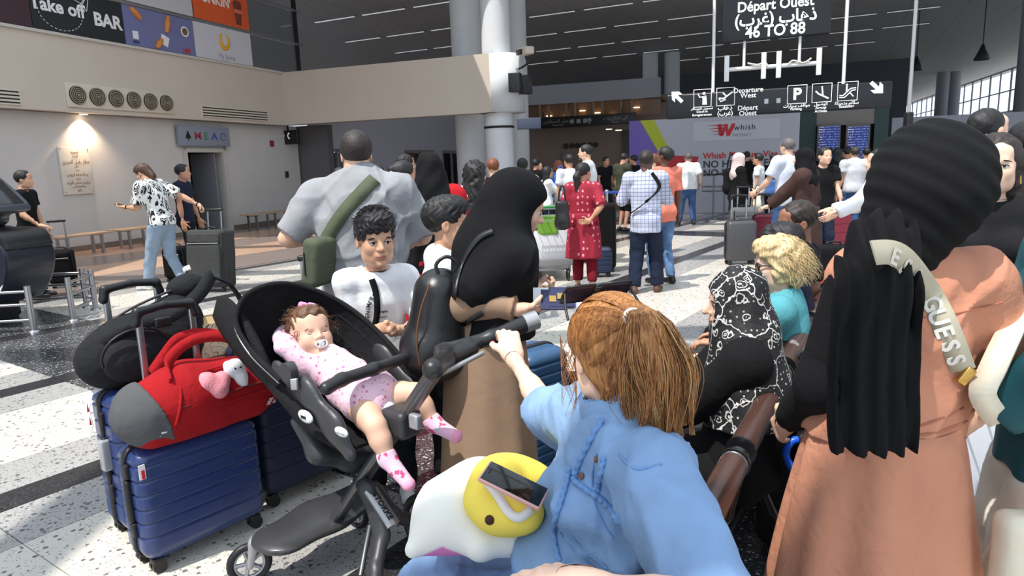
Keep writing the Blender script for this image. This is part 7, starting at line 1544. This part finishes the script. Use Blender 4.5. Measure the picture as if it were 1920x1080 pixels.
S.box((0, 0, .5), (.6, .6, .46), rad=.001, k=.01, neg=True); link('robe_top', S.mesh('robe_top', .006, folds(.009, 34, 51, .8)), beige, JH2['root'])
skirt(JH2, beige, JH2['root'], 1.02, .03, .150, .215, name='robe_skirt', nf=10, amp=.016, fz=1.0, seg=140, seed=9, c=(.0, 0), c1=(-.01, -.03))
C, M, h = JH2['HC'], JH2['HM'], JH2['hs']; S = SDF(); hijab_sdf(S, C, M, h, JH2, .12, 1.0); N_ = JH2['N']
S.ell(C+M@(V3(0, -.03, .035)*h), V3(.10, .118, .112)*h, M, k=.03); S.cap(C+M@V3(0, -.05, -.04), N_+V3(-.07, 0, -.06), .10, .135, k=.06, flat=(V3(0, 1, 0), .9)); S.cap(N_+V3(.01, 0, -.05), N_+V3(.0, -.02, -.26), .105, .13, k=.06); S.cap(N_+V3(-.06, 0, -.06), N_+V3(-.05, -.03, -.38), .135, .155, k=.05, cut='b'); S.cap(JH2['rs'], JH2['rs']+(JH2['rel']-JH2['rs'])*.9, .080, .088, k=.06, cut='b'); S.cap(JH2['ls'], JH2['ls']+(JH2['lel']-JH2['ls'])*.9, .08, .088, k=.06, cut='b')
S.ell(C+M@(V3(0, .130, -.014)*h), V3(.095, .108, .090)*h, M, k=.010, neg=True)
link('headscarf', S.mesh('headscarf', .006, (lambda a, b: lambda P: a(P)+(b(P)+.003)*np.clip((1.36-P[:, 2])*8, 0, 1))(folds(.008, 26, 14, .5), creases(.012, 13, 15, vert=.4))), blks, JH2['root'])
pp_ = empty('passports', tuple(hn+V3(.06, 0, .01)), label='navy passports with white papers held in front of the taupe robe', cat='passport'); A_ = roty(.05)@rotx(.7)
MB().box((.03, .02, .012), (.105, .05, .001), M=A_).build('white_paper', mat('paper_white', (240, 240, 244), .6), pp_); MB().box((.12, -.015, .002), (.05, .035, .001), M=A_).build('printed_slip', mat('paper_blue_print', (200, 214, 240), .6), pp_)
for k, (x, y) in enumerate(((.0, -.02), (.03, -.012))): o = MB().box((x, y, .016+.007*k), (.048, .065*.7, .003), M=A_).build('passport_booklet', mat('passport_navy', (26, 30, 72), .4), pp_); MB().box((x-.005, y-.004, .021+.007*k), (.012, .014, .001), M=A_).build('gold_emblem', gold_, o)
lb_c = at(826, 605, 2.56); lb = empty('backpack', tuple(lb_c), label='shiny black leather backpack on the back of the person in taupe robe', cat='backpack'); lea = C_['leather']
S = SDF(); S.cap((-.005, 0, .12), (-.02, 0, -.12), .095, .115, k=.04, flat=(V3(0, 1, 0), 1.15)); S.ell((-.05, -.03, -.09), (.10, .12, .10), k=.04); link('body', S.mesh('body', .006, folds(.007, 24, 61)), lea, lb)
MB().tube(spline([(-.02, -.115, .17), (-.055, -.13, .08), (-.075, -.14, -.02), (-.07, -.14, -.12)], 6), .004, 6).build('gold_zipper', mat('zip_copper', (120, 86, 60), .4, .6), lb)
MB().tube(spline([(.02, -.05, .17), (.0, -.05, .23), (.04, -.04, .26), (.08, -.03, .23), (.08, -.02, .17)], 6), .007, 8).build('top_handle', lea, lb)
bpy.context.view_layer.update(); TH = gettree(JH2['root'], ['robe_top', 'headscarf'])
drape(TH, [(852, 560), (860, 520), (876, 478), (900, 446), (925, 434)], lb, 'shoulder_strap', lea, w=.022, th=.005, off=.006); drape(TH, [(868, 610), (880, 598), (905, 585)], lb, 'lower_strap', lea, w=.022, th=.005, off=.008)
MB().tube([(-.09, -.11, -.05), (-.10, -.12, -.10), (-.09, -.12, -.14)], .004, 6).build('charm_chain', steel, lb)
# person in grey polo
rt = tuple(at(668, 300, 3.85)[:2]); f = 1.80/1.72; sl = at(590, 452, 4.05)
JG = person('broad person in grey polo shirt seen from behind, green bag across the back', 0, 0, 0, 1.80, 'light', False, 1.34, dict(head=(-18, 0, 0), lw=rel(sl+V3(.03, -.02, .02), rt, f), le=(-1, -.5, -1.2), lh=((-.3, .8, -.5), (.2, 0, -1), -1), lcurl=1.2, rw=(.22, .32, 1.10), re=(1, -.4, -1.2)), [('jeans', C_['jdark']), ('shoes', C_['shoe'])], rb=.010, rh=.005, rhd=.006, xy=rt)
gry = cl('polo_grey', (148, 149, 152), b=.45); fF = folds(.008, 20, 23, .9); fG = creases(.012, 14, 24); fA = lambda P: fF(P)+fG(P)+.004; sg_ = shirt(JG, gry, JG['root'], .008, t=.95, hem=.86, inf=.022, bulk=1.34, collar=True, fold=fA)
S = SDF(); hair_sdf(S, JG['HC'], JG['HM'], JG['hs']*1.02, 'short'); link('hair', S.mesh('hair', .004, lambda P: .001*np.sin(P[:, 0]*390)*np.sin(P[:, 2]*250+P[:, 1]*90)), HR['dkbrown'], JG['root'])
MB().tube([JG['lwr']+V3(.028*math.cos(a), .01*math.sin(a), .030*math.sin(a)) for a in np.linspace(0, 6.28, 13)[:-1]], .004, 6, closed=True).build('bracelet', steel, JG['root'])
bpy.context.view_layer.update(); TG = bvh(sg_); olive = cl('canvas_olive', (84, 90, 72)); gb = empty('messenger_bag', tuple(at(598, 490, 3.62)), label='olive green messenger bag hanging on the left hip of the grey polo shirt', cat='bag')
drape(TG, [(702, 337), (672, 368), (640, 405), (612, 450), (600, 480)], gb, 'shoulder_strap', olive, w=.075, th=.006, off=.008)
S = SDF(); S.box((0, 0, 0), (.055, .10, .13), rotz(-.3)@roty(.15), rad=.035); link('bag_body', S.mesh('bag_body', .007, folds(.004, 30, 4)), olive, gb); MB().tube([(-.05, -.09, .06), (-.052, -.09, -.06)], .004, 6).build('zipper', dark_m, gb)
# ------------------------------------------------------------------ other luggage, carts, barriers, kiosk
FX = V3(1, 0, 0)
g1 = V3(*at(592, 520, 3.95)[:2], 0); sc_ = softcase(g1, FX, .42, .62, .26, fabric('case_black', (30, 30, 33)), 'black wheeled suitcase held by the person in the grey polo, mostly hidden', .42)
softcase(fl(392, 548)+V3(.0, .12, 0), nrm(V3(1, -.15, 0)), .58, .80, .32, fabric('case_charcoal', (62, 62, 62), b=.4), 'large charcoal fabric suitcase with white tag pulled by the person in patterned shirt', .28, lean=-.12)
tg2 = empty('luggage_tag', tuple(fl(352, 505, .45)+V3(.05, -.12, 0)), label='white paper tag hanging on the large charcoal suitcase', cat='tag'); MB().strip([(-.05, 0, 0), (0, -.05, .03), (.06, -.04, .05)], V3(0, 0, 1), .06, .003).build('tag_band', tg, tg2)
softcase(fl(114, 540)+V3(0, .1, 0), nrm(V3(.9, .4, 0)), .36, .52, .22, C_['black'], 'black wheeled suitcase behind the kiosk rail', .42)
softcase(V3(*at(330, 480, 10.35)[:2], 0), FX, .34, .5, .22, C_['black'], 'small black suitcase behind the legs of the patterned shirt', 0)
hardcase(fl(1391, 497)+V3(0, .1, 0), FX, .44, .60, .24, mat('shell_grey', (70, 70, 74), .5), 'dark grey suitcase with raised silver handle in front of the pink headscarf', 3, .36, rib=False)
softcase(V3(*at(1396, 400, 12.0)[:2], 0), FX, .48, .66, .26, fabric('case_grey2', (96, 98, 102)), 'lighter grey suitcase beside the pink headscarf person', .35)
mar = mat('shell_maroon', (120, 20, 44), .4); o = hardcase(V3(*at(1432, 420, 10.9)[:2], 0), FX, .34, .62, .24, mar, 'narrow maroon suitcase to the right of the lighter grey suitcase', 7, .3)
hardcase(V3(*at(1563, 420, 10.6)[:2], 0), FX, .46, .66, .28, mar, 'maroon suitcase with top handle standing beside the luggage cart wheel', 4, 0)
softcase(V3(*at(1562, 480, 7.4)[:2], 0), FX, .42, .56, .24, C_['black'], 'black suitcase in front of the maroon suitcase', 0, pocket=False)
hardcase(V3(*at(1549, 480, 5.3)[:2], 0), FX, .36, .62, .26, mat('shell_bright_red', (222, 44, 54), .4), 'bright red suitcase right behind the seated person in black', 5, 0)
hardcase(V3(*at(1010, 680, 3.25)[:2], 0)+V3(-.03, 0, 0), nrm(V3(.75, .66, 0)), .28, .66, .26, steelblue, 'steel blue ribbed suitcase standing behind the taupe robe', 11, 0)
softcase(V3(*at(1128, 420, 9.9)[:2], 0)+V3(0, 0, .0), FX, .40, .95, .24, C_['black'], 'tall black suitcase behind the crimson tunic', 0, pocket=False)
hardcase(V3(*at(1129, 450, 9.45)[:2], 0), FX, .26, .36, .18, mat('shell_dark_blue', (36, 48, 78), .5), 'small dark blue case in front of the tall black suitcase', 4, 0)
for q, Y, z, s_, m_, lab, nm in ((1052, 8.2, .98, (.08, .05, .17), C_['leather'], 'slouchy black handbag hanging beside the crimson tunic', 'handbag'), (1422, 12.3, .8, (.06, .03, .12), C_['cream'], 'beige pouch in the hand of the pink headscarf person', 'pouch'), (1371, 12.75, 1.15, (.13, .1, .24), C_['black'], 'black backpack on the person in the pink headscarf', 'backpack'), (1449, 13.9, .95, (.12, .08, .16), cl('bag_blue', (70, 104, 160)), 'blue cloth bag hanging before the hoarding', 'bag'), (1050, 14.15, 1.2, (.13, .07, .16), C_['blue'], 'small blue backpack on the auburn haired person', 'backpack')):
    p = at(q, 300, Y); o = empty(nm, (p[0], p[1], z), label=lab, cat='bag'); S = SDF(); S.box((0, 0, 0), s_, rad=min(s_)*.8); S.ell((0, 0, -s_[2]*.5), (s_[0]*1.1, s_[1]*1.2, s_[2]*.5), k=.05); link('bag_body', S.mesh('bag_body', .014, folds(.006, 24, 5)), m_, o); MB().tube(spline([(-s_[0]*.6, 0, s_[2]*.8), (-s_[0]*.2, 0, s_[2]*1.9), (s_[0]*.3, 0, s_[2]*1.9), (s_[0]*.6, 0, s_[2]*.8)], 5), .012, 6).build('strap', m_, o)
fb_ = empty('travel_bag', tuple(fl(1060, 900, .0)*V3(1, 1, 0)+V3(-.02, .15, 0)), label='black travel bag on the floor between the taupe robe and the denim dress', cat='bag')
S = SDF(); S.box((0, 0, .26), (.22, .16, .25), rotz(-.3), rad=.09); S.ell((.12, -.02, .32), (.16, .14, .18), k=.06); link('bag_body', S.mesh('bag_body', .009, folds(.012, 18, 9)), fabric('case_black', (30, 30, 33)), fb_); MB().tube(spline([(-.12, -.1, .46), (-.05, -.14, .55), (.08, -.14, .55), (.14, -.1, .46)], 5), .012, 8).build('handle', blk, fb_)
ub = empty('suitcase', mw=frame(V3(1.26, 2.75, 0), BD)@Matrix.Translation((0, 0, .28))@Matrix.Rotation(math.pi/2, 4, 'Y'), label='black suitcase lying behind the bench with its wheels towards the camera', cat='suitcase')
S = SDF(); S.box((0, 0, 0), (.24, .17, .34), rad=.05); link('shell', S.mesh('shell', .012), fabric('case_black', (30, 30, 33)), ub)
for q, y, Y in ((1503, 673, 2.62), (1507, 737, 2.62), (1497, 772, 2.55)):
    l = ub.matrix_world.inverted()@Vector(at(q, y, Y)); w_ = MB().disc((0, 0, 0), (.3, -.9, 0), .034, .022, 18).build('wheel', blk, None); w_.data.transform(Matrix.Translation(at(q, y, Y))); w_.parent = ub; w_.matrix_parent_inverse = ub.matrix_world.inverted()
    for k in range(5): a = k*1.2566; c = at(q, y, Y-.014); u = V3(.95, .3, 0); s = MB().tube([c, c+u*.022*math.cos(a)+V3(0, 0, .022)*math.sin(a)], .003, 5).build('wheel_spoke', dark_m, None); s.parent = w_
bh_ = empty('blue_handle', tuple(at(1490, 850, 2.2)), label='bright blue curved grip on a black bag behind the bench', cat='handle'); MB().tube(spline([(.04, 0, .05), (-.01, 0, .045), (-.03, 0, .0), (-.01, 0, -.05), (.02, 0, -.08)], 6), .013, 10).build('grip', mat('blue_plastic', (20, 90, 220), .35), bh_)
S = SDF(); S.box((.10, .05, .0), (.08, .07, .12), rad=.03); S.cap((.02, 0, -.08), (.1, .02, -.05), .016, k=.02); S.cap((.02, 0, .05), (.1, .02, .05), .018, k=.02); link('bag_body', S.mesh('bag_body', .007, folds(.004, 30, 3)), C_['leather'], bh_)
def cart(o, xd, label, s=1., basket=(60, 140, 80)):
    r = empty('luggage_cart', mw=frame(o, xd), label=label, cat='cart'); pan = mat('cart_panel_white', (224, 226, 232), .4)
    MB().box((0, 0, .56), (.34, .012, .24), bev=.008).build('front_panel', pan, r); MB().box((0, .02, .27), (.34, .06, .05), bev=.01).build('bumper', mat('cart_grey', (130, 130, 132), .5), r)
    for x in (-.3, .3): MB().tube(spline([(x, .05, .12), (x, .02, .5), (x, .02, .95), (x*.9, -.05, 1.02)], 5), .016, 8).build('frame_tube', steel, r)
    MB().tube([(-.28, -.05, 1.02), (.28, -.05, 1.02)], .02, 10).build('push_handle', mat('cart_green', basket, .5), r)
    b = MB()
    for k in range(7): b.tube([(-.28+.093*k, .02, .8), (-.28+.093*k, -.16, .84), (-.28+.093*k, -.17, 1.0)], .005, 5)
    for y, z in ((-.16, .84), (-.17, .92), (-.17, 1.0)): b.tube([(-.28, y, z), (.28, y, z)], .006, 5)
    b.build('wire_basket', MATS['cart_green'] if s != 1. else steel, r)
    MB().box((0, .5, .16), (.3, .45, .015)).build('platform', steel, r)
    for x, y in ((-.27, .03), (.27, .03), (0, .92)):
        w_ = MB().tube([(x, y+.065*math.cos(a), .085+.065*math.sin(a)) for a in np.linspace(0, 6.28, 19)[:-1]], .02, 8, closed=True).disc((x, y, .085), (1, 0, 0), .05, .02, 12).build('wheel', blk, r); MB().tube([(x, y, .09), (x, y, .22)], .014, 6).build('caster_fork', steel, w_)
    return r
cart(fl(1043, 528)-V3(.1, 0, 0), nrm(V3(1, .08, 0)), 'luggage cart with white panel and small green bag beside the crimson tunic', 1.)
pg = at(1023, 415, 9.2); o = empty('shopping_bag', tuple(pg), label='bright green shopping bag in the basket of the luggage cart', cat='bag'); S = SDF(); S.box((0, .05, -.06), (.17, .1, .13), rad=.04); link('bag_body', S.mesh('bag_body', .012, folds(.012, 24, 6)), mat('bag_green', (110, 160, 50), .5), o)
cart(V3(*at(1822, 850, 2.25)[:2], 0)+V3(.06, 0, 0), nrm(V3(1, .15, 0)), 'luggage cart with white panel and green handle behind the peach dress', 2.)
belt = mat('belt_blue', (40, 80, 180), .6); prev = None
for i, (q, Y) in enumerate(((992, 13.6), (1040, 13.2), (1137, 13.8), (1195, 14.2))):
    p = V3(*at(q, 300, Y)[:2], 0); o = empty('barrier_post', tuple(p), label=('belt barrier post at the left end, beside the column', 'belt barrier post beside the white sleeved person', 'belt barrier post right of the tall bearded man', 'belt barrier post nearest the hoarding')[i], cat='barrier', group='belt barrier posts in the queue')
    MB().rings(lathe([(.17, 0), (.16, .02), (.03, .05), (.028, .95), (.04, .96), (.04, 1.02), (.0, 1.03)], 16)).build('post', steel, o)
    if prev is not None: d = prev-p; MB().strip([(0, 0, .97), (d[0]/2, d[1]/2, .95), (d[0], d[1], .97)], V3(0, 0, 1), .05, .004).build('belt', belt, o)
    prev = p
for q, Y, lab in ((1339, 17.4, 'grey sign stand before the hoarding, the left one of two'), (1360, 17.9, 'grey sign stand before the hoarding, the right one of two')):
    p = at(q, 300, Y); o = empty('sign_stand', (p[0], p[1], 0), label=lab, cat='stand', group='sign stands before the hoarding'); MB().rings(lathe([(.2, 0), (.19, .02), (.025, .04), (.022, 1.15)], 14)).build('post', mat('stand_grey', (110, 110, 116), .4), o); MB().box((0, 0, 1.16), (.24, .02, .02)).build('top_bar', dark_m, o)
# kiosk and rails at the left
kp = at(52, 600, 7.75); kk = empty('check_in_kiosk', (kp[0]-.34, kp[1], 0), rz=-.2, label='dark blue and grey self check-in kiosk at the left edge', cat='kiosk'); kb = mat('kiosk_navy', (30, 34, 48), .3); kg = mat('kiosk_grey', (70, 74, 82), .3)
def prof(pts, y0, y1, nm, m, n=5):
    P = spline([V3(x, 0, z) for x, z in pts], n, closed=True); R = []
    for t, ins in ((0, .03), (.03, .008), (.06, 0), (.94, 0), (.97, .008), (1, .03)):
        c = np.mean(P, 0); R.append([(c[0]+(p[0]-c[0])*(1-ins), y0+(y1-y0)*t, c[2]+(p[2]-c[2])*(1-ins)) for p in P])
    return MB().rings(R).build(nm, m, kk)
prof([(-.5, .02), (-.05, .0), (.0, .2), (.35, .28), (.58, .62), (.56, .92), (.2, 1.06), (-.1, 1.1), (-.5, 1.0)], -.32, .32, 'pedestal', kb)
prof([(-.5, 1.0), (.02, 1.1), (.12, 1.22), (.42, 1.3), (.02, 1.68), (-.15, 1.74), (-.5, 1.6)], -.28, .28, 'monitor_housing', kg)
prof([(-.02, 1.0), (.05, .96), (.56, .86), (.60, .93), (.5, 1.06), (.1, 1.08)], -.30, .30, 'console', blk)
MB().box((.25, 0, 1.48), (.012, .22, .19), M=roty(-.78), bev=.004).build('touch_screen', mat('screen_off', (30, 32, 36), .1), kk); MB().box((.50, -.312, .95), (.03, .006, .03)).build('card_reader', steel, kk); MB().box((.42, -.31, .94), (.02, .006, .04)).build('barcode_reader', steel, kk)
MB().tube(spline([(-.40, -.33, 1.1), (-.2, -.335, .85), (-.08, -.335, .5), (-.05, -.33, .1)], 6), .012, 6).build('silver_trim', steel, kk)
MB().rings([[(x, -.33, z), (x2, -.33, z2), (x2, -.322, z2), (x, -.322, z)] for (x, z), (x2, z2) in zip(((.05, .06), (.2, .16), (.4, .32)), ((.0, .22), (.25, .30), (.52, .5)))], smooth=False).build('white_swoosh', wht, kk)
MB().box((-.1, 0, .1), (.12, .25, .1)).build('foot', dark_m, kk)
k2 = empty('check_in_kiosk', (kp[0]-1.55, kp[1]+.1, 0), rz=-.2, label='second kiosk body with white red stripe cut off by the left edge', cat='kiosk'); kk_ = kk; kk = k2
prof([(-.5, .02), (.3, .0), (.42, .5), (.4, 1.0), (.1, 1.5), (-.5, 1.55)], -.3, .3, 'pedestal', kg); kk = kk_
MB().box((.36, -.305, .35), (.05, .006, .15), M=roty(.3)).build('white_panel', wht, k2); MB().box((.36, -.312, .5), (.05, .004, .012), M=roty(.6)).build('red_stripe', redp, k2)
rl = empty('metal_rail', label='low brushed steel guard rail around the kiosks', cat='rail')
PR = [fl(64, 622), fl(138, 601), fl(180, 580), fl(163, 576)]
for p in PR: MB().tube([p, p+V3(0, 0, .50)], .032, 12).rings(lathe([(.06, 0), (.055, .015), (.034, .02)], 14, tuple(p))).build('post', steel, rl)
for a, b in ((PR[0], PR[0]+V3(-2.2, -.25, 0)), (PR[1], PR[2]), (PR[3], PR[3]+V3(-1.6, -.1, 0)), (PR[3], PR[2])):
    for z in (.44, .30, .13): MB().tube([a+V3(0, 0, z), b+V3(0, 0, z)], .016, 8).build('rail_bar', steel, rl)
